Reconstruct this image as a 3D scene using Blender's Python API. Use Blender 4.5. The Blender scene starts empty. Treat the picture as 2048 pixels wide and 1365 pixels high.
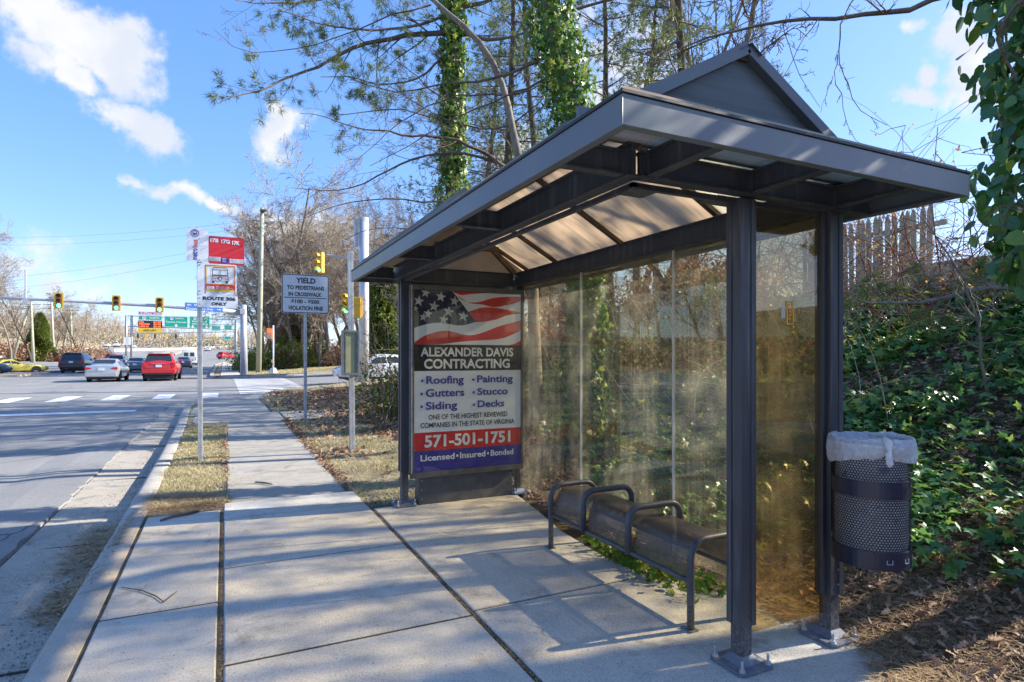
import bpy, bmesh, math, random
import numpy as np
from mathutils import Vector, Matrix

# ------------------------------------------------------------------ camera, sky, sun, exposure
SC = bpy.context.scene
COL = SC.collection
YAW = 0.4513; FPX = 1187.7; HORIZ = 712.0; EYE = 1.5
cam_d = bpy.data.cameras.new("camera"); cam = bpy.data.objects.new("camera", cam_d); COL.objects.link(cam)
cam.location = (0, 0, EYE); cam.rotation_euler = (math.pi/2, 0, -YAW)
cam_d.sensor_width = 36; cam_d.lens = FPX/2048*36; cam_d.shift_y = (HORIZ-682.5)/2048
cam_d.clip_start = .05; cam_d.clip_end = 3000
SC.camera = cam
SUN = Vector((1.74, -.30, 1.0)).normalized()
SUN_EL = math.asin(SUN.z); SUN_AZ = math.atan2(SUN.x, SUN.y)
SC.view_settings.view_transform = 'Standard'; SC.view_settings.look = 'None'
SC.view_settings.exposure = 1.93; SC.view_settings.gamma = 1
SC.cycles.max_bounces = 8; SC.cycles.transparent_max_bounces = 24
SC.cycles.diffuse_bounces = 3; SC.cycles.glossy_bounces = 3; SC.cycles.transmission_bounces = 4
SC.cycles.caustics_reflective = False; SC.cycles.caustics_refractive = False
SC.cycles.sample_clamp_indirect = 6

class NX:
    """small expression helper over shader math nodes"""
    def __init__(s, nt, sock): s.nt = nt; s.s = sock
    def _op(s, op, *o, clamp=False):
        n = s.nt.nodes.new('ShaderNodeMath'); n.operation = op; n.use_clamp = clamp
        for i, v in enumerate((s,)+o):
            if isinstance(v, NX): s.nt.links.new(v.s, n.inputs[i])
            else: n.inputs[i].default_value = v
        return NX(s.nt, n.outputs[0])
    def __add__(s, o): return s._op('ADD', o)
    def __sub__(s, o): return s._op('SUBTRACT', o)
    def __mul__(s, o): return s._op('MULTIPLY', o)
    def __truediv__(s, o): return s._op('DIVIDE', o)
    def f(s, op, *o): return s._op(op, *o)
    def clamp(s): return s._op('ADD', 0.0, clamp=True)
    def ramp(s, a, b):
        n = s.nt.nodes.new('ShaderNodeMapRange'); n.interpolation_type = 'SMOOTHSTEP'
        s.nt.links.new(s.s, n.inputs['Value']); n.inputs['From Min'].default_value = a; n.inputs['From Max'].default_value = b
        return NX(s.nt, n.outputs[0])

def noise(nt, vec, scale, detail=4, rough=.55, dist=0.0, out=0):
    n = nt.nodes.new('ShaderNodeTexNoise'); n.inputs['Scale'].default_value = scale
    n.inputs['Detail'].default_value = detail; n.inputs['Roughness'].default_value = rough
    n.inputs['Distortion'].default_value = dist
    if vec is not None: nt.links.new(vec, n.inputs['Vector'])
    return NX(nt, n.outputs[out])

def pix_dir(u, v):
    a = (u-1024)/FPX; b = (HORIZ-v)/FPX
    return Vector((a*math.cos(YAW)+math.sin(YAW), -a*math.sin(YAW)+math.cos(YAW), b))

world = bpy.data.worlds.new("World"); SC.world = world; world.use_nodes = True
def build_world():
    nt = world.node_tree; nt.nodes.clear()
    sky = nt.nodes.new('ShaderNodeTexSky'); sky.sky_type = 'NISHITA'; sky.sun_disc = False
    sky.sun_elevation = SUN_EL; sky.sun_rotation = SUN_AZ; sky.altitude = 50
    sky.air_density = 1.0; sky.dust_density = 0.6; sky.ozone_density = 2.2
    tc = nt.nodes.new('ShaderNodeTexCoord')
    sep = nt.nodes.new('ShaderNodeSeparateXYZ'); nt.links.new(tc.outputs['Generated'], sep.inputs[0])
    X, Y, Z = (NX(nt, sep.outputs[i]) for i in range(3))
    az = X.f('ARCTAN2', Y)*57.2958; el = Z.f('ARCSINE')*57.2958
    # clouds: azimuth, elevation, half-widths, tilt, weight (degrees)
    def ae(u, v):
        d = pix_dir(u, v).normalized(); return math.degrees(math.atan2(d.x, d.y)), math.degrees(math.asin(d.z))
    clouds = [((125,50),5.8,2.7,-14,1.1),((235,110),3.2,2.6,-25,1.1),((150,140),2.4,1.6,-30,.85),((30,5),5,1.6,-10,.8),((70,100),3,1.5,-20,.7),
              ((268,258),3.6,1.9,-28,1.15),((225,240),1.8,1.3,0,.8),((350,398),3.0,1.0,8,.8),((430,405),2.2,.9,0,.85),((290,385),1.4,.7,0,.7),
              ((563,262),2.2,2.6,-35,1.0),((545,225),1.2,1.2,0,.8),((1835,165),1.4,1.1,20,.9),((1828,205),2.2,.9,-10,1.0),
              ((1912,60),2.2,2.2,0,.95),((1950,140),2.2,3.2,0,.9),((1815,60),1.2,.9,0,.7),((1900,200),1.0,1.4,0,.7),
              ((1240,150),8,8,0,.62),((1040,330),4,3,0,.75),((1150,60),7,4,0,.5),((60,520),5,2.0,0,.6),((600,455),6,2.2,0,.75),
              ((130,560),9,2,0,.5),((420,600),8,2,0,.4)]
    # warped coordinates for wispy edges
    wn = noise(nt, tc.outputs['Generated'], 9, 5, .6); wn2 = noise(nt, tc.outputs['Generated'], 7.3, 5, .6)
    off = nt.nodes.new('ShaderNodeVectorMath'); off.operation = 'ADD'; off.inputs[1].default_value = (3.1, 1.7, 5.2)
    nt.links.new(tc.outputs['Generated'], off.inputs[0]); wn2 = noise(nt, off.outputs[0], 8, 5, .6)
    az2 = az + (wn-.5)*7.5; el2 = el + (wn2-.5)*6.0
    tot = None
    for (uv, ra, rb, tilt, w) in clouds:
        a0, e0 = ae(*uv); ca, sa = math.cos(math.radians(tilt)), math.sin(math.radians(tilt))
        dx = az2-a0; dy = el2-e0
        p = (dx*ca + dy*sa)/ra; q = (dy*ca - dx*sa)/rb
        g = (p*p+q*q)*-1.0
        n = g.f('EXPONENT')*w
        tot = n if tot is None else tot.f('MAXIMUM', n)
    fine = noise(nt, tc.outputs['Generated'], 26, 7, .62)
    dens = (tot + (fine-.5)*1.15).ramp(.26, .80)
    shade = noise(nt, tc.outputs['Generated'], 14, 4, .5)
    bg1 = nt.nodes.new('ShaderNodeBackground')
    hs = nt.nodes.new('ShaderNodeHueSaturation'); hs.inputs['Saturation'].default_value = 1.34
    tint = nt.nodes.new('ShaderNodeMix'); tint.data_type = 'RGBA'; tint.blend_type = 'MULTIPLY'; tint.inputs[0].default_value = 1
    nt.links.new(sky.outputs[0], tint.inputs[6]); tint.inputs[7].default_value = (.64, .70, 1.00, 1)
    gm = nt.nodes.new('ShaderNodeGamma'); gm.inputs[1].default_value = .60; nt.links.new(tint.outputs[2], gm.inputs[0])
    nt.links.new(gm.outputs[0], hs.inputs['Color']); nt.links.new(hs.outputs[0], bg1.inputs[0]); bg1.inputs[1].default_value = SKY_STR
    bg2 = nt.nodes.new('ShaderNodeBackground')
    cr = nt.nodes.new('ShaderNodeMix'); cr.data_type = 'RGBA'
    nt.links.new(shade.ramp(.35, .65).s, cr.inputs[0]); cr.inputs[6].default_value = (.80,.84,.92,1); cr.inputs[7].default_value = (1,.99,.97,1)
    nt.links.new(cr.outputs[2], bg2.inputs[0]); bg2.inputs[1].default_value = CLOUD_STR
    mx = nt.nodes.new('ShaderNodeMixShader'); nt.links.new((dens*.93).s, mx.inputs[0])
    nt.links.new(bg1.outputs[0], mx.inputs[1]); nt.links.new(bg2.outputs[0], mx.inputs[2])
    out = nt.nodes.new('ShaderNodeOutputWorld'); nt.links.new(mx.outputs[0], out.inputs[0])
SKY_STR = .146; CLOUD_STR = .275
build_world()
sun_d = bpy.data.lights.new("sun", 'SUN'); sun_d.energy = 2.95; sun_d.angle = math.radians(.53); sun_d.color = (1, .93, .82)
sun = bpy.data.objects.new("sun", sun_d); COL.objects.link(sun)
sun.rotation_euler = (-SUN).to_track_quat('-Z', 'Y').to_euler(); sun.location = (20, -5, 20)

# ------------------------------------------------------------------ helpers
def px(u, v, Y):
    """point of the plane Y seen along a direction"""
    d = pix_dir(u, v); t = Y/d.y
    return Vector((d.x*t, Y, EYE+d.z*t))
def pxd(u, v, zc):
    d = pix_dir(u, v); return Vector((d.x*zc, d.y*zc, EYE+d.z*zc))

class MB:
    def __init__(s): s.v = []; s.f = []; s.m = []
    def add(s, vs, fs, mi=0):
        n = len(s.v); s.v += [tuple(p) for p in vs]; s.f += [tuple(i+n for i in f) for f in fs]; s.m += [mi]*len(fs); return s
    def box(s, x0, x1, y0, y1, z0, z1, mi=0):
        v = [(x0,y0,z0),(x1,y0,z0),(x1,y1,z0),(x0,y1,z0),(x0,y0,z1),(x1,y0,z1),(x1,y1,z1),(x0,y1,z1)]
        return s.add(v, [(0,3,2,1),(4,5,6,7),(0,1,5,4),(1,2,6,5),(2,3,7,6),(3,0,4,7)], mi)
    def bar(s, a, b, w, h, up=(0,0,1), mi=0):
        a = Vector(a); b = Vector(b); t = (b-a).normalized(); up = Vector(up)
        r = t.cross(up).normalized(); u = r.cross(t)
        v = []
        for p in (a, b):
            for (i, j) in ((-1,-1),(1,-1),(1,1),(-1,1)): v.append(p + r*i*w/2 + u*j*h/2)
        return s.add(v, [(3,2,1,0),(4,5,6,7),(0,1,5,4),(1,2,6,5),(2,3,7,6),(3,0,4,7)], mi)
    def tube(s, pts, r, n=10, caps=True, mi=0):
        pts = [Vector(p) for p in pts]; rr = r if hasattr(r, '__len__') else [r]*len(pts)
        t0 = (pts[1]-pts[0]).normalized(); a = Vector((0,0,1)) if abs(t0.z) < .9 else Vector((1,0,0))
        u = t0.cross(a).normalized(); v = []
        for i, p in enumerate(pts):
            t = (pts[min(i+1,len(pts)-1)]-pts[max(i-1,0)]).normalized()
            u = (u - t*u.dot(t)).normalized(); w = t.cross(u)
            for k in range(n):
                an = 2*math.pi*k/n; v.append(p + (u*math.cos(an)+w*math.sin(an))*rr[i])
        f = []
        for i in range(len(pts)-1):
            for k in range(n):
                k2 = (k+1) % n; f.append((i*n+k, i*n+k2, (i+1)*n+k2, (i+1)*n+k))
        if caps: f.append(tuple(range(n-1,-1,-1))); f.append(tuple((len(pts)-1)*n+k for k in range(n)))
        return s.add(v, f, mi)
    def lathe(s, prof, c=(0,0,0), n=24, mi=0, axis='z'):
        v = []; f = []
        for (r, z) in prof:
            for k in range(n):
                a = 2*math.pi*k/n
                p = (r*math.cos(a), r*math.sin(a), z)
                if axis == 'x': p = (z, p[0], p[1])
                elif axis == 'y': p = (p[0], z, p[1])
                v.append((c[0]+p[0], c[1]+p[1], c[2]+p[2]))
        for i in range(len(prof)-1):
            for k in range(n):
                k2 = (k+1) % n; f.append((i*n+k, i*n+k2, (i+1)*n+k2, (i+1)*n+k))
        return s.add(v, f, mi)
    def prism(s, poly, O, U, V, d, mi=0):
        """flat polygon (list of 2-D points) in plane O,U,V thickened by vector d"""
        O, U, V, d = Vector(O), Vector(U), Vector(V), Vector(d); n = len(poly)
        a = [O+U*x+V*y for x, y in poly]; b = [p+d for p in a]
        f = [tuple(range(n)), tuple(range(2*n-1, n-1, -1))]+[((i+1) % n, i, n+i, n+(i+1) % n) for i in range(n)]
        return s.add(a+b, f, mi)
    def face(s, poly, O, U, V, mi=0):
        O, U, V = Vector(O), Vector(U), Vector(V)
        return s.add([O+U*x+V*y for x, y in poly], [tuple(range(len(poly)))], mi)
    def build(s, name, mats, parent=None, origin=None, smooth=False, bevel=0, local=False):
        if not isinstance(mats, (list, tuple)): mats = [mats]
        o0 = Vector(origin) if origin is not None else (Vector((0,0,0)) if (parent is None or local) else WLOC[parent.name])
        me = bpy.data.meshes.new(name)
        me.from_pydata([tuple(Vector(p)-o0) for p in s.v], [], s.f)
        for m in mats: me.materials.append(m)
        if len(mats) > 1: me.polygons.foreach_set('material_index', s.m)
        if smooth: me.polygons.foreach_set('use_smooth', [True]*len(me.polygons))
        me.update()
        o = bpy.data.objects.new(name, me); COL.objects.link(o)
        o.location = o0
        if parent is not None:
            o.parent = parent; o.location = (0,0,0) if local else o0 - WLOC[parent.name]
        WLOC[o.name] = o0
        if bevel:
            b = o.modifiers.new('bevel', 'BEVEL'); b.width = bevel; b.segments = 2; b.limit_method = 'ANGLE'; b.angle_limit = .6
            b.use_clamp_overlap = True
        return o
WLOC = {}
def npmesh(name, V, F, mats, parent=None, origin=None, smooth=False, mi=None):
    """V: (n,3) array, F: list of (m,k) int arrays"""
    if not isinstance(mats, (list, tuple)): mats = [mats]
    if not isinstance(F, (list, tuple)): F = [F]
    F = [f for f in F if len(f)]
    if origin is None: origin = WLOC[parent.name] if parent is not None else (0,0,0)
    me = bpy.data.meshes.new(name)
    V = np.asarray(V, dtype=np.float32) - np.asarray(origin, dtype=np.float32)
    idx = np.concatenate([f.reshape(-1) for f in F]).astype(np.int32)
    tot = np.concatenate([np.full(len(f), f.shape[1], np.int32) for f in F])
    st = np.concatenate([[0], np.cumsum(tot)[:-1]]).astype(np.int32)
    me.vertices.add(len(V)); me.vertices.foreach_set('co', V.reshape(-1))
    me.loops.add(len(idx)); me.loops.foreach_set('vertex_index', idx)
    me.polygons.add(len(tot)); me.polygons.foreach_set('loop_start', st); me.polygons.foreach_set('loop_total', tot)
    for m in mats: me.materials.append(m)
    if mi is not None: me.polygons.foreach_set('material_index', np.asarray(mi, dtype=np.int32))
    if smooth: me.polygons.foreach_set('use_smooth', np.ones(len(tot), dtype=bool))
    me.update(calc_edges=True); me.validate()
    o = bpy.data.objects.new(name, me); COL.objects.link(o)
    if parent is not None:
        o.parent = parent; o.location = Vector(origin) - WLOC[parent.name]
    else: o.location = origin
    WLOC[o.name] = Vector(origin)
    return o
def tag(o, label=None, cat=None, group=None, kind=None):
    if label: o['label'] = label
    if cat: o['category'] = cat
    if group: o['group'] = group
    if kind: o['kind'] = kind
    return o
def thing(name, loc, label, cat, group=None, rz=0):
    o = bpy.data.objects.new(name, None); COL.objects.link(o); o.location = loc; o.rotation_euler = (0,0,rz)
    o.empty_display_size = .2; WLOC[o.name] = Vector(loc)
    return tag(o, label, cat, group)
def copy_tree(o, parent=None):
    c = o.copy(); COL.objects.link(c); c.parent = parent
    for ch in list(o.children): copy_tree(ch, c)
    return c

# text as mesh ----------------------------------------------------
_tc = {}
def text_geo(s, bold):
    k = (s, bold)
    if k in _tc: return _tc[k]
    cu = bpy.data.curves.new('t', 'FONT'); cu.body = s; cu.size = 1; cu.offset = bold; cu.resolution_u = 3
    ob = bpy.data.objects.new('t', cu); COL.objects.link(ob); bpy.context.view_layer.update()
    me = bpy.data.meshes.new_from_object(ob.evaluated_get(bpy.context.evaluated_depsgraph_get()))
    vs = np.array([v.co[:2] for v in me.vertices]); fs = [tuple(p.vertices) for p in me.polygons]
    bpy.data.objects.remove(ob); bpy.data.curves.remove(cu); bpy.data.meshes.remove(me)
    _tc[k] = (vs, fs); return _tc[k]
def put_text(mb, s, box, O, U, V, mi=0, bold=.02, rot=0, base=None):
    """fit text s in box (x0,x1,y0,y1) of plane O,U,V; base: y extents measured for capitals only"""
    vs, fs = text_geo(s, bold); vs = vs.copy()
    if rot: vs = np.stack([-vs[:,1], vs[:,0]], 1)
    lo = vs.min(0); hi = vs.max(0)
    if not rot:
        cv, _ = text_geo('H', bold); lo[1] = cv[:,1].min(); hi[1] = cv[:,1].max()
    x0, x1, y0, y1 = box
    vs = (vs-lo)/(hi-lo)*np.array([x1-x0, y1-y0])+np.array([x0, y0])
    O, U, V = Vector(O), Vector(U), Vector(V)
    mb.add([O+U*float(x)+V*float(y) for x, y in vs], fs, mi)

ORD = ['first','second','third','fourth','fifth','sixth','seventh','eighth','ninth','tenth','eleventh','twelfth','thirteenth','fourteenth','fifteenth','sixteenth','seventeenth','eighteenth','nineteenth','twentieth']
TENS = {2:'twenty',3:'thirty',4:'forty'}
def ordinal(i):
    if i < 20: return ORD[i]
    t, r = divmod(i+1, 10); return TENS[t]+'-'+ORD[r-1] if r else TENS[t][:-1]+'ieth'
def relabel(group, tmpl):
    '''give every thing of a group its own label by its order from the left'''
    L = [o for o in SC.objects if o.parent is None and o.get('group') == group]
    def u(o):
        x, y = o.location.x, o.location.y; return (x*math.cos(YAW)-y*math.sin(YAW))/(x*math.sin(YAW)+y*math.cos(YAW))
    for i, o in enumerate(sorted(L, key=u)): o['label'] = tmpl.replace('#', ordinal(i)+' from the left')
# materials -------------------------------------------------------
_mats = {}
def nodes(name):
    m = bpy.data.materials.new(name); m.use_nodes = True; nt = m.node_tree; nt.nodes.clear()
    out = nt.nodes.new('ShaderNodeOutputMaterial'); return m, nt, out
def rgb(nt, fac, stops):
    r = nt.nodes.new('ShaderNodeValToRGB'); e = r.color_ramp.elements
    while len(e) < len(stops): e.new(.5)
    for i, (p, c) in enumerate(stops): e[i].position = p; e[i].color = (*c, 1)
    nt.links.new(fac.s if isinstance(fac, NX) else fac, r.inputs[0]); return r.outputs[0]
def mixc(nt, fac, a, b, mode='MIX'):
    n = nt.nodes.new('ShaderNodeMix'); n.data_type = 'RGBA'; n.blend_type = mode
    for i, v in ((0, fac), (6, a), (7, b)):
        if isinstance(v, NX): v = v.s
        if isinstance(v, bpy.types.NodeSocket): nt.links.new(v, n.inputs[i])
        elif i == 0: n.inputs[0].default_value = v
        else: n.inputs[i].default_value = (*v, 1)
    return n.outputs[2]
def pbsdf(nt, color, rough=.6, metal=0, spec=.5, bump=None, bstr=.3, bdist=.01, emit=None, estr=0, alpha=None):
    p = nt.nodes.new('ShaderNodeBsdfPrincipled')
    if isinstance(color, bpy.types.NodeSocket): nt.links.new(color, p.inputs['Base Color'])
    else: p.inputs['Base Color'].default_value = (*color, 1)
    if isinstance(rough, NX): nt.links.new(rough.s, p.inputs['Roughness'])
    else: p.inputs['Roughness'].default_value = rough
    p.inputs['Metallic'].default_value = metal; p.inputs['Specular IOR Level'].default_value = spec
    if bump is not None:
        b = nt.nodes.new('ShaderNodeBump'); b.inputs['Strength'].default_value = bstr; b.inputs['Distance'].default_value = bdist
        nt.links.new(bump.s if isinstance(bump, NX) else bump, b.inputs['Height']); nt.links.new(b.outputs[0], p.inputs['Normal'])
    if emit is not None:
        p.inputs['Emission Color'].default_value = (*emit, 1); p.inputs['Emission Strength'].default_value = estr
    return p
def objcoord(nt, which='Object'):
    t = nt.nodes.new('ShaderNodeTexCoord'); return t.outputs[which]
def position(nt):
    g = nt.nodes.new('ShaderNodeNewGeometry'); return g.outputs['Position']
def mat(name, color, rough=.6, metal=0, spec=.5, var=.12, vs=12, bump=.0, bs=60, emit=None, estr=0, dirt=None, dirts=3):
    """general painted / plain material with slight tone variation, optional dirt and bump"""
    if name in _mats: return _mats[name]
    m, nt, out = nodes(name); P = position(nt)
    n = noise(nt, P, vs, 4)
    lo = tuple(c*(1-var) for c in color); hi = tuple(min(1, c*(1+var)) for c in color)
    col = rgb(nt, n.ramp(.3, .7), [(0, lo), (1, hi)])
    if dirt:
        d = noise(nt, P, dirts, 6, .65); col = mixc(nt, d.ramp(.5, .72)*.6, col, dirt)
    bn = noise(nt, P, bs, 3) if bump else None
    p = pbsdf(nt, col, (n*.15+(rough-.07)), metal, spec, bn, bump, .004, emit, estr)
    nt.links.new(p.outputs[0], out.inputs[0]); _mats[name] = m; return m
def leafmat(name, stops, trans=.35, rough=.45, spec=.4, tcol=None):
    m, nt, out = nodes(name)
    g = nt.nodes.new('ShaderNodeNewGeometry'); R = NX(nt, g.outputs['Random Per Island'])
    n = noise(nt, g.outputs['Position'], 1.3, 3)
    col = rgb(nt, (R*.8 + (n-.5)*.5+.1).clamp(), stops)
    p = pbsdf(nt, col, rough, 0, spec)
    t = nt.nodes.new('ShaderNodeBsdfTranslucent')
    tc = mixc(nt, 1.0, col, tcol or (1.0,1.0,.5), 'MULTIPLY')
    br = nt.nodes.new('ShaderNodeBrightContrast'); br.inputs['Bright'].default_value = .05; nt.links.new(tc, br.inputs[0])
    nt.links.new(br.outputs[0], t.inputs[0])
    mx = nt.nodes.new('ShaderNodeMixShader'); mx.inputs[0].default_value = trans
    nt.links.new(p.outputs[0], mx.inputs[1]); nt.links.new(t.outputs[0], mx.inputs[2]); nt.links.new(mx.outputs[0], out.inputs[0])
    _mats[name] = m; return m
# ------------------------------------------------------------------ terrain functions
def sm(x, a, b):
    t = np.clip((np.asarray(x, float)-a)/(b-a), 0, 1); return t*t*(3-2*t)
def prof(Y): return np.interp(Y, [-50,60,110,165,230,340,420,700], [0,0,.1,.8,2.8,6.8,9,10])
def roadz(X, Y):
    X = np.asarray(X, float); Y = np.asarray(Y, float)
    return -.13+prof(Y)+.035*np.clip(-X-14, 0, 60)*sm(Y, 55, 95)+.035*np.clip(X-3, 0, 40)*sm(Y, 18, 28)
XMIN_Y = [-12,5,15,19,21,22.8]; XMIN_X = [-.83,-.83,-.92,-1.05,-1.05,-.7]
YMAX_X = [-1.1,-.6,1.15,1.36,1.9,3.0,6,12,80]; YMAX_Y = [21.5,22.8,23.4,24.7,28,29.8,31,31.6,32]
def vnoise(X, Y, s, seed=0):
    """cheap smooth value noise"""
    X = np.asarray(X)*s+seed*17.3; Y = np.asarray(Y)*s+seed*9.1
    return (np.sin(X*1.3+1.7*np.sin(Y*.9))+np.sin(Y*1.7+1.3*np.sin(X*1.1+2))+np.sin((X+Y)*.8+np.sin(X*2.1-Y)))/3
def soilz(X, Y):
    X = np.asarray(X, float); Y = np.asarray(Y, float)
    b = np.interp(X, [1.3,2.9,3.15,3.6,5,6.5,9,11,14,30], [.0,.0,.03,.13,.55,1.2,2.25,2.5,2.8,3.2])
    by = np.interp(Y, [-12,10,15,21,27,40], [1,1,.62,.22,.1,.05])
    v = .035*np.clip(X-1.3, 0, 4)*sm(Y, 6.8, 9)*np.interp(Y,[0,20,24],[1,1,.3])
    r = .035*np.clip(X-3, 0, 40)*sm(Y, 18, 28)
    n = vnoise(X, Y, 1.6)*.035*sm(X, 3.0, 4.2)+vnoise(X, Y, 5, 3)*.012
    pav = ((X > -.60) & (X < 1.27) & (Y < 6.66)) | ((X > .06) & (X < 1.2) & (Y < 23)) | ((X > -.6) & (X < 1.2) & (Y > 14.7)) | ((X > 1.2) & (X < 2.58) & (Y < 5.84) & (Y > 1.66)) | ((X > 2.5) & (X < 2.84) & (Y < 3.0) & (Y > 1.72)) | ((X > 2.5) & (X < 2.78) & (Y < 5.84) & (Y > 4.9)) | ((X > 1.2) & (X < 3.5) & (Y > 15) & (Y < 16.9))
    return b*by+v+r+n-.012-.03*pav-.09*((X > -.7) & (X < 1.25) & (Y > 20.3) & (Y < 23.4))
def farz(X, Y):
    X = np.asarray(X, float); Y = np.asarray(Y, float)
    return prof(Y)+.06*np.clip(X-1.4, 0, 12)+.03*np.clip(X-3, 0, 40)*(1-sm(Y, 47, 60))-.02+vnoise(X, Y, .8)*.04
def far_left(Y): return np.interp(Y, [46,110,140,170,230,700], [-1.0,-1.3,1.2,6,14,30])
def groundz(X, Y):
    X = np.asarray(X, float); Y = np.asarray(Y, float)
    rz = roadz(X, Y)-.12
    d1 = np.minimum(X-np.interp(Y, XMIN_Y, XMIN_X), np.interp(X, YMAX_X, YMAX_Y)-Y)
    s1 = np.clip((d1-.03)/.10, 0, 1)
    ymin = np.interp(X, [-1.0,.5,1.5,3,6,80], [48.6,48.2,48,48,49,50])
    d2 = np.minimum(X-far_left(Y), Y-ymin); s2 = np.clip((d2-.05)/.3, 0, 1)
    # far left verge beyond the guardrail
    lx = np.interp(Y, [0,60,85,190,300,700], [-60,-34,-27.5,-36,-40,-60])
    s3 = np.clip((lx-X)/1.0, 0, 1)*np.where(Y > 20, 1, 0)
    z = rz*(1-s1)+soilz(X, Y)*s1
    z = z*(1-s2)+farz(X, Y)*s2
    left = roadz(X, Y)+.10+.05*np.clip(lx-X, 0, 20)
    return z*(1-s3)+left*s3
def ghit(u, v, off=0.0, fn=None):
    fn = fn or groundz; d = pix_dir(u, v); p = np.array([0, 0, EYE]); d = np.array(d)
    ts = np.concatenate([np.linspace(.5, 60, 800), np.linspace(60, 500, 3000)])
    q = p+ts[:,None]*d; h = q[:,2]-fn(q[:,0], q[:,1])-off
    i = np.argmax(h < 0) if (h < 0).any() else len(ts)-1
    a, b = ts[max(i-1,0)], ts[i]
    for _ in range(20):
        m = (a+b)/2; r = p+m*d
        if r[2]-float(fn(r[0], r[1]))-off < 0: b = m
        else: a = m
    r = p+a*d; return Vector((float(r[0]), float(r[1]), float(r[2])))

# ------------------------------------------------------------------ ground materials
def concrete(name, base=(.56,.53,.465), seed=0.0, agg=.6):
    m, nt, out = nodes(name); P = position(nt)
    mp = nt.nodes.new('ShaderNodeMapping'); mp.inputs['Location'].default_value = (seed, seed*2, 0); nt.links.new(P, mp.inputs[0]); P = mp.outputs[0]
    g = nt.nodes.new('ShaderNodeNewGeometry'); R = NX(nt, g.outputs['Random Per Island'])
    big = noise(nt, P, 1.1, 5, .6); med = noise(nt, P, 7, 5, .65); fine = noise(nt, P, 95, 4, .8); sp = noise(nt, P, 55, 2, .5)
    c = rgb(nt, (big*.55+med*.45+(R-.5)*.10), [(.30, tuple(x*.52 for x in base)), (.46, tuple(x*.82 for x in base)), (.56, base), (.75, tuple(min(1,x*1.16) for x in base))])
    warm = noise(nt, P, .9, 3, .5, out=0)
    c = mixc(nt, warm.ramp(.46,.70)*.35, c, (base[0]*1.0, base[1]*.86, base[2]*.68))
    c = mixc(nt, fine.ramp(.40,.66)*agg, c, tuple(x*1.28 for x in base))
    c = mixc(nt, fine.ramp(.50,.34)*agg, c, tuple(x*.55 for x in base))
    crk = nt.nodes.new('ShaderNodeTexVoronoi'); crk.feature = 'DISTANCE_TO_EDGE'; crk.inputs['Scale'].default_value = .45; wv = nt.nodes.new('ShaderNodeVectorMath'); wv.operation = 'ADD'; nzc = nt.nodes.new('ShaderNodeTexNoise'); nzc.inputs['Scale'].default_value = 1.6; nzc.inputs['Detail'].default_value = 6; nt.links.new(P, nzc.inputs['Vector']); nt.links.new(P, wv.inputs[0]); nt.links.new(nzc.outputs['Color'], wv.inputs[1]); nt.links.new(wv.outputs[0], crk.inputs['Vector'])
    c = mixc(nt, NX(nt, crk.outputs['Distance']).ramp(.004,.001)*.6*big.ramp(.5,.6), c, tuple(x*.3 for x in base))
    c = mixc(nt, sp.ramp(.69,.75)*.8, c, tuple(x*.22 for x in base))
    st = noise(nt, P, 2.3, 7, .72, .4)
    c = mixc(nt, st.ramp(.54,.68)*.6, c, tuple(x*.36 for x in base))
    c = mixc(nt, noise(nt, P, .55, 4, .6, .3).ramp(.5,.72)*.35, c, tuple(x*.55 for x in base))
    # fine broom-finish lines across the walk
    sx = nt.nodes.new('ShaderNodeMapping'); sx.inputs['Scale'].default_value = (2, 90, 1); nt.links.new(position(nt), sx.inputs[0])
    br = noise(nt, sx.outputs[0], 1.6, 2, .6)
    bump = fine*.6+med*.5+br*.5
    p = pbsdf(nt, c, .86, 0, .25, bump, .8, .008)
    nt.links.new(p.outputs[0], out.inputs[0]); return m
def asphalt(name, a=(.155,.152,.147), b=(.29,.285,.27)):
    m, nt, out = nodes(name); P = position(nt)
    big = noise(nt, P, .35, 5, .6); fine = noise(nt, P, 120, 3, .8); sp = noise(nt, P, 40, 2, .6)
    sx = nt.nodes.new('ShaderNodeMapping'); sx.inputs['Scale'].default_value = (.9, .03, 1); nt.links.new(P, sx.inputs[0])
    tr = noise(nt, sx.outputs[0], 1.1, 3, .5)
    c = rgb(nt, (big*.6+tr*.4), [(.3, a), (.7, b)])
    c = mixc(nt, fine.ramp(.3,.75)*.55, c, (.38,.375,.36)); c = mixc(nt, sp.ramp(.58,.70)*.5, c, (.05,.05,.052))
    # tar filled cracks
    v = nt.nodes.new('ShaderNodeTexVoronoi'); v.feature = 'DISTANCE_TO_EDGE'; v.inputs['Scale'].default_value = .22
    w = nt.nodes.new('ShaderNodeVectorMath'); w.operation = 'ADD'; nz = nt.nodes.new('ShaderNodeTexNoise'); nz.inputs['Scale'].default_value = .8; nz.inputs['Detail'].default_value = 5
    nt.links.new(P, nz.inputs['Vector']); nt.links.new(P, w.inputs[0]); nt.links.new(nz.outputs['Color'], w.inputs[1]); nt.links.new(w.outputs[0], v.inputs['Vector'])
    c = mixc(nt, NX(nt, v.outputs['Distance']).ramp(.006,.002)*.7, c, (.045,.045,.047))
    p = pbsdf(nt, c, .82, 0, .3, fine+sp*.5, .55, .008)
    nt.links.new(p.outputs[0], out.inputs[0]); return m
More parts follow.
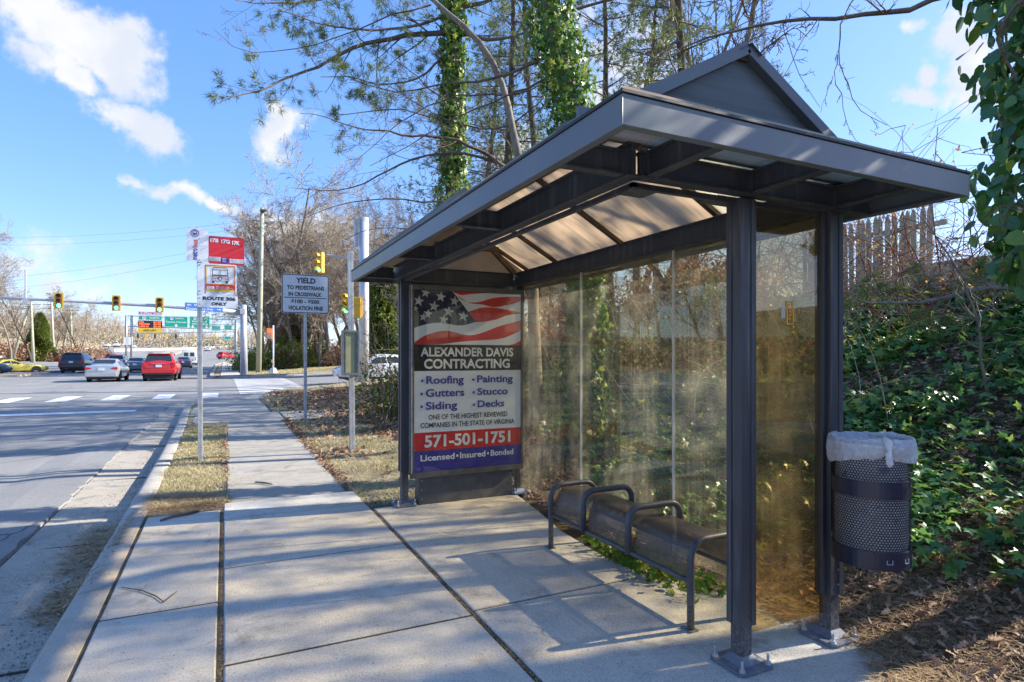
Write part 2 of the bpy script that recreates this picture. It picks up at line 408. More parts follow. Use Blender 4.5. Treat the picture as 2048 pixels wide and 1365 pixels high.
def soilmat():
    m, nt, out = nodes('soil'); P = position(nt)
    n = noise(nt, P, 2.5, 6, .6); f = noise(nt, P, 45, 5, .75)
    sep = nt.nodes.new('ShaderNodeSeparateXYZ'); nt.links.new(P, sep.inputs[0])
    Xc = NX(nt, sep.outputs[0]); Yc = NX(nt, sep.outputs[1])
    c = rgb(nt, f*.7+n*.3, [(.25,(.035,.024,.015)),(.5,(.12,.085,.052)),(.62,(.21,.155,.10)),(.8,(.33,.27,.18))])
    grassy = rgb(nt, f*.6+n*.4, [(.3,(.20,.165,.09)),(.5,(.40,.33,.20)),(.7,(.56,.47,.31))])
    # verge beside the walk is thin winter turf, the bank is leaf mould
    msk = (Yc.ramp(6.2,6.6))*((Xc*-1).ramp(-3.8,-2.6))
    far = Yc.ramp(16, 20)
    fac = (msk.f('MAXIMUM', far)*.85)
    c = mixc(nt, fac, c, grassy)
    p = pbsdf(nt, c, .95, 0, .1, f+n, .9, .03); nt.links.new(p.outputs[0], out.inputs[0]); return m
M_CONC = concrete('concrete_walk'); M_CONC2 = concrete('concrete_kerb', (.46,.425,.365), 5.0); M_CONC3 = concrete('concrete_gutter', (.41,.37,.305), 9.0, .8); M_CONC4 = concrete('concrete_far_walk', (.40,.37,.315), 3.0, .8)
M_ASPH = asphalt('asphalt'); M_SOIL = soilmat()
M_PAINT = mat('road_paint', (.78,.78,.76), .6, var=.1, vs=5, dirt=(.35,.35,.34), dirts=6)
M_JOINT = mat('joint_dirt', (.07,.06,.045), .95, var=.4, vs=60, bump=.8, bs=120)

# ------------------------------------------------------------------ ground sheet
def grid(name, xs, ys, fn, m, kind=None, cull=None):
    XX, YY = np.meshgrid(xs, ys); ZZ = fn(XX, YY); nx, ny = len(xs), len(ys)
    V = np.stack([XX, YY, ZZ], -1).reshape(-1, 3)
    i = np.arange(nx-1)[None,:]+np.arange(ny-1)[:,None]*nx
    F = np.stack([i, i+1, i+1+nx, i+nx], -1).reshape(-1, 4)
    o = npmesh(name, V, F, m, smooth=True)
    if kind: o['kind'] = kind
    return o
def axis(*segs):
    r = []
    for a, b, st in segs: r += list(np.arange(a, b-1e-6, st))
    r.append(segs[-1][1]); return np.array(r)
gx = axis((-900,-80,60),(-80,-20,4),(-20,-2,1),(-2,-.9,.2),(-.9,-.6,.06),(-.6,3,.15),(3,7,.12),(7,16,.4),(16,60,3),(60,900,60))
gy = axis((-300,-12,20),(-12,0,1),(0,12,.12),(12,34,.2),(34,60,.5),(60,200,3),(200,700,20),(700,1500,100))
grid('ground', gx, gy, groundz, M_SOIL, 'structure')
rx = axis((-900,-80,80),(-80,-20,4),(-20,8,1.0),(8,60,4),(60,900,80)); ry = axis((-300,-12,20),(-12,60,2),(60,240,4),(240,700,20))
grid('road', rx, ry, roadz, M_ASPH, 'structure')

# ------------------------------------------------------------------ walk, pad, kerb
def slab(mb, x0, x1, y0, y1, z0, z1, n=1, jit=0):
    """slab with softly rounded edges"""
    e = .014
    v = [(x0,y0,z0),(x1,y0,z0),(x1,y1,z0),(x0,y1,z0),(x0,y0,z1-e),(x1,y0,z1-e),(x1,y1,z1-e),(x0,y1,z1-e),
         (x0+e,y0+e,z1),(x1-e,y0+e,z1),(x1-e,y1-e,z1),(x0+e,y1-e,z1)]
    mb.add(v, [(0,1,5,4),(1,2,6,5),(2,3,7,6),(3,0,4,7),(4,5,9,8),(5,6,10,9),(6,7,11,10),(7,4,8,11),(8,9,10,11)])
w = MB()
g1 = .006
colA = [-2.2,-.2,1.9,4.05,6.45]; colB = [-2.4,-.9,.3,1.72,3.2,4.66,6.07,6.72]
for a, b in zip(colA, colA[1:]): slab(w, -.645, -.03, a+.010, b-.010, -.12, 0)
for a, b in zip(colB, colB[1:]): slab(w, -.008, 1.298, a+.010, b-.010, -.12, .001)
ysl = [6.73,8.0,9.3,10.6,11.9,13.2,14.6]
walk = w.build('sidewalk', M_CONC); tag(walk, kind='structure'); w = MB()
for a, b in zip(ysl, ysl[1:]): slab(w, .03-.05*((a*7) % 1), 1.22+.03*((a*3) % 1), a+.008, b-.008, -.12, -.004)
slab(w, -.66, 1.30, 14.61, 17.2, -.12, -.002); slab(w, -.80, 1.12, 17.21, 20.0, -.12, -.002); slab(w, -.85, 1.10, 20.01, 22.3, -.14, -.03); w.prism([(-.80,22.31),(1.12,22.31),(1.12,23.32),(.5,23.18),(-.3,22.88),(-.72,22.5)], (0,0,-.065), (1,0,0), (0,1,0), (0,0,-.1))
slab(w, 1.32, 3.6, 14.9, 17.0, -.12, .012)
walk = w.build('sidewalk', M_CONC4); tag(walk, kind='structure')
w = MB()
padx = [5.86,5.10,3.25,1.55]
# pad with an irregular bank-side edge
edge = {5.86:2.86, 5.10:2.74, 4.4:2.60, 3.7:2.56, 3.25:2.62, 2.9:2.86, 2.5:3.0, 2.0:3.02, 1.86:2.96, 1.7:2.72, 1.62:2.4}
ye = sorted(edge)
for a, b in ((5.10,5.86),(3.25,5.10),(1.62,3.25)):
    ys_ = [y for y in ye if a-1e-6 <= y <= b+1e-6]
    poly = [(1.325,a+.012),(edge[ys_[0]],a+.012)]+[(edge[y],y) for y in ys_[1:-1]]+[(edge[ys_[-1]],b-.012),(1.325,b-.012)]
    w.prism(poly, (0,0,.002), (1,0,0), (0,1,0), (0,0,-.12))
pad = w.build('shelter_pad', M_CONC, bevel=.008); tag(pad, kind='structure')
w = MB(); w.box(-.66, 2.5, -3, 6.73, -.2, -.008); w.box(-.1, 1.3, 6.75, 20.0, -.2, -.013)
tag(w.build('joint_bed', M_JOINT), kind='structure')
# kerb along the near block
def offset_path(P, d):
    out = []
    for i, p in enumerate(P):
        a = P[max(i-1,0)]; b = P[min(i+1,len(P)-1)]; t = Vector((b[0]-a[0], b[1]-a[1], 0)).normalized()
        out.append((p[0]-t.y*d, p[1]+t.x*d))
    return out
def strip(mb, P, prof_, zf=None):
    """sweep a profile of (offset, z) along a 2-D path"""
    cols = [offset_path(P, o) for o, z in prof_]; n = len(P); k = len(prof_); v = []
    for i in range(n):
        for j in range(k):
            x, y = cols[j][i]; v.append((x, y, prof_[j][1]+(zf(x, y, i) if zf else 0)))
    f = [(i*k+j, i*k+j+1, (i+1)*k+j+1, (i+1)*k+j) for i in range(n-1) for j in range(k-1)]
    mb.add(v, f)
def densify(P, st=.4):
    out = []
    for a, b in zip(P, P[1:]):
        n = max(1, int(math.hypot(b[0]-a[0], b[1]-a[1])/st))
        out += [(a[0]+(b[0]-a[0])*i/n, a[1]+(b[1]-a[1])*i/n) for i in range(n)]
    return out+[P[-1]]
kp = densify([(-.83,-6),(-.83,3),(-.84,5.8),(-.85,8),(-.87,11),(-.93,15),(-1.0,17.5),(-1.06,20),(-1.02,21.4),(-.8,22.4),(-.3,23.0),(.5,23.3),(1.1,23.5),(1.32,24.2),(1.45,25.4),(1.9,27.6),(2.5,29.2),(3.6,30.4),(6,31.1),(12,31.8),(40,32.2)])
def kz(x, y, i):
    ramp = max(0, 1-abs(y-22.6)/1.6) if x < 1.4 else 0
    return -.09*ramp+float(.035*np.clip(x-3,0,40)*sm(y,18,28))
w = MB(); strip(w, kp, [(-.175,-.20),(-.175,-.004),(-.168,.0),(-.02,.0),(0.006,-.012),(.03,-.045),(.055,-.118),(.057,-.2)], kz)
kerb = w.build('kerb', M_CONC2, smooth=True); tag(kerb, kind='structure')
w = MB(); strip(w, kp, [(.05,-.122),(.40,-.112),(.685,-.104),(.69,-.2)], lambda x,y,i: float(.035*np.clip(x-3,0,40)*sm(y,18,28)))
gut = w.build('gutter', M_CONC3, smooth=False); tag(gut, kind='structure')
# kerb / gutter cross joints, thin dark grooves
w = MB()
for y in (.9,3.82,6.15,9.2,12.3,15.4,18.4): w.box(-1.52,-.90,y-.005,y+.005,-.13,-.108)
tag(w.build('gutter_joint', M_JOINT), kind='structure')
# ragged asphalt lip
rng = np.random.default_rng(3)
w = MB(); P0 = [(-1.56+rng.normal()*.012, y) for y in np.arange(-4, 22, .11)]
top = [(x, y, -.088) for x, y in P0]; bot = [(x+.012, y, -.14) for x, y in P0]; inn = [(x-.5, y, -.093) for x, y in P0]; inn2 = [(x-.9, y, -.131) for x, y in P0]
n = len(P0); w.add(top+bot+inn+inn2, [(i,i+1,n+i+1,n+i) for i in range(n-1)]+[(2*n+i,2*n+i+1,i+1,i) for i in range(n-1)]+[(3*n+i,3*n+i+1,2*n+i+1,2*n+i) for i in range(n-1)])
tag(w.build('road_edge', M_ASPH, smooth=False), kind='structure')
# far kerb and walk
fk = densify([(40,49.6),(6,48.6),(3.2,48.3),(1.5,48.3),(-.3,48.6),(-.9,49.6),(-1.05,52),(-1.1,70),(-1.3,110),(.2,130)], 2)
w = MB(); strip(w, fk, [(-.30,-.2),(-.30,.02),(-.03,.02),(0,-.02),(.02,-.16)], lambda x,y,i: float(prof(y))+float(.033*np.clip(x-3,0,40)*(1-sm(y,52,60))))
tag(w.build('far_kerb', M_CONC2), kind='structure')
w = MB(); ys_ = np.arange(49.2, 118, 1.5)
for a, b in zip(ys_, ys_[1:]):
    w.add([(-.25,a+.02,float(prof(a))+.03),(1.15,a+.02,float(prof(a))+.03),(1.15,b,float(prof(b))+.03),(-.25,b,float(prof(b))+.03)], [(0,1,2,3)])
w.add([(-.6,48.55,.035),(8,48.75,.19),(8,49.7,.2),(-.6,49.2,.035)], [(0,1,2,3)])
tag(w.build('far_sidewalk', M_CONC), kind='structure')

# ------------------------------------------------------------------ painted markings
def rz1(x, y): return float(roadz(x, y))
def mark(mb, pts, lift=.008):
    mb.add([(x, y, rz1(x, y)+lift) for x, y in pts], [tuple(range(len(pts)))])
w = MB()
for i in range(-12, 5):
    xc = -3.05+1.27*i if False else None
bars = [(-30.0+1.62*i) for i in range(19)]
for x in bars:
    if x+.62 < .6: mark(w, [(x,25.9),(x+.62,25.9),(x+.62,28.9),(x,28.9)])
tag(w.build('crosswalk_marking', M_PAINT), kind='structure')
w = MB()
for i in range(13):
    y = 29.2+1.5*i-1.5
    if y < 46.5: mark(w, [(.6,y),(3.6+.02*i,y),(3.6+.02*i,y+.75),(.6,y+.75)])
tag(w.build('side_crosswalk_marking', M_PAINT), kind='structure')
w = MB(); mark(w, [(-13.2,20.3),(-2.1,20.3),(-2.1,20.95),(-13.2,20.95)], .009)
for X_ in (-5.4,-9.0):
    for y in np.arange(52, 330, 9): mark(w, [(X_,y),(X_+.13,y),(X_+.13,y+3),(X_,y+3)])
for X_ in (-5.4,-9.0):
    for y in np.arange(-3, 19, 9): mark(w, [(X_,y),(X_+.12,y),(X_+.12,y+3),(X_,y+3)])
for X_ in (-18.6,-22.2,-25.0):
    for y in np.arange(52, 330, 9): mark(w, [(X_-(y-52)*.03,y),(X_+.14-(y-52)*.03,y),(X_+.14-(y-49)*.03,y+3),(X_-(y-49)*.03,y+3)])
mark(w, [(-12.3,60),(-12.15,60),(-12.15,150),(-12.3,150)])
tag(w.build('lane_marking', M_PAINT), kind='structure')
# low median with bare earth
w = MB()
for a, b, x0, x1 in ((58,72,-16.5,-14.4),(72,130,-16.4,-13.6),(130,330,-17.5,-12.9)):
    ys_ = np.linspace(a, b, 8)
    for c, d in zip(ys_, ys_[1:]):
        za, zb = rz1(x0,c)+.14, rz1(x0,d)+.14
        w.add([(x0,c,za),(x1,c,za),(x1,d,zb),(x0,d,zb),(x0,c,za-.3),(x1,c,za-.3),(x1,d,zb-.3),(x0,d,zb-.3)], [(0,1,2,3),(0,4,5,1),(1,5,6,2),(3,7,4,0)])
tag(w.build('median', mat('median_earth', (.42,.34,.25), .95, var=.35, vs=1.5, bump=.5)), kind='structure')
# ------------------------------------------------------------------ bus shelter
def framemat(name, base, rough):
    m, nt, out = nodes(name); P = position(nt)
    n = noise(nt, P, 3, 5, .6); f = noise(nt, P, 70, 4, .7)
    sx = nt.nodes.new('ShaderNodeMapping'); sx.inputs['Scale'].default_value = (22, 22, 1.6); nt.links.new(P, sx.inputs[0])
    st = noise(nt, sx.outputs[0], 1.0, 4, .6)
    c = rgb(nt, n, [(.3, tuple(x*.85 for x in base)), (.7, tuple(x*1.15 for x in base))])
    c = mixc(nt, st.ramp(.5,.75)*.45, c, (.19,.18,.17))
    c = mixc(nt, f.ramp(.66,.75)*.55, c, (.42,.41,.38))
    # splashed dirt near the ground
    sep = nt.nodes.new('ShaderNodeSeparateXYZ'); nt.links.new(P, sep.inputs[0])
    lo = NX(nt, sep.outputs[2]).ramp(.35, .02)
    c = mixc(nt, lo*(f.ramp(.35,.65))*.55, c, (.30,.29,.26))
    p = pbsdf(nt, c, f*.25+rough, .0, .55, f, .12, .002); nt.links.new(p.outputs[0], out.inputs[0]); return m
M_FRAME = framemat('bronze_frame_paint', (.038,.041,.050), .34)
def fasciamat():
    m, nt, out = nodes('fascia_paint'); P = position(nt)
    sep = nt.nodes.new('ShaderNodeSeparateXYZ'); nt.links.new(P, sep.inputs[0]); Yc = NX(nt, sep.outputs[1]); Zc = NX(nt, sep.outputs[2])
    sx = nt.nodes.new('ShaderNodeMapping'); sx.inputs['Scale'].default_value = (14, 14, 2.0); nt.links.new(P, sx.inputs[0])
    st = noise(nt, sx.outputs[0], 1.0, 5, .65); big = noise(nt, P, 1.7, 4, .6); f = noise(nt, P, 90, 3, .6)
    c = rgb(nt, big, [(.3,(.095,.108,.124)),(.7,(.128,.142,.158))])
    # algae: strongest along the top edge toward the far end
    g = ((st.ramp(.38,.62))*(Zc.ramp(2.25,2.37))*.8 + st.ramp(.5,.7)*.35)*Yc.ramp(2.4,6.2)
    c = mixc(nt, g.clamp(), c, (.16,.24,.075))
    c = mixc(nt, big.ramp(.5,.62)*.35, c, (.10,.15,.125))
    c = mixc(nt, f.ramp(.72,.8)*.5, c, (.3,.3,.28))
    p = pbsdf(nt, c, .38, 0, .5, f, .06, .002); nt.links.new(p.outputs[0], out.inputs[0]); return m
M_FASCIA = fasciamat()
def polycarb(name, tint, diff, ribs_axis):
    """twin-wall translucent roof sheet: fine flutes, dusty, lets light through diffusely"""
    m, nt, out = nodes(name); P = position(nt)
    mp = nt.nodes.new('ShaderNodeMapping'); nt.links.new(P, mp.inputs[0])
    sep = nt.nodes.new('ShaderNodeSeparateXYZ'); nt.links.new(P, sep.inputs[0])
    Cc = NX(nt, sep.outputs[ribs_axis])
    rib = ((Cc*(2*math.pi/.013)).f('SINE')*.5+.5)
    st_m = nt.nodes.new('ShaderNodeMapping'); sc = [.7,.7,.7]; sc[ribs_axis] = 16; st_m.inputs['Scale'].default_value = sc; nt.links.new(P, st_m.inputs[0])
    st = noise(nt, st_m.outputs[0], 1.3, 5, .65); big = noise(nt, P, 1.5, 4, .55)
    c = rgb(nt, (st*.6+big*.4), [(.3, tuple(x*.62 for x in tint)), (.5, tint), (.7, tuple(min(1,x*1.25) for x in tint))])
    c = mixc(nt, rib.ramp(.7,.95)*(.45 if ribs_axis == 1 else .15), c, tuple(x*.5 for x in tint))
    t = nt.nodes.new('ShaderNodeBsdfTranslucent'); nt.links.new(c, t.inputs[0])
    tr = nt.nodes.new('ShaderNodeBsdfTransparent'); nt.links.new(c, tr.inputs[0])
    p = pbsdf(nt, mixc(nt, 1.0, c, diff, 'MULTIPLY'), .28, 0, .6, rib, .35 if ribs_axis == 1 else .12, .002)
    m1 = nt.nodes.new('ShaderNodeMixShader'); m1.inputs[0].default_value = .22; nt.links.new(t.outputs[0], m1.inputs[1]); nt.links.new(tr.outputs[0], m1.inputs[2])
    m2 = nt.nodes.new('ShaderNodeMixShader'); m2.inputs[0].default_value = .35; nt.links.new(m1.outputs[0], m2.inputs[1]); nt.links.new(p.outputs[0], m2.inputs[2])
    nt.links.new(m2.outputs[0], out.inputs[0]); return m
M_ROOF = polycarb('roof_sheet_tan', (.80,.68,.54), (.6,.6,.6), 1)
M_ROOFG = polycarb('overhang_shaded_bay_sheet', (.78,.74,.62), (.6,.6,.6), 1)
M_GABLE = polycarb('gable_sheet', (.34,.38,.40), (.8,.8,.8), 2)
def glassmat(name, tint, film, fcol, refl=1.0, streak=True):
    m, nt, out = nodes(name); P = position(nt)
    sx = nt.nodes.new('ShaderNodeMapping'); sx.inputs['Scale'].default_value = (60, 60, .8); nt.links.new(P, sx.inputs[0])
    st = noise(nt, sx.outputs[0], 1.0, 5, .6); cl = noise(nt, P, 1.3, 4, .6); f = noise(nt, P, 60, 4, .7)
    tr = nt.nodes.new('ShaderNodeBsdfTransparent'); tr.inputs[0].default_value = (*tint, 1)
    gl = nt.nodes.new('ShaderNodeBsdfGlossy'); gl.inputs['Roughness'].default_value = .015; gl.inputs[0].default_value = (.95,.95,.92,1)
    df = nt.nodes.new('ShaderNodeBsdfDiffuse'); df.inputs[0].default_value = (*fcol, 1)
    tl = nt.nodes.new('ShaderNodeBsdfTranslucent'); tl.inputs[0].default_value = (*fcol, 1)
    fm = nt.nodes.new('ShaderNodeMixShader'); fm.inputs[0].default_value = .55; nt.links.new(df.outputs[0], fm.inputs[1]); nt.links.new(tl.outputs[0], fm.inputs[2])
    fac = (st.ramp(.42,.75)*.6 + cl.ramp(.35,.7)*.7 + f.ramp(.66,.74)*.5)*film + film*.08
    m1 = nt.nodes.new('ShaderNodeMixShader'); nt.links.new(fac.clamp().s, m1.inputs[0]); nt.links.new(tr.outputs[0], m1.inputs[1]); nt.links.new(fm.outputs[0], m1.inputs[2])
    fr = nt.nodes.new('ShaderNodeFresnel'); gg = nt.nodes.new('ShaderNodeNewGeometry'); nt.links.new((NX(nt, gg.outputs['Backfacing'])*(1/1.52-1.52)+1.52).s, fr.inputs[0])
    m2 = nt.nodes.new('ShaderNodeMixShader'); nt.links.new((NX(nt, fr.outputs[0])*refl).clamp().s, m2.inputs[0])
    nt.links.new(m1.outputs[0], m2.inputs[1]); nt.links.new(gl.outputs[0], m2.inputs[2]); nt.links.new(m2.outputs[0], out.inputs[0]); return m
M_GLASS = glassmat('tinted_glazing', (.92,.86,.71), .12, (.76,.72,.61), 1.0)
M_GLASS2 = glassmat('tinted_side_glazing', (.82,.74,.57), .02, (.5,.44,.34), 1.0)
M_STEEL = mat('galvanised_steel', (.55,.56,.56), .42, .6, .5, .15, 30, .2)
M_SEAM = mat('pale_seal', (.62,.60,.52), .6)

SH = thing('bus_shelter', (2.2, 3.9, 0), 'open bus shelter with dark frame, tinted glazing and peaked translucent roof', 'bus shelter')
def post(x, y, z1, sx, sy, sleeve=True, z_sl=.20):
    m = MB(); m.box(x, x+.07, y, y+.07, .012, z1)
    p = m.build('post', M_FRAME, SH, bevel=.004)
    if sleeve:
        s = MB()
        s.box(x-.008, x+.078, y-.008, y+.078, z_sl, z1-.004)
        s.box(x-.014, x-.0085, y+.052, y+.083, z_sl+.0, z1-.01)   # edge fins
        s.box(x+.052, x+.083, y-.014, y-.0085, z_sl, z1-.01)
        for zz in (z_sl+.05, z_sl+.13): s.lathe([(0,-.006),(.007,-.006),(.009,0)], (x+.045, y-.008, zz), 8, 0, 'y')
        s.build('post_sleeve', M_FRAME, p, bevel=.002)
    b = MB(); cx, cy = x+.035, y+.035; q = .11
    poly = [(-q,-q+.02),(-q+.02,-q),(q-.02,-q),(q,-q+.02),(q,q-.02),(q-.02,q),(-q+.02,q),(-q,q-.02)]
    b.prism(poly, (cx,cy,.004), (1,0,0), (0,1,0), (0,0,.016))
    # raised flare around the shaft
    b.add([(x-.03,y-.03,.0205),(x+.10,y-.03,.0205),(x+.10,y+.10,.0205),(x-.03,y+.10,.0205),(x-.002,y-.002,.055),(x+.072,y-.002,.055),(x+.072,y+.072,.055),(x-.002,y+.072,.055)],
          [(0,1,5,4),(1,2,6,5),(2,3,7,6),(3,0,4,7)])
    bp = b.build('base_plate', mat('worn_base_plate', (.13,.14,.17), .5, dirt=(.34,.32,.27), dirts=14, bump=.4), p, bevel=.003)
    for (i, j) in ((-1,-1),(1,-1),(-1,1)):
        a = MB(); c = (cx+i*.085, cy+j*.085, .02)
        a.lathe([(0,0),(.017,0),(.017,.004),(.0135,.004),(.0135,.014),(.006,.014),(.006,.046),(.004,.05),(0,.05)], c, 8)
        a.build('anchor_bolt', M_STEEL, p)
post(2.23, 2.08, 2.262, 1, 1); post(2.87, 2.08, 2.262, 1, 1, True, .24); post(1.59, 5.80, 2.262, 1, 1, True, .34); post(2.87, 5.80, 2.262, 1, 1, True, .3)
# ring beams (channels: web + bottom flange)
def beam(a, b, name='roof_beam', w=.06, z0=2.265, z1=2.395):
    m = MB(); (ax, ay), (bx, by) = a, b
    if abs(bx-ax) > abs(by-ay): m.box(ax, bx, ay-w*.2, ay+w*.1, z0, z1); m.box(ax, bx, ay-w/2, ay+w/2, z0-.006, z0+.004); m.box(ax, bx, ay-w/2, ay+w/2, z1-.003, z1+.006)
    else: m.box(ax-w*.2, ax+w*.1, ay, by, z0, z1); m.box(ax-w/2, ax+w/2, ay, by, z0-.006, z0+.004); m.box(ax-w/2, ax+w/2, ay, by, z1-.003, z1+.006)
    return m.build(name, M_FRAME, SH, bevel=.002)
XF, XB, YN, YF = 1.56, 2.90, 2.06, 5.87
beam((XF,YN-.03), (XF,YF+.03), w=.07); beam((XB,YN-.03), (XB,YF+.03), w=.075, z0=2.262, z1=2.40); beam((XF+.04,YN), (XB-.04,YN), w=.065, z0=2.268, z1=2.37); beam((XF+.04,YF), (XB-.04,YF), w=.065, z0=2.268)
FX0, FX1, FY0, FY1 = 1.18, 3.20, 1.60, 6.22
for x in (XF+.09, 2.26, 2.86): beam((x, FY0+.02), (x, YN-.03), 'outrigger', w=.05, z0=2.272, z1=2.37)
for x in (XF+.06, 2.86): beam((x, YF+.03), (x, FY1-.02), 'outrigger', w=.05, z0=2.272, z1=2.37)
for y in (YN+.02, 3.30, 4.57, YF-.02):
    beam((FX0+.02, y), (XF-.04, y), 'outrigger', w=.05, z0=2.273, z1=2.37); beam((XB+.04, y), (FX1-.02, y), 'outrigger', w=.05, z0=2.273, z1=2.37)
# inner mounting channels of the ceiling opening
m = MB(); m.box(XF+.05, XF+.075, YN+.05, YF-.05, 2.238, 2.262); m.box(XF+.05, XB-.05, YN+.05, YN+.075, 2.236, 2.262); m.box(2.10,2.30,2.10,2.24,2.255,2.261); m.box(XF+.04,XF+.18,YN+.03,YN+.15,2.228,2.236)
m.build('ceiling_channel', M_FRAME, SH, bevel=.001)
# fascia: four mitred channels with bottom lip
Z0, Z1 = 2.262, 2.366
def fascia(P0, P1, inn):
    """outer face from P0 to P1, inn = inward 2-D unit; mitred ends"""
    P0 = Vector((*P0,0)); P1 = Vector((*P1,0)); t = (P1-P0).normalized(); n = Vector((*inn,0))
    prof_ = [(0,Z0),(0,Z1),(.012,Z1),(.012,Z0+.006),(.034,Z0+.006),(.034,Z0+.012),(.037,Z0+.012),(.037,Z0)]
    v = []
    for P, s in ((P0,1),(P1,-1)):
        for d, z in prof_: v.append(P+n*d+t*s*d+Vector((0,0,z)))
    k = len(prof_); f = [(i, (i+1) % k, k+(i+1) % k, k+i) for i in range(k)]+[tuple(range(k)), tuple(range(2*k-1,k-1,-1))]
    return MB().add(v, f).build('fascia', M_FASCIA, SH, bevel=.0015)
fascia((FX0,FY0),(FX1,FY0),(0,1)); fascia((FX1,FY0),(FX1,FY1),(-1,0)); fascia((FX1,FY1),(FX0,FY1),(0,-1)); fascia((FX0,FY1),(FX0,FY0),(1,0))
m = MB()
for (a,b,c,d) in ((FX0-.006,FX1+.006,FY0-.006,FY0+.03),(FX0-.006,FX1+.006,FY1-.03,FY1+.006),(FX0-.006,FX0+.03,FY0+.0305,FY1-.0305),(FX1-.03,FX1+.006,FY0+.0305,FY1-.0305)):
    m.box(a,b,c,d,Z1+.001,Z1+.014)
m.build('drip_edge', mat('black_gasket', (.012,.012,.014), .5), SH, bevel=.002)
# sloping roof sheets, ridge at x 2.22
RX, RZ, EZ = 2.20, 2.93, 2.392
ribs = [2.075, 3.02, 4.12, 5.22, FY1-.03]
def sheet(x_e, y0, y1, m_):
    s = MB(); n = Vector((x_e-RX, 0, EZ-RZ)).normalized(); up = Vector((0,0,.010))
    a = [Vector((x_e,y0,EZ)), Vector((x_e,y1,EZ)), Vector((RX,y1,RZ)), Vector((RX,y0,RZ))]
    s.add(a+[p+up for p in a], [(0,1,2,3),(7,6,5,4),(0,4,5,1),(1,5,6,2),(2,6,7,3),(3,7,4,0)])
    return s.build('roof_sheet', m_, SH)
for i, (a, b) in enumerate(zip(ribs, ribs[1:])):
    for xe in (FX0+.015, FX1-.015): sheet(xe, a+.003, b-.003, M_ROOFG if i == 0 else M_ROOF)  # nearest bay's greyer tint puts the tree's shade into the sheet colour
# flat sheets over the near overhang
m = MB(); 
for a, b, mm in ((FX0+.035, 1.62, M_ROOF), (1.63, 2.24, M_ROOFG), (2.25, 2.85, M_ROOFG), (2.86, FX1-.035, M_ROOFG)):
    s = MB(); s.box(a, b, FY0+.035, 2.072, 2.402, 2.410); s.build('overhang_sheet', mm, SH)
# rafters
M_RAFT = mat('rafter_brown', (.10,.065,.035), .6, var=.3, vs=6, dirt=(.28,.17,.09), dirts=4)
for y in ribs[1:-1]+[YF-.02, YN+.04]:
    for xe, s in ((FX0+.05, 1), (FX1-.05, -1)):
        a = (xe, y, EZ-.012); b = (RX, y, RZ-.028); m = MB(); m.bar(a, b, .045, .028, (0,0,1)); m.build('rafter', M_RAFT, SH)
m = MB(); m.box(RX-.03, RX+.03, YN-.03, FY1-.03, RZ-.045, RZ-.02); m.build('ridge_bar', M_RAFT, SH)
m = MB(); m.add([(RX-.07,YN-.07,RZ-.022),(RX,YN-.07,RZ+.022),(RX+.07,YN-.07,RZ-.022),(RX-.07,FY1,RZ-.022),(RX,FY1,RZ+.022),(RX+.07,FY1,RZ-.022)], [(0,1,4,3),(1,2,5,4)])
m.build('ridge_cap', M_FASCIA, SH)
# near gable: sheet + frame + bolts
def gable(y, d, near):
    m = MB(); m.prism([(FX0+.12,0),(FX1-.12,0),(RX,RZ-EZ-.015)], (0,y,EZ+.005), (1,0,0), (0,0,1), (0,.008,0)); m.build('gable_sheet', M_GABLE if near else M_ROOFG, SH)
    sg = -1 if near else 1
    for xe in (FX0+.02, FX1-.02):
        fr = MB(); sl = Vector((RX-xe, 0, RZ-EZ)).normalized(); fr.bar(Vector((xe,y-.02,EZ-.01)), Vector((RX,y-.02,RZ+.006)), .052, .055, (0,0,1)); fr.build('gable_frame', M_FASCIA, SH, bevel=.002)
    fr = MB(); fr.box(FX0+.10, FX1-.10, y-.026, y-.003, EZ+.02, EZ+.112); g = fr.build('gable_rail', M_FASCIA, SH, bevel=.002)
    if near:
        for x in (1.72, 2.22, 2.70):
            b_ = MB(); b_.lathe([(.0,-.016),(.006,-.015),(.010,-.010),(.011,-.004),(.016,-.003),(.016,0)], (x, y-.026, EZ+.085), 10, 0, 'y'); b_.build('gable_bolt', M_STEEL, g)
gable(YN-.01, 0, True)
m = MB(); m.prism([(FX0+.12,0),(FX1-.12,0),(RX,RZ-EZ-.015)], (0,YF+.03,EZ+.0), (1,0,0), (0,0,1), (0,.006,0)); m.build('gable_sheet', M_ROOF, SH)
m = MB(); yy = YF-.03; m.bar((1.93,yy,2.40),(2.08,yy,2.62),.05,.03,(0,1,0)); m.bar((2.86,yy,2.40),(2.60,yy,2.64),.05,.05,(0,1,0)); m.bar((1.95,yy,2.645),(2.66,yy,2.645),.05,.055,(0,1,0)); m.build('gable_brace', M_RAFT, SH)
# back glazing, three panes in aluminium seams
GX = 2.905
for a, b in ((2.155,3.325),(3.345,4.555),(4.575,5.80)):
    m = MB(); m.box(GX, GX+.008, a, b, .075, 2.262); m.build('glass_pane', M_GLASS, SH)
for y in (3.335, 4.565):
    m = MB(); m.box(GX-.006, GX+.014, y-.006, y+.006, .07, 2.262); m.build('pane_seam', M_SEAM, SH)
m = MB(); m.box(2.318, 2.862, 2.113, 2.121, .14, 2.262); m.build('side_pane', M_GLASS2, SH)
m = MB(); m.box(2.314, 2.345, 2.098, 2.136, .20, 2.26); m.build('glazing_channel', M_FRAME, SH, bevel=.002)
m = MB(); m.box(2.835, 2.862, 2.098, 2.136, .24, 2.26); m.build('glazing_channel', M_FRAME, SH, bevel=.002)
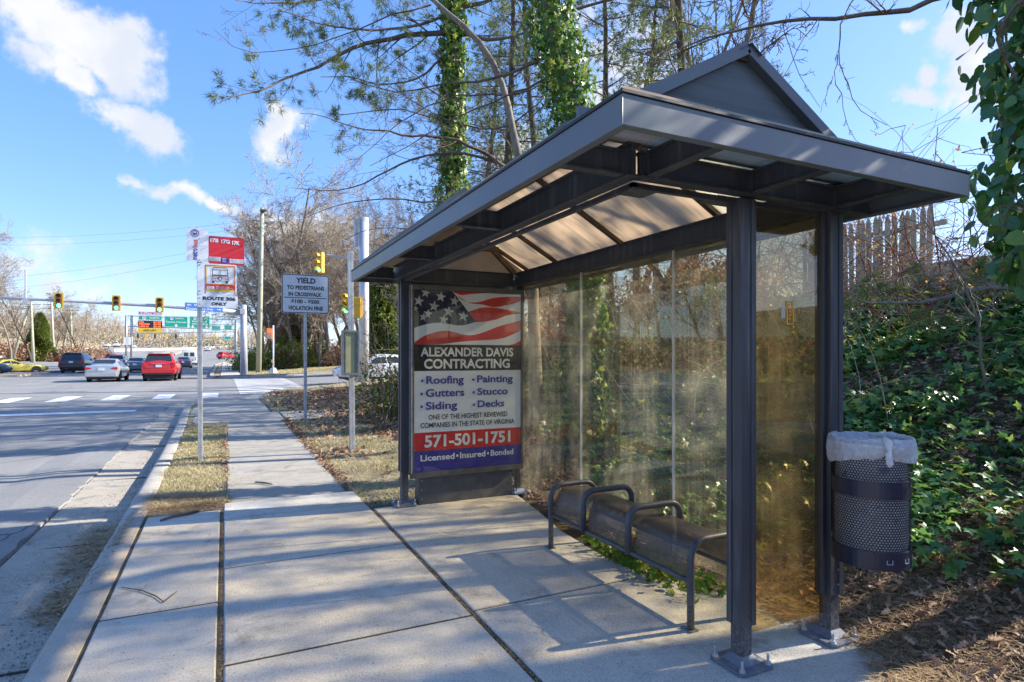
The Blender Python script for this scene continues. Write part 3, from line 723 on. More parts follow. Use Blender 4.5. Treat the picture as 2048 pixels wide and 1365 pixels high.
# small square timetable stickers on side pane
m = MB(); yst = 2.106
m.box(2.575, 2.625, yst, yst+.004, 1.66, 1.665); m.box(2.575, 2.625, yst, yst+.004, 1.775, 1.78); m.box(2.575,2.58,yst,yst+.004,1.6655,1.7745); m.box(2.62,2.625,yst,yst+.004,1.6655,1.7745)
for i in range(5): m.box(2.588+.004*(i%3), 2.600+.004*(i%2), yst, yst+.004, 1.685+i*.018, 1.692+i*.018)
m.build('sticker', mat('orange_sticker', (.85,.38,.03), .6), SH)
m = MB(); m.box(2.535, 2.562, yst, yst+.004, 1.69, 1.745); m.build('sticker', mat('pale_sticker', (.42,.42,.34), .7), SH)
# advertising case
AY = 5.72
ad = MB(); ad.box(1.675, 2.895, AY, AY+.14, .30, 2.20); AD = ad.build('advertising_case', M_FRAME, SH, bevel=.004)
fr = MB(); X0, X1, ZA, ZB = 1.668, 2.902, .335, 2.165
yf = AY-.018
for a,b,c,d in ((X0-.02,X1+.0,ZB-.005,ZB+.042),(X0-.02,X1,ZA-.05,ZA+.005),(X0-.02,X0+.022,ZA+.0051,ZB-.0051),(X1-.028,X1,ZA+.0051,ZB-.0051)): fr.box(a,b,yf,AY-.001,c,d)
fr.build('case_frame', mat('case_frame', (.10,.10,.10), .4, .3, dirt=(.25,.2,.14)), AD, bevel=.003)
hn = MB(); hn.box(1.655, 1.668, AY-.03, AY+.05, .34, 2.20); hn.build('case_hinge', mat('hinge_steel', (.42,.44,.46), .35, .5, dirt=(.12,.12,.12), dirts=30), AD)
bb = MB(); bb.box(1.755, 2.79, 5.76, 5.90, .0, .30); bb.build('case_base', mat('case_base', (.075,.078,.09), .5, dirt=(.15,.14,.12)), AD, bevel=.003)
for x in (1.785,2.76):
    for z in (.06,.15,.245): sb = MB(); sb.lathe([(0,-.003),(.005,-.003),(.005,0)], (x, 5.76, z), 6, 0, 'y'); sb.build('base_screw', M_STEEL, AD)
# poster
PX0, PX1, PZ0, PZ1 = X0+.024, X1-.030, ZA+.008, ZB-.008
yp = AY-.006; W_, H_ = PX1-PX0, PZ1-PZ0
O = Vector((PX0, yp, PZ1)); U = Vector((W_,0,0)); Vv = Vector((0,0,-H_)); VvT = Vector((0,0,H_)); OT = Vector((PX0, 0, PZ1-H_))
C_W = mat('poster_white', (.86,.88,.90), .35, spec=.4, var=.04, vs=3); C_K = mat('poster_black', (.012,.012,.016), .3); C_R = mat('poster_red', (.68,.03,.03), .35, var=.08)
C_B = mat('poster_blue', (.045,.04,.30), .35, var=.1, vs=4); C_N = mat('poster_navy', (.016,.018,.055), .35, var=.4, vs=7); C_TB = mat('poster_text_blue', (.05,.035,.32), .4)
pm = MB(); po = lambda k: Vector((PX0, yp-.0012*k, PZ1))
pm.prism([(0,0),(1,0),(1,1),(0,1)], po(0), U, Vv, (0,.003,0), 0)
def band(pts, k, mi): pm.face(pts, po(k), U, Vv, mi)
def spl(pts, n=8):
    P = np.array(pts); out = []
    for i in range(len(P)-1):
        p0, p1, p2, p3 = P[max(i-1,0)], P[i], P[i+1], P[min(i+2,len(P)-1)]
        for t in np.linspace(0, 1, n, endpoint=False):
            out.append(tuple(.5*((2*p1)+(-p0+p2)*t+(2*p0-5*p1+4*p2-p3)*t*t+(-p0+3*p1-3*p2+p3)*t**3)))
    return out+[tuple(P[-1])]
def stripe(top, bot, k, mi):
    a, b = spl(top), spl(bot); n = len(a)
    a = [(min(max(x,0),1), min(max(y,0),.2999)) for x,y in a]; b = [(min(max(x,0),1), min(max(y,0),.2999)) for x,y in b]
    A = [po(k)+U*x+Vv*y for x,y in a]; B = [po(k)+U*x+Vv*y for x,y in b]
    pm.add(A+B, [(i, n+i, n+i+1, i+1) for i in range(n-1)], mi)
stripe([(.34,0),(.45,0),(.56,0),(.66,0)], [(.34,.002),(.42,.018),(.52,.010),(.66,0)], 1, 3)
stripe([(.36,.02),(.47,.055),(.58,.055),(.72,.028),(.86,.016),(1,.012)], [(.42,.035),(.5,.062),(.62,.068),(.74,.08),(.88,.062),(1,.04)], 1, 3)
stripe([(.48,.115),(.6,.088),(.72,.082),(.86,.092),(1,.106)], [(.55,.17),(.64,.165),(.75,.152),(.87,.124),(1,.112)], 1, 3)
stripe([(0,.292),(.10,.25),(.28,.222),(.52,.245),(.8,.187),(1,.152)], [(0,.2999),(.10,.2995),(.26,.296),(.46,.28),(.8,.262),(1,.212)], 1, 3)
stripe([(.89,.2999),(.95,.288),(1,.272)], [(.89,.2999),(.95,.2999),(1,.2999)], 1, 3)
stripe([(0,0),(.12,0),(.24,0),(.33,0),(.40,.045),(.47,.10),(.52,.14),(.565,.165)], [(0,.21),(.12,.186),(.22,.178),(.31,.184),(.38,.190),(.45,.188),(.51,.178),(.565,.166)], 2, 4)
def star(cx, cy, r, rot=0, asp=1.0):
    pts = []
    for i in range(10):
        a = -math.pi/2+rot+i*math.pi/5; q = r if i % 2 == 0 else r*.40
        pts.append((cx+math.cos(a)*q*asp, cy+math.sin(a)*q*W_/H_))
    n = len(pts); C = po(3)+U*cx+Vv*cy; P_ = [po(3)+U*min(max(x,.001),1)+Vv*max(y,.001) for x,y in pts]
    pm.add([C]+P_, [(0, i+1, (i+1) % n+1) for i in range(n)], 5)
for c in ((.10,.016,.045),(.235,.034,.05),(.36,.055,.048),(.04,.062,.05),(.175,.088,.052),(.305,.115,.052),(.44,.138,.050),(.12,.130,.044),(.08,.150,.040),(.26,.160,.046),(.01,.105,.03)): star(*c[:3], rot=.15)
pm.face([(0,.30),(1,.30),(1,.446),(0,.446)], po(1), U, Vv, 1); pm.face([(0,.785),(1,.785),(1,.885),(0,.885)], po(1), U, Vv, 3); pm.face([(0,.885),(1,.885),(1,1),(0,1)], po(1), U, Vv, 2)
PO = pm.build('poster', [C_W, C_K, C_B, C_R, C_N, mat('poster_star', (.6,.62,.60), .4)], AD)
O2 = po(4)+Vv
def T(mb, s, x0, x1, vt, vb, bold=.03): put_text(mb, s, (x0, x1, 1-vb, 1-vt), po(3)+Vv, U, Vector((0,0,H_)), 0, bold)
M_LW = mat('lettering_white', (.88,.88,.86), .5); M_LK = mat('lettering_black', (.02,.02,.025), .5)
def TL(s_, x0, x1, vt, vb, m_, bold=.03):
    t_ = MB(); T(t_, s_, x0, x1, vt, vb, bold); return t_.build('poster_lettering', m_, AD)
def dot(x, v, r, m_):
    t_ = MB(); t_.face([(x-r,v-r*.7),(x+r,v-r*.7),(x+r,v+r*.7),(x-r,v+r*.7)], po(3)+Vv, U, VvT); t_.build('poster_bullet', m_, AD)
TL('ALEXANDER DAVIS', .055, .925, .316, .366, M_LW, .028); TL('CONTRACTING', .085, .89, .380, .434, M_LW, .032)
TL('571-501-1751', .09, .895, .801, .868, M_LW, .032); TL('Licensed', .055, .36, .908, .942, M_LW, .025); TL('Insured', .41, .65, .908, .942, M_LW, .025); TL('Bonded', .70, .925, .908, .942, M_LW, .025)
for x in (.385, .675): dot(x, 1-.925, .009, M_LW)
for s_, x0, x1, a_, b_ in (('Roofing',.105,.445,.474,.518),('Gutters',.10,.45,.546,.590),('Siding',.10,.385,.617,.660),('Painting',.57,.92,.474,.516),('Stucco',.572,.87,.547,.588),('Decks',.575,.835,.618,.658)):
    TL(s_, x0, x1, a_, b_, C_TB, .028); dot(x0-.035, 1-(a_+b_)/2-.004, .010, C_TB)
TL('ONE OF THE HIGHEST REVIEWED', .125, .865, .688, .716, M_LK, .018); TL('COMPANIES IN THE STATE OF VIRGINIA', .055, .935, .732, .760, M_LK, .018)
M_POSTG = glassmat('poster_cover', (.97,.97,.95), .02, (.6,.6,.55), .9, False)
m = MB(); m.box(PX0, PX1, yf+.002, yf+.005, PZ0, PZ1); m.build('case_glass', M_POSTG, AD)
# dirty gutter board lying along the front eave
m = MB()
for a, b, z in ((3.30,4.55,2.455),(4.56,6.15,2.452)):
    m.add([(1.19,a,Z1+.018),(1.22,a,Z1+.018),(1.31,a,z+.035),(1.28,a,z+.045),(1.19,b,Z1+.018),(1.22,b,Z1+.018),(1.31,b,z+.022),(1.28,b,z+.032)], [(0,1,2,3),(7,6,5,4),(0,4,5,1),(1,5,6,2),(2,6,7,3),(3,7,4,0)])
m.build('eave_flashing', mat('mossy_flashing', (.15,.15,.13), .8, var=.3, vs=4, bump=.4, dirt=(.09,.085,.04), dirts=5), SH)

# ------------------------------------------------------------------ bench
def perfmat(name, base, scale, hole=.36, hexa=True, coord='UV'):
    m, nt, out = nodes(name)
    uv = objcoord(nt, 'UV'); sep = nt.nodes.new('ShaderNodeSeparateXYZ'); nt.links.new(uv, sep.inputs[0])
    a = NX(nt, sep.outputs[0])*scale; b = NX(nt, sep.outputs[1])*scale
    def cell(x, y):
        fx = x.f('FLOORED_MODULO', 1.0)-.5; fy = y.f('FLOORED_MODULO', 1.732)-.866; return (fx*fx+fy*fy).f('SQRT')
    d = cell(a, b).f('MINIMUM', cell(a+.5, b+.866))
    holes = d.f('LESS_THAN', hole)
    n = noise(nt, position(nt), 30, 4)
    p = pbsdf(nt, rgb(nt, n, [(.3, tuple(x*.8 for x in base)),(.7, tuple(x*1.3 for x in base))]), .4, 0, .5)
    tr = nt.nodes.new('ShaderNodeBsdfTransparent'); mx = nt.nodes.new('ShaderNodeMixShader')
    nt.links.new(holes.s, mx.inputs[0]); nt.links.new(p.outputs[0], mx.inputs[1]); nt.links.new(tr.outputs[0], mx.inputs[2]); nt.links.new(mx.outputs[0], out.inputs[0]); return m
def uvsheet(name, rows, m, parent, thick=0):
    """rows: list of lists of (pos, u, v)"""
    nr, nc = len(rows), len(rows[0]); me = bpy.data.meshes.new(name); o0 = WLOC[parent.name]
    me.from_pydata([tuple(Vector(p[0])-o0) for r in rows for p in r], [], [(i*nc+j, i*nc+j+1, (i+1)*nc+j+1, (i+1)*nc+j) for i in range(nr-1) for j in range(nc-1)])
    ul = me.uv_layers.new(name='UVMap'); flat = [p for r in rows for p in r]
    for l in me.loops: ul.data[l.index].uv = flat[l.vertex_index][1:3]
    me.materials.append(m); me.polygons.foreach_set('use_smooth', [True]*len(me.polygons))
    o = bpy.data.objects.new(name, me); COL.objects.link(o); o.parent = parent; WLOC[o.name] = o0
    if thick: s = o.modifiers.new('t', 'SOLIDIFY'); s.thickness = thick
    return o
M_TUBE = framemat('bench_tube_paint', (.065,.07,.085), .30)
M_PERF = perfmat('perforated_seat', (.085,.066,.048), 1/.0115, .24)
BN = thing('bench', (2.48, 3.26, 0), 'dark perforated metal bench with three bays and looped armrests inside the shelter', 'bench')
bx0, bx1 = 2.29, 2.70
def arc_loop(y, z0, full, x0=bx0, x1=bx1, zt=.535, r=.10):
    pts = [(x0, y, z0)]
    pts += [(x0+r*(1-math.cos(a)), y, zt-r+r*math.sin(a)) for a in np.linspace(0, math.pi/2, 8)]
    pts += [(x1-r+r*math.sin(a), y, zt-r+r*math.cos(a)) for a in np.linspace(0, math.pi/2, 8)]
    pts += [(x1, y, z0)]; return pts
for y in (2.49, 4.03):
    m = MB(); m.tube(arc_loop(y, .01, True, zt=.49), .0205, 14); lg = m.build('leg_frame', M_TUBE, BN, smooth=True)
    for x in (bx0, bx1):
        f = MB(); s = -1 if y < 3 else 1
        f.prism([(-.03,-.03),(.03,-.03),(.03,.05),(-.03,.05)], (x,y,.003), (1,0,0), (0,1,0), (0,0,.008)); f.build('foot_plate', M_TUBE, lg, bevel=.002)
        f = MB(); f.lathe([(0,0),(.011,0),(.011,.009),(.005,.009),(.005,.022),(0,.022)], (x, y+.034, .012), 7); f.build('foot_bolt', M_STEEL, lg)
for y in (3.04, 3.56):
    m = MB(); m.tube(arc_loop(y, .255, False, x0=bx0-.005, x1=bx1+.005, zt=.540, r=.085), .0205, 14); ar = m.build('armrest', M_TUBE, BN, smooth=True)
for x in (bx0+.006, bx1-.006):
    m = MB(); m.tube([(x, 2.50, .262), (x, 4.02, .262)], .0135, 10); m.build('rail', M_TUBE, BN, smooth=True)
for a, b in ((2.515,3.018),(3.062,3.538),(3.582,4.005)):
    rows = []
    prof_ = [(bx0+.012,.262),(bx0+.014,.30),(bx0+.020,.345),(bx0+.034,.392),(bx0+.058,.440),(bx0+.09,.468),(bx0+.13,.479),(bx0+.18,.473),(bx0+.23,.467),(bx0+.28,.469),(bx0+.32,.464),(bx0+.35,.445),(bx0+.375,.400),(bx0+.388,.36),(bx0+.392,.31),(bx0+.394,.262)]
    s = 0; pl = None
    for (x, z) in prof_:
        if pl: s += math.hypot(x-pl[0], z-pl[1])
        pl = (x, z); rows.append([((x, y, z), y, s) for y in np.linspace(a, b, 5)])
    uvsheet('seat', rows, M_PERF, BN)

# ------------------------------------------------------------------ litter bin with bag
BC = Vector((2.885, 1.875, 0)); BR = .168
BI = thing('litter_bin', (BC.x, BC.y, .5), 'dark perforated steel litter bin hung on the near back post of the shelter', 'litter bin')
M_BIN = mat('bin_paint', (.014,.017,.038), .3, spec=.5, var=.15); M_BINP = perfmat('perforated_bin', (.006,.007,.014), 1/.0138, .345)
zb, zt_ = .49, 1.085
def cyl_sheet(name, z0, z1, r, m, n=48):
    rows = []
    for z in np.linspace(z0, z1, 4): rows.append([((BC.x+r*math.cos(a), BC.y+r*math.sin(a), z), a*r, z) for a in np.linspace(0, 2*math.pi, n+1)])
    return uvsheet(name, rows, m, BI)
cyl_sheet('perforated_shell', zb+.07, zt_-.02, BR, M_BINP)
def ring(name, z0, z1, r0=BR-.002, r1=BR+.003): m = MB(); m.lathe([(r0,z0),(r1,z0),(r1,z1),(r0,z1),(r0,z0)], (BC.x,BC.y,0), 48); return m.build(name, M_BIN, BI, smooth=False)
ring('band', .825, .905); ring('bottom_band', zb, zb+.085)
m = MB(); m.tube([(BC.x+(BR+.004)*math.cos(a), BC.y+(BR+.004)*math.sin(a), zt_) for a in np.linspace(0, 2*math.pi, 49)], .006, 8, False); m.build('rim', M_BIN, BI, smooth=True)
m = MB(); m.lathe([(0,zb+.006),(BR,zb+.006),(BR,zb+.012)], (BC.x,BC.y,0), 48); m.build('bin_floor', M_BIN, BI)
for a in (-2.1,-1.55,-1.0):
    m = MB()
    c = Vector((BC.x+(BR+.0035)*math.cos(a), BC.y+(BR+.0035)*math.sin(a), zb+.045)); t = Vector((-math.sin(a), math.cos(a), 0)); 
    for q in (((-.014,.008),(-.011,-.010)),((.011,.008),(.014,-.010)),((-.014,-.010),(.014,-.013))):
        (x0,z0),(x1,z1) = q; m.prism([(x0,z0),(x1,z0),(x1,z1),(x0,z1)], c, t, (0,0,1), Vector((math.cos(a),math.sin(a),0))*.003)
    m.build('slot_lip', mat('worn_lip', (.3,.32,.38), .4), BI)
m = MB(); m.box(2.875, 2.935, 2.03, 2.068, .62, 1.05); m.build('mounting_bracket', M_BIN, BI, bevel=.003)
# bag: translucent white liner folded over the rim, and full of rubbish
def bagmat():
    m, nt, out = nodes('thin_white_bag'); P = position(nt); n = noise(nt, P, 22, 5, .7, 1.5)
    p = pbsdf(nt, (.88,.89,.91), .35, 0, .5, n, .5, .012); tr = nt.nodes.new('ShaderNodeBsdfTransparent'); tl = nt.nodes.new('ShaderNodeBsdfTranslucent'); tl.inputs[0].default_value = (.9,.91,.93,1)
    m1 = nt.nodes.new('ShaderNodeMixShader'); m1.inputs[0].default_value = .35; nt.links.new(p.outputs[0], m1.inputs[1]); nt.links.new(tl.outputs[0], m1.inputs[2])
    m2 = nt.nodes.new('ShaderNodeMixShader'); nt.links.new((n.ramp(.3,.6)*-.25+.84).clamp().s, m2.inputs[0]); nt.links.new(tr.outputs[0], m2.inputs[1]); nt.links.new(m1.outputs[0], m2.inputs[2])
    nt.links.new(m2.outputs[0], out.inputs[0]); return m
M_BAG = bagmat()
r_ = random.Random(5)
rows = []; NB = 96
ph = [r_.uniform(0, 6.28) for _ in range(12)]
def wr(a, k): return sum(math.sin(a*f_+ph[i]+k*1.3)*w_ for i, (f_, w_) in enumerate(((3,.5),(7,.35),(12,.3),(19,.25),(31,.2))))
bprof = [(-.012,-.55),(-.010,-.35),(-.014,-.16),(-.022,-.05),(-.012,.004),(.004,.020),(.015,.014),(.022,-.012),(.024,-.045),(.022,-.078),(.016,-.100),(.010,-.112)]
V = []; 
for k, (dr, dz) in enumerate(bprof):
    for j in range(NB):
        a = 2*math.pi*j/NB; wob = wr(a, k*.5)*(.0035+.0015*max(0,k-6) if k > 2 else .003)
        r = BR+dr+wob+(.0022*math.sin(61*a+k)+.0018*math.sin(43*a+2*k) if k > 2 else 0)+(.018*max(0,math.cos(a-.2))**3 if k > 4 else 0); z = zt_+dz+wr(a*1.0+1, k*.2)*.006*(1 if k > 3 else .2)
        if k > 7: z += .035*math.cos(a+2.3)*(.4+.15*(k-7))
        # knot gather at camera-left front
        da = (a-(-2.2+2*math.pi)+math.pi) % (2*math.pi)-math.pi
        if k > 5: r -= .014*math.exp(-(da/.22)**2); z += .02*math.exp(-(da/.18)**2)
        V.append((BC.x+r*math.cos(a), BC.y+r*math.sin(a), z))
F = np.array([(k*NB+j, k*NB+(j+1) % NB, (k+1)*NB+(j+1) % NB, (k+1)*NB+j) for k in range(len(bprof)-1) for j in range(NB)])
liner = npmesh('bin_liner', np.array(V), F, M_BAG, origin=(BC.x, BC.y, .54), smooth=True)
tag(liner, 'thin white plastic bag lining the litter bin and folded out over its rim', 'bin bag')
a = -2.2; kx, ky = BC.x+(BR+.035)*math.cos(a), BC.y+(BR+.035)*math.sin(a)
m = MB(); m.tube([(kx+.01,ky+.03,zt_+.03),(kx,ky,zt_+.012),(kx-.002,ky-.006,zt_-.03),(kx,ky,zt_-.045),(kx-.004,ky-.008,zt_-.085),(kx-.006,ky-.006,zt_-.10)], [.010,.018,.008,.014,.016,.004], 9)
kn = m.build('knot', M_BAG, liner, smooth=True)
# rubbish inside
M_RUB = None
m_, nt, out = nodes('mixed_rubbish'); P_ = position(nt); n1 = noise(nt, P_, 9, 3, .6, 1.0); n2 = noise(nt, P_, 26, 3, .6)
c_ = rgb(nt, n1, [(.30,(.06,.08,.15)),(.42,(.24,.25,.30)),(.5,(.36,.34,.36)),(.58,(.24,.18,.15)),(.66,(.50,.50,.54)),(.72,(.3,.05,.05))])
c_ = mixc(nt, n2.ramp(.45,.6)*.25, c_, (.55,.57,.64)); p_ = pbsdf(nt, c_, .5, 0, .4, n2, .5, .02); nt.links.new(p_.outputs[0], out.inputs[0]); M_RUB = m_
V = []; NR = 40
for k, z in enumerate(np.linspace(.51, .97, 16)):
    for j in range(NR):
        a = 2*math.pi*j/NR; r = BR-.026+.010*math.sin(a*4+z*30)+.008*math.sin(a*7-z*41)
        V.append((BC.x+r*math.cos(a), BC.y+r*math.sin(a), z))
V.append((BC.x,BC.y,1.0)); F = [np.array([(k*NR+j, k*NR+(j+1) % NR, (k+1)*NR+(j+1) % NR, (k+1)*NR+j) for k in range(15) for j in range(NR)]), np.array([(15*NR+j, 15*NR+(j+1) % NR, 16*NR) for j in range(NR)])]
rb = npmesh('rubbish', np.array(V), F, M_RUB, origin=(BC.x,BC.y,.51), smooth=True); tag(rb, 'mixed rubbish filling the bag inside the perforated litter bin', 'rubbish', kind='stuff')
# ------------------------------------------------------------------ vegetation toolkit
def tubes(polys, sides=None):
    """polys: list of (pts (n,3), radii (n,)) -> V, F arrays, grouped by point count"""
    groups = {}
    for p, r in polys:
        k = sides or (8 if r[0] > .10 else 6 if r[0] > .03 else 4 if r[0] > .01 else 3)
        groups.setdefault((len(p), k), []).append((p, r))
    Vs, Fs, base = [], [], 0
    for (n, k), L in groups.items():
        P = np.array([a for a, _ in L], float); R = np.array([b for _, b in L], float); m = len(L)
        T = np.empty_like(P); T[:,1:-1] = P[:,2:]-P[:,:-2]; T[:,0] = P[:,1]-P[:,0]; T[:,-1] = P[:,-1]-P[:,-2]
        T /= np.linalg.norm(T, axis=2, keepdims=True)+1e-9
        ref = np.where(np.abs(T[:,:1,2:3]) < .9, np.array([[[0,0,1.]]]), np.array([[[1.,0,0]]]))*np.ones((1,n,1))
        U = np.cross(T, ref); U /= np.linalg.norm(U, axis=2, keepdims=True)+1e-9; W = np.cross(T, U)
        a = np.arange(k)*2*np.pi/k
        V = P[:,:,None,:]+R[:,:,None,None]*(np.cos(a)[None,None,:,None]*U[:,:,None,:]+np.sin(a)[None,None,:,None]*W[:,:,None,:])
        i = np.arange(m)[:,None,None]*n*k; j = np.arange(n-1)[None,:,None]*k; q = np.arange(k)[None,None,:]; q2 = (q+1) % k
        F = np.stack([i+j+q, i+j+q2, i+j+k+q2, i+j+k+q], -1).reshape(-1,4)+base
        Vs.append(V.reshape(-1,3)); Fs.append(F); base += m*n*k
    return np.concatenate(Vs), np.concatenate(Fs)
def unit(v): return v/(np.linalg.norm(v)+1e-9)
def perp(rng, d):
    r = rng.normal(size=3); r -= d*r.dot(d); return unit(r)
def wander(rng, p, d, L, n, jit, up=0.0, bias=None):
    pts = [np.array(p, float)]; d = unit(np.array(d, float)); st = L/(n-1)
    for i in range(n-1):
        d = unit(d+rng.normal(size=3)*jit+np.array([0,0,up])+(bias if bias is not None else 0)); pts.append(pts[-1]+d*st)
    return np.array(pts)
def branchy(rng, p, d, L, r, lvl, out, cfg):
    """recursive bare branching; cfg: n (children per level), ang, ratio, jit, up, droop"""
    n = 7 if lvl == 0 else 5 if lvl < 3 else 4
    pts = wander(rng, p, d, L, n, cfg['jit']*(1+.25*lvl), cfg['up'][min(lvl, len(cfg['up'])-1)], cfg.get('bias'))
    rr = np.linspace(r, max(r*cfg.get('taper', .3), cfg.get('rmin', .0015)), n); out.append((pts, rr, lvl))
    if lvl >= cfg['levels']: return
    nc = cfg['n'][min(lvl, len(cfg['n'])-1)]
    for k in range(nc):
        t = cfg['t0'][min(lvl, len(cfg['t0'])-1)]; t = t+(1-t)*(k+rng.random())/nc
        i = min(int(t*(n-1)), n-2); f = t*(n-1)-i; q = pts[i]*(1-f)+pts[i+1]*f; td = unit(pts[i+1]-pts[i])
        a = math.radians(cfg['ang'][min(lvl, len(cfg['ang'])-1)]*rng.uniform(.7, 1.25)); nd = td*math.cos(a)+perp(rng, td)*math.sin(a)
        lr = cfg['ratio'][min(lvl, len(cfg['ratio'])-1)]*rng.uniform(.6, 1.2)*(1.15-.55*t)
        branchy(rng, q, nd, L*lr, max(r*(1-.7*t)*cfg.get('rr', .5), cfg.get('rmin', .0015)), lvl+1, out, cfg)
def tips(out, lvl): return [(o[0], o[1]) for o in out if o[2] >= lvl]
# leaf clouds ---------------------------------------------------------
def lay(shape, C, N, Up, S, bend=None):
    """instances of a flat shape (k,2[,z]) at C with normal N, up direction Up, size S"""
    N = N/(np.linalg.norm(N, axis=1, keepdims=True)+1e-9); Up = Up-N*(Up*N).sum(1, keepdims=True); Up /= np.linalg.norm(Up, axis=1, keepdims=True)+1e-9
    R = np.cross(Up, N); sh = np.array(shape, float)
    if sh.shape[1] == 2: sh = np.c_[sh, np.zeros(len(sh))]
    return (C[:,None,:]+S[:,None,None]*(sh[None,:,0:1]*R[:,None,:]+sh[None,:,1:2]*Up[:,None,:]+sh[None,:,2:3]*N[:,None,:])).reshape(-1,3)
def inst_faces(faces, k, m):
    return [(np.array(f)[None,:,:]+(np.arange(m)*k)[:,None,None]).reshape(-1, np.array(f).shape[1]) for f in faces]
# ivy leaf: five lobes folded along the midrib, tip hanging down (-y)
IVY = [(0,.0,0),(0,-.30,-.05),(0,-1.0,-.12),(.17,-.52,.03),(.52,-.50,.0),(.34,-.18,.07),(.50,.16,.02),(.16,.10,.05),(-.17,-.52,.03),(-.52,-.50,.0),(-.34,-.18,.07),(-.50,.16,.02),(-.16,.10,.05)]
IVYF = [[(0,7,6,5),(0,5,4,3),(0,3,2,1),(12,0,10,11),(10,0,8,9),(8,0,1,2)]]
def fold(shape): return [(x*.9, y+.45, z) for x, y, z in shape]
IVY = fold(IVY)
OVAL = [(0,-.55,-.04),(.30,-.30,.04),(.44,.05,.05),(.33,.36,.03),(0,.50,-.02),(-.33,.36,.03),(-.44,.05,.05),(-.30,-.30,.04)]
OVALF = [[(0,1,2,3),(0,3,4,4)]]
OVALF = [[(0,1,2,3),(4,5,6,7)],[(0,3,4),(0,4,7)]]
OAK = [(0,-1,0),(.10,-.6,.05),(.32,-.55,.12),(.14,-.25,.04),(.42,-.02,.16),(.16,.15,.05),(.30,.48,.12),(0,.62,-.03),(-.30,.48,.12),(-.16,.15,.05),(-.42,-.02,.16),(-.14,-.25,.04),(-.32,-.55,.12),(-.10,-.6,.05)]
OAKF = [[(0,1,12,13),(1,2,3,11),(11,12,1,1)]]
OAKF = [[(0,1,3,11),(11,13,0,0)]]
OAKF = [[(13,0,1),(1,2,3),(13,11,12),(3,4,5),(11,9,10),(5,6,7),(9,7,8)],[(13,1,3,11),(11,3,5,9)],[(9,5,7)]]
M_IVY = leafmat('ivy_leaf', [(.0,(.030,.105,.025)),(.3,(.055,.18,.040)),(.58,(.10,.26,.05)),(.76,(.22,.36,.06)),(.90,(.48,.48,.08)),(1,(.56,.34,.10))], .34, .38, .55)
M_IVYB = leafmat('ivy_leaf_bright', [(.0,(0.037,0.112,0.015)),(.4,(0.088,0.213,0.025)),(.75,(0.213,0.325,0.037)),(1,(0.475,0.450,0.062))], .40, .38, .45)
M_IVYD = leafmat('ivy_leaf_big', [(.0,(.035,.13,.052)),(.5,(.075,.23,.080)),(.82,(.15,.30,.06)),(.93,(.36,.46,.05)),(1,(.40,.36,.06))], .36, .30, .6)
M_LITTER = leafmat('fallen_leaf', [(0,(.11,.065,.04)),(.3,(.28,.165,.10)),(.6,(.38,.235,.14)),(.85,(.52,.36,.24)),(1,(.62,.50,.38))], .15, .7, .2, (1,.8,.6))
M_NEED = leafmat('dry_needle', [(0,(.14,.08,.035)),(.5,(.38,.25,.13)),(1,(.56,.44,.26))], .1, .7, .2, (1,.8,.6))
M_GRASS = leafmat('grass_blade', [(0,(.12,.17,.04)),(.20,(.26,.27,.09)),(.32,(.54,.45,.26)),(.8,(.70,.60,.40)),(1,(.80,.70,.50))], .25, .6, .2)
M_PINE = leafmat('pine_needles', [(0,(0.045,0.099,0.035)),(.5,(0.120,0.184,0.051)),(1,(0.304,0.320,0.080))], .25, .5, .3)
M_SHRUB = leafmat('shrub_leaf', [(0,(.05,.10,.015)),(.5,(.13,.19,.03)),(1,(.32,.30,.06))], .3, .5, .3)
def bark(name, a, b, sc=(14,14,3)):
    m, nt, out = nodes(name); P = position(nt); sx = nt.nodes.new('ShaderNodeMapping'); sx.inputs['Scale'].default_value = sc; nt.links.new(P, sx.inputs[0])
    n = noise(nt, sx.outputs[0], 1, 6, .7); c = rgb(nt, n, [(.3, a), (.7, b)]); p = pbsdf(nt, c, .9, 0, .15, n, .9, .02); nt.links.new(p.outputs[0], out.inputs[0]); return m
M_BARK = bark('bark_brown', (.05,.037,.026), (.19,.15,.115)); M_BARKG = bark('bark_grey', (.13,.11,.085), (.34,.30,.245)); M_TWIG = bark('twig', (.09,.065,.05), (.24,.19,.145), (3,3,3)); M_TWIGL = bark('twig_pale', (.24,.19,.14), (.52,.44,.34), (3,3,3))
M_VINE = bark('bramble', (.16,.05,.03), (.34,.14,.085), (5,5,5))

# ------------------------------------------------------------------ bank ivy, litter, grass (uncountable)
def scatter(rng, n, xr, yr, dens):
    X = rng.uniform(*xr, n); Y = rng.uniform(*yr, n); k = rng.random(n) < dens(X, Y); return X[k], Y[k]
def normals(X, Y, e=.05):
    gx_ = (groundz(X+e, Y)-groundz(X-e, Y))/(2*e); gy_ = (groundz(X, Y+e)-groundz(X, Y-e))/(2*e)
    return np.stack([-gx_, -gy_, np.ones_like(gx_)], 1)
def visible(X, Y, Z=None, marg=60):
    """keep what lies within or near the view frustum (culling only)"""
    xc = X*math.cos(YAW)-Y*math.sin(YAW); zc = X*math.sin(YAW)+Y*math.cos(YAW)
    u = 1024+FPX*xc/np.maximum(zc, .01); return (zc > .5) & (u > -600) & (u < 2048+900)
rng = np.random.default_rng(11)
def ivy_d(X, Y):
    edge = 3.62+.30*vnoise(X, Y, 1.4, 2)+np.interp(Y, [0,1.6,2.5,3,4,6,8,12,20], [.55,.42,.12,-.35,-.70,.0,.9,1.6,2.2])
    a = sm(X, edge-.18, edge+.45); p = .25+.75*sm(vnoise(X, Y, 2.2, 5)+.4*vnoise(X, Y, 6, 1), -.45, .25)
    return a*p*np.clip(3.2/np.maximum(np.hypot(X, Y)-1, 1), .30, 1)
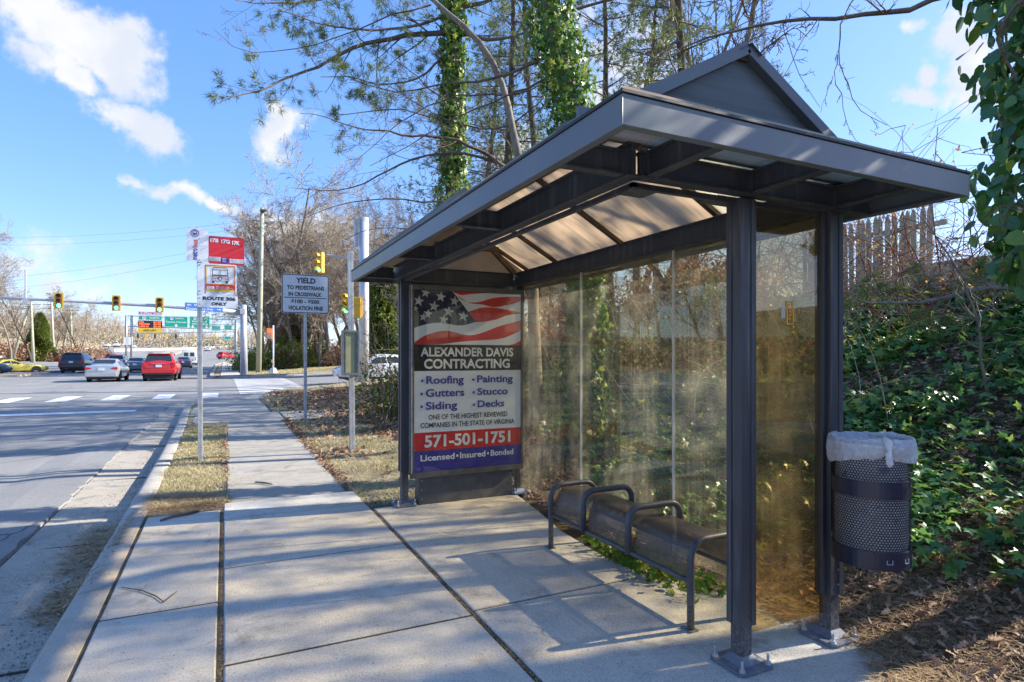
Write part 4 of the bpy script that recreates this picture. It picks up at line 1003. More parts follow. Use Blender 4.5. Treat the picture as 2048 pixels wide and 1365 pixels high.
X, Y = scatter(rng, 150000, (2.85, 11.5), (-.3, 14), ivy_d); k = visible(X, Y); X, Y = X[k], Y[k]; n = len(X)
N = normals(X, Y); N /= np.linalg.norm(N, axis=1, keepdims=True); h = rng.random(n)**1.6*.13+.012+.05*np.clip(vnoise(X, Y, 3, 8), 0, 1)
C = np.stack([X, Y, groundz(X, Y)], 1)+N*h[:,None]
NN = N*.35+rng.normal(size=(n,3))*.48+np.array([.15,-.15,.75]); UP = np.stack([.6+rng.normal(size=n)*.5, rng.normal(size=n)*.6, .6+rng.normal(size=n)*.3], 1)
S = rng.uniform(.038, .104, n)*np.clip(np.hypot(X, Y)/6, 1, 1.7)
ivy = npmesh('ivy_ground_cover', lay(IVY, C, NN, UP, S), inst_faces(IVYF, 13, n), M_IVY); tag(ivy, 'dense green ivy covering the bank behind the shelter', 'ivy', kind='stuff')
print('ivy', n)
# sprigs at the pad edge under the bench
X = np.concatenate([rng.normal(2.72,.09,240), rng.normal(2.62,.08,240)]); Y = np.concatenate([rng.uniform(2.75,3.6,240), rng.uniform(3.1,4.0,240)])
X = np.maximum(X, 2.54); n = len(X); C = np.stack([X, Y, rng.uniform(.01,.10,n)], 1)
sp = npmesh('ivy_sprig', lay(IVY, C, rng.normal(size=(n,3))*.4+np.array([-.5,-.4,1]), rng.normal(size=(n,3))+np.array([0,0,.4]), rng.uniform(.035,.06,n)), inst_faces(IVYF, 13, n), M_IVYB); tag(sp, 'ivy sprigs creeping over the pad edge below the bench', 'ivy', kind='stuff')
# fallen leaves
def litter(nm, n, xr, yr, dens, lab, s=(.035,.07), seed=1, hh=.05):
    rg = np.random.default_rng(seed); X, Y = scatter(rg, n, xr, yr, dens); k = visible(X, Y); X, Y = X[k], Y[k]; n = len(X)
    C = np.stack([X, Y, groundz(X, Y)+.008+rg.random(n)**2*hh], 1)
    o = npmesh(nm, lay(OAK, C, normals(X, Y)+rg.normal(size=(n,3))*.5, rg.normal(size=(n,3)), rg.uniform(*s, n)*np.clip(np.hypot(X,Y)/7,1,2)), inst_faces(OAKF, 14, n), M_LITTER)
    return tag(o, lab, 'fallen leaves', kind='stuff')
litter('bank_leaf_litter', 52000, (2.72, 9), (.0, 12), lambda X, Y: np.where(X > np.interp(Y,[0,1.6,2,2.9,3.6,4.5,5.9,7],[2.9,2.98,3.1,3.0,2.62,2.78,2.9,2.3]), 1, 0)*np.clip(1.25-.20*np.abs(X-3.5), .12, 1), 'brown oak leaves lying on the bank and behind the shelter', s=(.022,.05))
litter('verge_leaf_litter', 26000, (1.32, 7), (7, 26), lambda X, Y: .08+.38*sm(X, 1.4, 3.5)*sm(Y, 8, 12)+.3*sm(vnoise(X,Y,1.1,4), .1, .6), 'dry brown leaves scattered over the grass verge', seed=2, hh=.03)
litter('kerb_leaf_litter', 1500, (-.95, .15), (6.4, 14.6), lambda X, Y: np.where((np.abs(X+.02) < .12) | (X < -.86), .8, .12)*(.4+.6*sm(vnoise(X, Y, 1.5, 1), 0, .5)), 'brown leaves and bits along the kerb and walk edge', s=(.018,.036), seed=3, hh=.015)
litter('walk_edge_litter', 3600, (1.10, 1.50), (6.7, 14.8), lambda X, Y: np.exp(-((X-1.27-.05*vnoise(X,Y,2.2,6))/.09)**2), 'dry leaves and needles along the right edge of the walk', s=(.015,.035), seed=13, hh=.02)
litter('walk_edge_litter', 3600, (-.20, .30), (6.7, 14.8), lambda X, Y: np.exp(-((X-.04-.06*vnoise(X,Y,2.2,2))/.08)**2)*(.3+.7*sm(vnoise(X,Y,1.2,5),-.3,.4)), 'dry leaves between the grass strip and the walk', s=(.015,.035), seed=14, hh=.02)
# pine needle mats
def needles(nm, n, xr, yr, dens, lab, L=(.05,.13), seed=1, hh=.03, zf=None, m=None, w=.0016):
    rg = np.random.default_rng(seed); X, Y = scatter(rg, n, xr, yr, dens); n = len(X); a = rg.uniform(0, 6.283, n); Ln = rg.uniform(*L, n)
    z = (zf(X, Y) if zf else groundz(X, Y))+.004+rg.random(n)**2*hh; d = np.stack([np.cos(a), np.sin(a), rg.normal(size=n)*.10], 1)
    P0 = np.stack([X, Y, z], 1); P1 = P0+d*Ln[:,None]; s = np.stack([-np.sin(a), np.cos(a), np.zeros(n)], 1)*w
    V = np.stack([P0-s, P0+s, P1+s*.6, P1-s*.6], 1).reshape(-1,3); F = np.arange(n*4).reshape(n, 4)
    o = npmesh(nm, V, F, m or M_NEED); return tag(o, lab, 'pine needles', kind='stuff')
needles('pine_needle_mat', 60000, (2.35, 5.2), (.6, 3.2), lambda X, Y: np.where(X > np.interp(Y,[.6,1.5,1.62,1.9,2.5,3.2],[1.9,2.30,2.74,2.93,2.97,2.85])-.05-.09*vnoise(X,Y,6,3), 1, 0)*np.clip(1.3-.35*(X-2.9), .25, 1), 'brown pine needles and dead grass stems around the end of the pad', zf=lambda X, Y: np.maximum(groundz(X, Y), .004))
needles('kerb_needle_drift', 9000, (-1.35, -.74), (4.3, 6.75), lambda X, Y: np.exp(-((X+.93)/.10)**2)*np.exp(-((Y-4.75)/.30)**2)*1.3+np.exp(-((X+.95)/.18)**2)*np.exp(-((Y-6.05)/.6)**2)*1.0, 'drifts of orange pine needles and grit in the gutter by the kerb', L=(.03,.08), seed=4, w=.0035, hh=.05, zf=lambda X, Y: np.where(X > -.80, .0, np.where(X > -.89, -.06, -.115)))
needles('verge_needle_mat', 16000, (-.90, .14), (6.22, 7.7), lambda X, Y: np.where((Y < 7.25-.3*vnoise(X,Y,3)) & (Y > 6.44+.10*vnoise(X,Y,6,2)) & (X < .02+.08*vnoise(X,Y,5,4)), 1, .10)*np.where(X>.05,.4,1), 'thick mat of dead pine needles at the near end of the grass strip', L=(.03,.09), seed=5, hh=.05)
needles('joint_debris', 1500, (-.02, .0), (1.5, 6.4), lambda X, Y: np.ones_like(X)*.9, 'needles and grit packed in the joint between the slabs', L=(.01,.035), seed=6, hh=.004, zf=lambda X, Y: np.zeros_like(X)-.012)
needles('joint_debris', 1500, (1.30, 1.32), (1.5, 6.6), lambda X, Y: np.ones_like(X)*.9, 'needles packed in the joint along the shelter pad', L=(.01,.035), seed=7, hh=.004, zf=lambda X, Y: np.zeros_like(X)-.012)
def grit(nm, n, xr, yr, dens, lab, seed, zf, s=(.003,.010)):
    rg = np.random.default_rng(seed); X, Y = scatter(rg, n, xr, yr, dens); n = len(X); C = np.stack([X, Y, zf(X, Y)+.003], 1)
    T4 = [(1,0,-.3),(-.5,.87,-.3),(-.5,-.87,-.3),(0,0,.9)]; o = npmesh(nm, lay(T4, C, rg.normal(size=(n,3))*.4+[0,0,1], rg.normal(size=(n,3)), rg.uniform(*s, n)), inst_faces([[(0,1,3),(1,2,3),(2,0,3)]], 4, n), mat('grit_stone', (.26,.23,.19), .9, var=.6, vs=200)); return tag(o, lab, 'grit', kind='stuff')
grit('gutter_grit', 4200, (-1.5, -.88), (3.5, 16), lambda X, Y: np.exp(-((X+.95)/.16)**2)*.9+.05, 'dark grit and small stones washed along the gutter', 31, lambda X, Y: -.122+.02*(-X-.88)/.65)
grit('walk_grit', 1500, (-.6, 2.5), (2, 6.4), lambda X, Y: .35+.65*sm(X, 1.8, 2.4), 'tiny bits of grit and seed scattered on the slabs', 32, lambda X, Y: X*0.0, (.0015,.005))
# grass
def grass(nm, n, xr, yr, dens, lab, h=(.02,.06), seed=1, w=.0022):
    rg = np.random.default_rng(seed); X, Y = scatter(rg, n, xr, yr, dens); k = visible(X, Y); X, Y = X[k], Y[k]; n = len(X)
    D = np.hypot(X, Y); sc = np.clip(D/8, 1, 2.6)
    a = rg.uniform(0, 6.283, n); H = rg.uniform(*h, n)*(.7+.6*sm(vnoise(X, Y, 4, 6), -.3, .5)); ln = rg.uniform(.2, 1.3, n)
    P0 = np.stack([X, Y, groundz(X, Y)-.004], 1); dr = np.stack([np.cos(a)*ln, np.sin(a)*ln, np.ones(n)], 1)
    P1 = P0+dr*(H*.6)[:,None]; P2 = P1+np.stack([np.cos(a)*ln*1.8, np.sin(a)*ln*1.8, np.ones(n)*.35], 1)*(H*.5)[:,None]
    s = np.stack([-np.sin(a), np.cos(a), np.zeros(n)], 1)*(w*sc)[:,None]
    V = np.stack([P0-s, P0+s, P1+s*.8, P1-s*.8, P2], 1).reshape(-1,3); b = np.arange(n)*5
    o = npmesh(nm, V, [np.stack([b,b+1,b+2,b+3],1), np.stack([b+3,b+2,b+4],1)], M_GRASS); return tag(o, lab, 'grass', kind='stuff')
grass('kerb_strip_grass', 66000, (-.82, .10), (6.75, 14.9), lambda X, Y: np.where((X < .035+.09*vnoise(X,Y,2.3,9)) & (X > -.66+.05*vnoise(X,Y,2.0,4)), 1, 0)*(.35+.65*sm(vnoise(X, Y, 2.5, 3), -.4, .3)), 'thin yellow-green winter grass on the strip between kerb and walk', seed=1)
grass('verge_grass', 230000, (1.28, 5.2), (5.9, 24), lambda X, Y: np.where((Y > 14.8) & (Y < 17.1) & (X < 3.6), 0, 1)*np.where((Y < 6.1) & (X > 2.9), .2, 1)*(.35+.65*sm(vnoise(X, Y, 1.8, 7), -.4, .3))*np.clip(1.5-.20*X, .3, 1)*np.clip(8.5/Y, .2, 1), 'straw-coloured grass on the verge beyond the shelter', seed=2)
grass('far_verge_grass', 30000, (1.3, 14), (48.8, 62), lambda X, Y: np.ones_like(X), 'pale grass on the far corner of the side street', h=(.05,.12), seed=3, w=.004)
# twigs and chips lying about
def debris(nm, pts, r, m, lab, cat): 
    b = MB(); b.tube(pts, r, 6); o = b.build(nm, m, origin=pts[0], smooth=True); tag(o, lab, cat); return o
debris('fallen_stick', [(.33,7.62,.012),(.42,7.52,.014),(.50,7.40,.012)], [.008,.011,.007], M_TWIG, 'short broken stick on the walk just beyond the pad shadow', 'stick')
debris('fallen_stick', [(-.52,6.22,.010),(-.44,6.30,.016),(-.30,6.36,.014),(-.18,6.46,.010)], [.010,.012,.013,.006], M_TWIG, 'curved brown stick at the front edge of the needle mat', 'stick')
tw = MB(); tw.tube([(-.60,4.55,.008),(-.47,4.42,.010),(-.38,4.28,.008),(-.33,4.16,.008)], [.003,.004,.004,.003], 5); tw.tube([(-.47,4.42,.010),(-.45,4.50,.02)], [.003,.002], 4); tw.tube([(-.33,4.16,.008),(-.27,4.30,.01)], [.004,.003], 5)
tag(tw.build('forked_twig', M_TWIG, origin=(-.47,4.42,0)), 'small forked twig on the slab beside the kerb joint', 'twig')
# ------------------------------------------------------------------ trees, brush, fence
def V3(p): return np.array(p, float)
def pts_px(L, z0, z1=None):
    """polyline of directions with own depths -> world points"""
    n = len(L); z1 = z0 if z1 is None else z1
    return np.array([pxd(u, v, z0+(z1-z0)*i/(n-1)) for i, (u, v) in enumerate(L)])
def resample(P, n):
    P = np.array(P); s = np.r_[0, np.cumsum(np.linalg.norm(np.diff(P, axis=0), axis=1))]; t = np.linspace(0, s[-1], n)
    Q = np.stack([np.interp(t, s, P[:,k]) for k in range(3)], 1)
    for _ in range(1): Q[1:-1] = Q[1:-1]*.6+.2*(Q[2:]+Q[:-2])
    return Q
def trunk_mesh(name, P, r, parent, m, rng, sides=12):
    P = np.array(P); r = np.array(r); r = r*(1+rng.normal(size=len(r))*.03); V, F = tubes([(P, r)], sides); return npmesh(name, V, F, m, parent=parent, smooth=True)
def tube_mesh(name, polys, parent, m, sides=None): V, F = tubes([(a, b) for a, b in polys], sides); return npmesh(name, V, F, m, parent=parent, smooth=True)
CFG = dict(levels=3, n=[6,4,3], t0=[.15,.15,.2], ang=[45,42,40], ratio=[.5,.55,.6], jit=.13, up=[.02,.03,.03], rr=.5, rmin=.0022)
def limb(rng, P, r0, r1, out, n=9, L=.9, cfg=None, lv=3):
    """a main limb through P with recursive side twigs"""
    c = dict(CFG); c.update(cfg or {}); c['levels'] = lv; P = resample(P, max(8, len(P)*2)); m = len(P)
    rr = np.linspace(r0, r1, m); P = P+rng.normal(size=P.shape)*.012; out.append((P, rr, 0))
    for k in range(n):
        t = (k+rng.random())/n; i = min(int(t*(m-1)), m-2); q = P[i]; td = unit(P[i+1]-P[i]); a = math.radians(rng.uniform(30, 60))
        nd = td*math.cos(a)+perp(rng, td)*math.sin(a); branchy(rng, q, nd, L*rng.uniform(.5,1.2)*(1.1-.5*t), max((r0+(r1-r0)*t)*.4, .003), 1, out, c)
def tufts(rng, C, D, nn=14, L=.10, w=.005, spread=.8):
    """needle tufts at points C pointing along D"""
    n = len(C); d = D[:,None,:]+rng.normal(size=(n,nn,3))*spread; d /= np.linalg.norm(d, axis=2, keepdims=True); s = np.cross(d, rng.normal(size=(n,nn,3))); s /= np.linalg.norm(s, axis=2, keepdims=True)+1e-9
    c = C[:,None,:]+rng.normal(size=(n,nn,3))*.02; Ln = L*rng.uniform(.7, 1.2, (n,nn,1))
    V = np.stack([c-s*w, c+s*w, c+d*Ln+np.array([0,0,-.1*L])], 2).reshape(-1,3); return V, np.arange(len(V)).reshape(-1,3)
def ivy_on(rng, P, R, n, smin, smax, shape=IVY, sf=IVYF, out=.10, hang=.4):
    """leaves clothing a trunk path P with radius R (arrays)"""
    P = np.array(P); m = len(P); t = rng.random(n)*(m-1); i = np.minimum(t.astype(int), m-2); f = (t-i)[:,None]
    c = P[i]*(1-f)+P[i+1]*f; rad = (np.array(R)[i]*(1-f[:,0])+np.array(R)[i+1]*f[:,0])
    T_ = P[i+1]-P[i]; T_ /= np.linalg.norm(T_, axis=1, keepdims=True); a = rng.uniform(0, 6.283, n)
    U_ = np.cross(T_, np.array([[0,1,.01]])); U_ /= np.linalg.norm(U_, axis=1, keepdims=True); W_2 = np.cross(T_, U_); o = U_*np.cos(a)[:,None]+W_2*np.sin(a)[:,None]
    lump = 1+.28*vnoise(a*1.2, t*2.2, 1.0, 3)+.15*vnoise(a*2.5, t*6, 1.0, 5)
    C = c+o*(rad*lump*(1-.45*rng.random(n)**2)+rng.random(n)**3*out)[:,None]
    N = o+rng.normal(size=(n,3))*.45+np.array([0,0,.25]); UP = np.tile([0,0,1.], (n,1))+rng.normal(size=(n,3))*hang
    return lay(shape, C, N, UP, rng.uniform(smin, smax, n)), inst_faces(sf, len(shape), n)
def base_pt(x, y): return Vector((x, y, float(groundz(x, y))))

# --- ivy-clad pine beside the shelter roof (left one)
rg = np.random.default_rng(21)
A0 = pxd(905, 700, 12.0); bA = base_pt(A0.x, A0.y)
PA = thing('pine_tree', bA, 'tall pine with an ivy-covered trunk and spreading limbs above the far half of the roof', 'tree')
pathA = [V3(bA)-[0,0,.2]]+[V3(pxd(u, v, 12)) for u, v in ((903,560),(906,380),(908,260),(905,140),(908,30),(912,-80),(918,-250),(925,-420))]
trunk_mesh('trunk', resample(pathA, 20), np.linspace(.19,.09,20), PA, M_BARK, rg)
out = []
for P, zz, r, n, L in (([(912,70),(848,64),(777,79),(706,93),(656,125),(609,145),(555,165),(521,184),(477,189),(433,207)], (12,9.5), .055, 16, 1.1),
                    ([(909,20),(860,45),(800,60),(700,62),(620,40),(560,20)], (12,10), .035, 12, 1.0),
                    ([(905,95),(850,150),(800,170),(740,170),(690,150),(640,150)], (12,10.6), .025, 12, .9),
                    ([(906,-40),(800,-30),(700,-10),(600,5),(520,10),(470,2)], (12,9.6), .04, 14, 1.2),
                    ([(912,60),(960,81),(1010,80),(1060,64),(1120,60)], (12,11), .05, 7, .8),
                    ([(908,20),(960,10),(1020,-20),(1100,-60)], (12,12), .05, 6, .9),
                    ([(905,200),(870,190),(830,150),(790,120)], (12,12.5), .02, 5, .7),
                    ([(908,-120),(820,-160),(700,-190),(560,-200)], (12,10), .05, 12, 1.2),
                    ([(910,-200),(980,-260),(1080,-300)], (12,13), .05, 8, 1.2), ([(912,-260),(860,-340),(760,-400)], (12,11), .05, 8, 1.2),
                    ([(906,240),(860,235),(800,215),(730,225),(660,230)], (12,10.5), .018, 9, .8)):
    limb(rg, pts_px(P, *zz), r, .006, out, n, L, dict(ang=[50,45,40], up=[.0,.05,.06]), 3)
tube_mesh('limb', [(a,b) for a,b,_ in out], PA, M_TWIG)
tp = [a for a,b,l in out if l >= 2]; tp = [tp[i] for i in rg.permutation(len(tp))[:3400]]
C = np.array([a[-1] for a in tp]); D = np.array([unit(a[-1]-a[-2]) for a in tp])
# needles grow in loose clumps
kk = vnoise(C[:,0]*1.0+C[:,2], C[:,1]+C[:,2]*1.3, 1.6, 2) > -.35; C, D = C[kk], D[kk]
V, F = tufts(rg, C, D, 16, .14, .0045, .5); npmesh('needle_crown', V, F, M_PINE, parent=PA)
pr = resample(pathA[:7], 24); rr_ = np.interp(np.arange(24), [0,5,9,12,16,23], [.45,.42,.42,.26,.24,.26]); V, F = ivy_on(rg, pr, rr_, 5200, .07, .13, out=.10); npmesh('ivy', V, F, M_IVYB, parent=PA)
# --- second ivy-clad tree nearer the roof
B0 = pxd(1165, 700, 7.6); bB = base_pt(B0.x, B0.y)
PB = thing('ivy_clad_tree', bB, 'leaning tree trunk thickly wrapped in bright ivy above the middle of the roof', 'tree')
pathB = [V3(bB)-[0,0,.2]]+[V3(pxd(u, v, 7.6)) for u, v in ((1172,520),(1168,360),(1150,240),(1125,130),(1100,40),(1085,-60),(1080,-220),(1085,-420))]
trunk_mesh('trunk', resample(pathB, 18), np.linspace(.16,.08,18), PB, M_BARKG, rg)
V, F = ivy_on(rg, resample(pathB[:8], 26), np.interp(np.arange(26), [0,8,14,18,22,25], [.22,.22,.27,.30,.27,.22]), 6500, .05, .10, out=.09); npmesh('ivy', V, F, M_IVYB, parent=PB)
out = []
for P, zz, r, n, L in (([(1099,108),(1060,135),(976,165),(892,165),(790,185),(757,182),(690,150)], (7.6,7.0), .022, 12, .7),
                    ([(1120,140),(1040,190),(960,210),(900,240),(830,290),(740,330)], (7.6,7.2), .015, 10, .7),
                    ([(1150,235),(1240,190),(1340,200),(1440,170),(1560,120)], (7.6,8.2), .014, 8, .6),
                    ([(1095,30),(1200,10),(1300,-30),(1420,-40)], (7.6,8), .025, 8, .8),
                    ([(1083,-150),(1000,-200),(900,-260)], (7.6,7.2), .03, 8, .9), ([(1083,-200),(1200,-260),(1300,-330)], (7.6,8), .03, 8, .9)):
    limb(rg, pts_px(P, *zz), r, .003, out, n, L, None, 3)
tube_mesh('limb', [(a,b) for a,b,_ in out], PB, M_TWIG)
# --- bare leaning tree between them
L0 = pxd(1075, 700, 9.6); bL = base_pt(L0.x, L0.y)
PL = thing('bare_tree', bL, 'pale bare tree leaning left between the two ivy-clad trunks', 'tree')
pathL = [V3(bL)-[0,0,.2]]+[V3(pxd(u, v, 9.6)) for u, v in ((1062,480),(1040,320),(1023,256),(1013,189),(990,130),(972,100),(945,64),(905,34),(870,10),(830,-40))]
trunk_mesh('trunk', resample(pathL, 22), np.linspace(.115,.03,22), PL, M_BARKG, rg)
out = []
for P, zz, r, n, L in (([(1030,345),(1006,337),(959,300),(908,280),(858,270),(800,273),(750,259),(700,259),(652,232),(602,229)], (9.6,8.2), .034, 16, .9),
                    ([(1030,340),(999,327),(925,305),(858,310),(807,323),(757,354),(706,377),(639,381),(581,374)], (9.6,8.6), .028, 16, .9),
                    ([(1040,400),(960,400),(880,410),(800,395),(720,400),(650,420),(600,440)], (9.6,9.0), .022, 16, .9),
                    ([(1023,250),(960,260),(890,240),(820,200),(760,160),(700,165)], (9.6,9), .016, 10, .8),
                    ([(1000,160),(1060,130),(1130,90),(1200,30)], (9.6,10), .02, 8, .8), ([(860,10),(760,40),(640,90),(520,110),(470,111),(428,59)], (9.6,8.4), .014, 10, .7),
                    ([(1013,190),(940,185),(860,210),(790,250),(740,300),(700,330)], (9.6,9.0), .016, 10, .8),
                    ([(1045,430),(980,450),(900,440),(820,460),(760,450),(690,480)], (9.6,9.2), .018, 12, .9),
                    ([(1050,470),(940,500),(840,540),(760,580),(720,640)], (9.6,9.6), .014, 10, .8)):
    limb(rg, pts_px(P, *zz), r, .003, out, n, L, None, 3)
tube_mesh('limb', [(a,b) for a,b,_ in out], PL, M_TWIG)
# --- tree whose branches hang into the top right
R0 = (9.2, 3.2); bR = base_pt(*R0)
PR = thing('overhanging_tree', bR, 'bare tree whose drooping twigs hang into the sky above the roof end', 'tree')
top = V3(pxd(2300,-100,6.2)); trunk_mesh('trunk', resample([V3(bR)-[0,0,.2], V3(bR)+[-.3,.1,3], top], 12), np.linspace(.17,.06,12), PR, M_BARKG, rg)
out = []
for P, zz, r0, r1, n, L in (([(2300,-110),(2100,-70),(1950,-30),(1875,-3),(1800,22),(1700,36),(1600,38),(1520,52),(1440,66),(1360,92)], (6.2,5.6), .05, .006, 10, .45),
                    ([(1760,30),(1720,-20),(1684,30),(1676,109),(1684,163),(1713,204),(1747,237),(1771,246)], (5.9,5.5), .010, .003, 6, .22),
                    ([(1676,109),(1668,155),(1682,200),(1697,258),(1724,295)], (5.7,5.5), .006, .002, 4, .16), ([(1668,155),(1650,195),(1638,224)], (5.6,5.6), .004, .002, 2, .12),
                    ([(1640,38),(1600,90),(1565,150),(1545,190)], (5.7,5.6), .006, .002, 4, .2), ([(1560,45),(1585,110),(1610,170),(1640,215)], (5.7,5.6), .005, .002, 4, .2),
                    ([(2200,-90),(2000,-130),(1800,-90),(1650,-60),(1500,-30),(1420,10)], (6.2,6.0), .03, .004, 10, .5)):
    limb(rg, pts_px(P, *zz), r0, r1, out, n, L, None, 2)
tube_mesh('limb', [(a,b) for a,b,_ in out], PR, M_TWIG)
# --- big-leaved ivy column at the right edge
cR = pxd(2150, 700, 3.3); bC = base_pt(cR.x, cR.y)
PC = thing('ivy_column', bC, 'tree trunk wrapped in large glossy ivy leaves at the right edge of the view', 'tree')
pc = [V3((bC.x, bC.y, z)) for z in np.linspace(bC.z-.1, 6.5, 20)]
trunk_mesh('trunk', pc, np.full(20, .13), PC, M_BARK, rg)
pt = [V3((bC.x, bC.y, z)) for z in np.linspace(1.75, 5.2, 22)]
rad = np.interp(np.linspace(1.75,5.2,22), [1.75,1.95,2.2,2.45,2.7,3.0,3.3,3.8,5.2], [.10,.26,.40,.43,.34,.33,.42,.42,.4])
V, F = ivy_on(rg, pt, rad, 4200, .045, .115, OVAL, OVALF, .10, .5); npmesh('ivy', V, F, M_IVYD, parent=PC)
out = []
limb(rg, pts_px([(2060,-20),(2020,30),(1995,60),(2010,110),(2030,160)], 3.0), .012, .006, out, 3, .2, None, 2); limb(rg, pts_px([(2100,440),(2000,400),(1960,470),(1890,480)], 3.1), .006, .002, out, 5, .3, None, 2)
tube_mesh('stem', [(a,b) for a,b,_ in out], PC, M_TWIG)

# --- prototypes of bare trees, 12 m tall
def proto_tree(seed, H=12, lean=.05, n=[14,8,6,4], m=M_TWIGL, mt=M_BARKG, r=.17, spread=1.0, clear=.25):
    rg = np.random.default_rng(seed); out = []; P = wander(rg, [0,0,-.2], [rg.normal()*lean, rg.normal()*lean, 1], H, 9, .05, .02)
    cfg = dict(levels=4, n=n, t0=[clear,.15,.15,.1], ang=[52*spread,42,40,42], ratio=[.42*spread,.5,.55,.6], jit=.12, up=[.03,.07,.05,.02], rr=.42, rmin=.009)
    branchy(rg, P[0], P[1]-P[0], H, r, 0, out, cfg)
    return out
def mk_tree(name, seed, m1, m2, **k):
    out = proto_tree(seed, **k); t = bpy.data.objects.new(name, None); COL.objects.link(t); WLOC[t.name] = Vector((0,0,0))
    tube_mesh('trunk', [(a,b) for a,b,l in out if l == 0], t, m2, 8); tube_mesh('crown', [(a,b) for a,b,l in out if l > 0], t, m1); return t
def put(proto, first, x, y, z, s, rz, label, group, cat='tree', tilt=0):
    o = proto if first else copy_tree(proto); o.location = (x, y, z); o.scale = (s,s,s); o.rotation_euler = (tilt, 0, rz); tag(o, label, cat, group); return o
PT = [mk_tree('bare_tree', 31, M_TWIGL, M_BARKG), mk_tree('bare_tree', 32, M_TWIG, M_BARK, spread=.8, n=[15,8,6,3]), mk_tree('bare_tree', 33, M_TWIGL, M_BARKG, spread=1.2, clear=.4), mk_tree('slender_tree', 34, M_TWIG, M_BARKG, spread=.55, clear=.55, r=.11, n=[10,6,5,3])]
used = [False]*4
def tree_at(i, u, v, zc, H, rz, label, group, z=None):
    p = pxd(u, v, zc); g = float(groundz(p.x, p.y)) if z is None else z
    put(PT[i], not used[i], p.x, p.y, g, H/12, rz, label, group); used[i] = True
rr = random.Random(8)
# central woods across the side street
LW = 'bare grey-brown tree in the woods across the side street'; GW = 'bare trees in the woods across the side street'
tree_at(0, 612, 700, 56, 17, .3, 'tall pale sycamore-like bare tree standing above the woods right of the wooden utility pole', None)
for k in range(44):
    u = rr.uniform(500, 810); zc = rr.uniform(54, 86); tree_at(rr.choice([0,1,1,2]), u, 700, zc, rr.uniform(9.5, 16)*zc/62*(.72 if u < 545 else 1), rr.uniform(0, 6.28), LW, GW)
# trees of the woods behind the shelter, seen through the glazing and above the roof
LB = 'slim bare tree on the bank behind the shelter glazing'; GB = 'bare trees on the bank behind the shelter'
for (u, zc, H, i) in ((1242,24,17,3),(1300,21,17,3),(1322,23,19,3),(1378,26,17,3),(1500,24,15,3)):
    tree_at(i, u, 700, zc, H, rr.uniform(0, 6.28), {1242:'leftmost slim trunk in the row behind the roof gable',1300:'slim trunk in the row behind the roof gable, left of the closely paired two',1322:'slim grey trunk close right of its pair behind the roof gable',1378:'thinner trunk standing apart right of the pair behind the roof gable',1500:'slim trunk rising right behind the gable peak'}[u], 'slim trunks behind the roof')
for k in range(14):
    u = rr.uniform(1050, 1480); zc = rr.uniform(15, 30); tree_at(rr.choice([1,1,2]), u, 700, zc, rr.uniform(4.2, 6.5), rr.uniform(0, 6.28), LB, GB)
for k in range(9):
    u = rr.uniform(800, 1060); zc = rr.uniform(18, 34); tree_at(rr.choice([1,2,0]), u, 700, zc, rr.uniform(5, 7), rr.uniform(0, 6.28), 'bare tree in the thicket beyond the far end of the shelter', 'bare trees beyond the far end of the shelter')
# left woods along the opposite roadway
LL = 'tall bare tree in the strip of woods beyond the left guardrail'; GL = 'bare trees beyond the left guardrail'
for k in range(20):
    u = rr.uniform(-160, 62) if k < 13 else rr.uniform(60, 165); zc = rr.uniform(84, 125); tree_at(rr.choice([0,1,2]), u, 700, zc, (rr.uniform(14, 20) if u < 20 else rr.uniform(8, 13)), rr.uniform(0, 6.28), LL, GL)
# roadside pines that shade the road; three unseen ones added to shade the pad
def pine_proto(seed, H=13):
    rg = np.random.default_rng(seed); t = bpy.data.objects.new('pine_tree', None); COL.objects.link(t); WLOC[t.name] = Vector((0,0,0))
    P = wander(rg, [0,0,-.2], [.03,.02,1], H, 10, .03, .02); tube_mesh('trunk', [(P, np.linspace(.17,.04,10))], t, M_BARK, 8); out = []
    for k in range(34):
        f = .30+.68*k/34; q = P[0]+(P[-1]-P[0])*f; a = k*2.4+rg.normal()*.3; L = (1-f)*3.4+.6
        d = np.array([math.cos(a), math.sin(a), .12]); limb(rg, [q, q+d*L*.5, q+d*L+[0,0,.1]], .03, .006, out, 7, .8, None, 2)
    tube_mesh('branch', [(a,b) for a,b,_ in out], t, M_TWIG, 3)
    tp = [a for a,b,l in out if l >= 2]; C = np.array([a[-1] for a in tp]); D = np.array([unit(a[-1]-a[-2]) for a in tp])
    V, F = tufts(rg, C, D, 11, .18, .010, .6); npmesh('needle_crown', V, F, M_PINE, parent=t); return t
PP = pine_proto(51)
GPN = 'pines on the bank behind the bus stop'
for i, (x, y, s) in enumerate(((8.5,16,1.0),(11.5,12.5,1.1),(14,18,1.1),(9.5,21,.8),(7.0,18.6,.75),(10.5,14.8,.95),(12.5,1.9,.80),(13.4,3.0,.80),(12.2,.5,.78),(6.6,13.6,.85),(8.2,19.6,.95))):
    put(PP, i == 0, x, y, float(groundz(x,y)), s, i*1.7, ['green pine standing left of the ivy pine, half hidden behind its limbs','tall green pine behind the middle of the shelter roof','distant pine in the thicket right of the paired slim trunks','small green pine at the far end of the bank','young pine in the row nearest the side street','pine between the two taller ones behind the ivy trunks','unseen pine on the bank beyond the right edge, added to shade the pad','unseen pine farthest up the bank to the right, added to shade the pad','smaller unseen pine on the bank right of the camera, added to shade the pad','pine whose crown fills the gap between the two ivy-clad trunks','pine standing behind the yield sign side of the bank'][i], GPN)
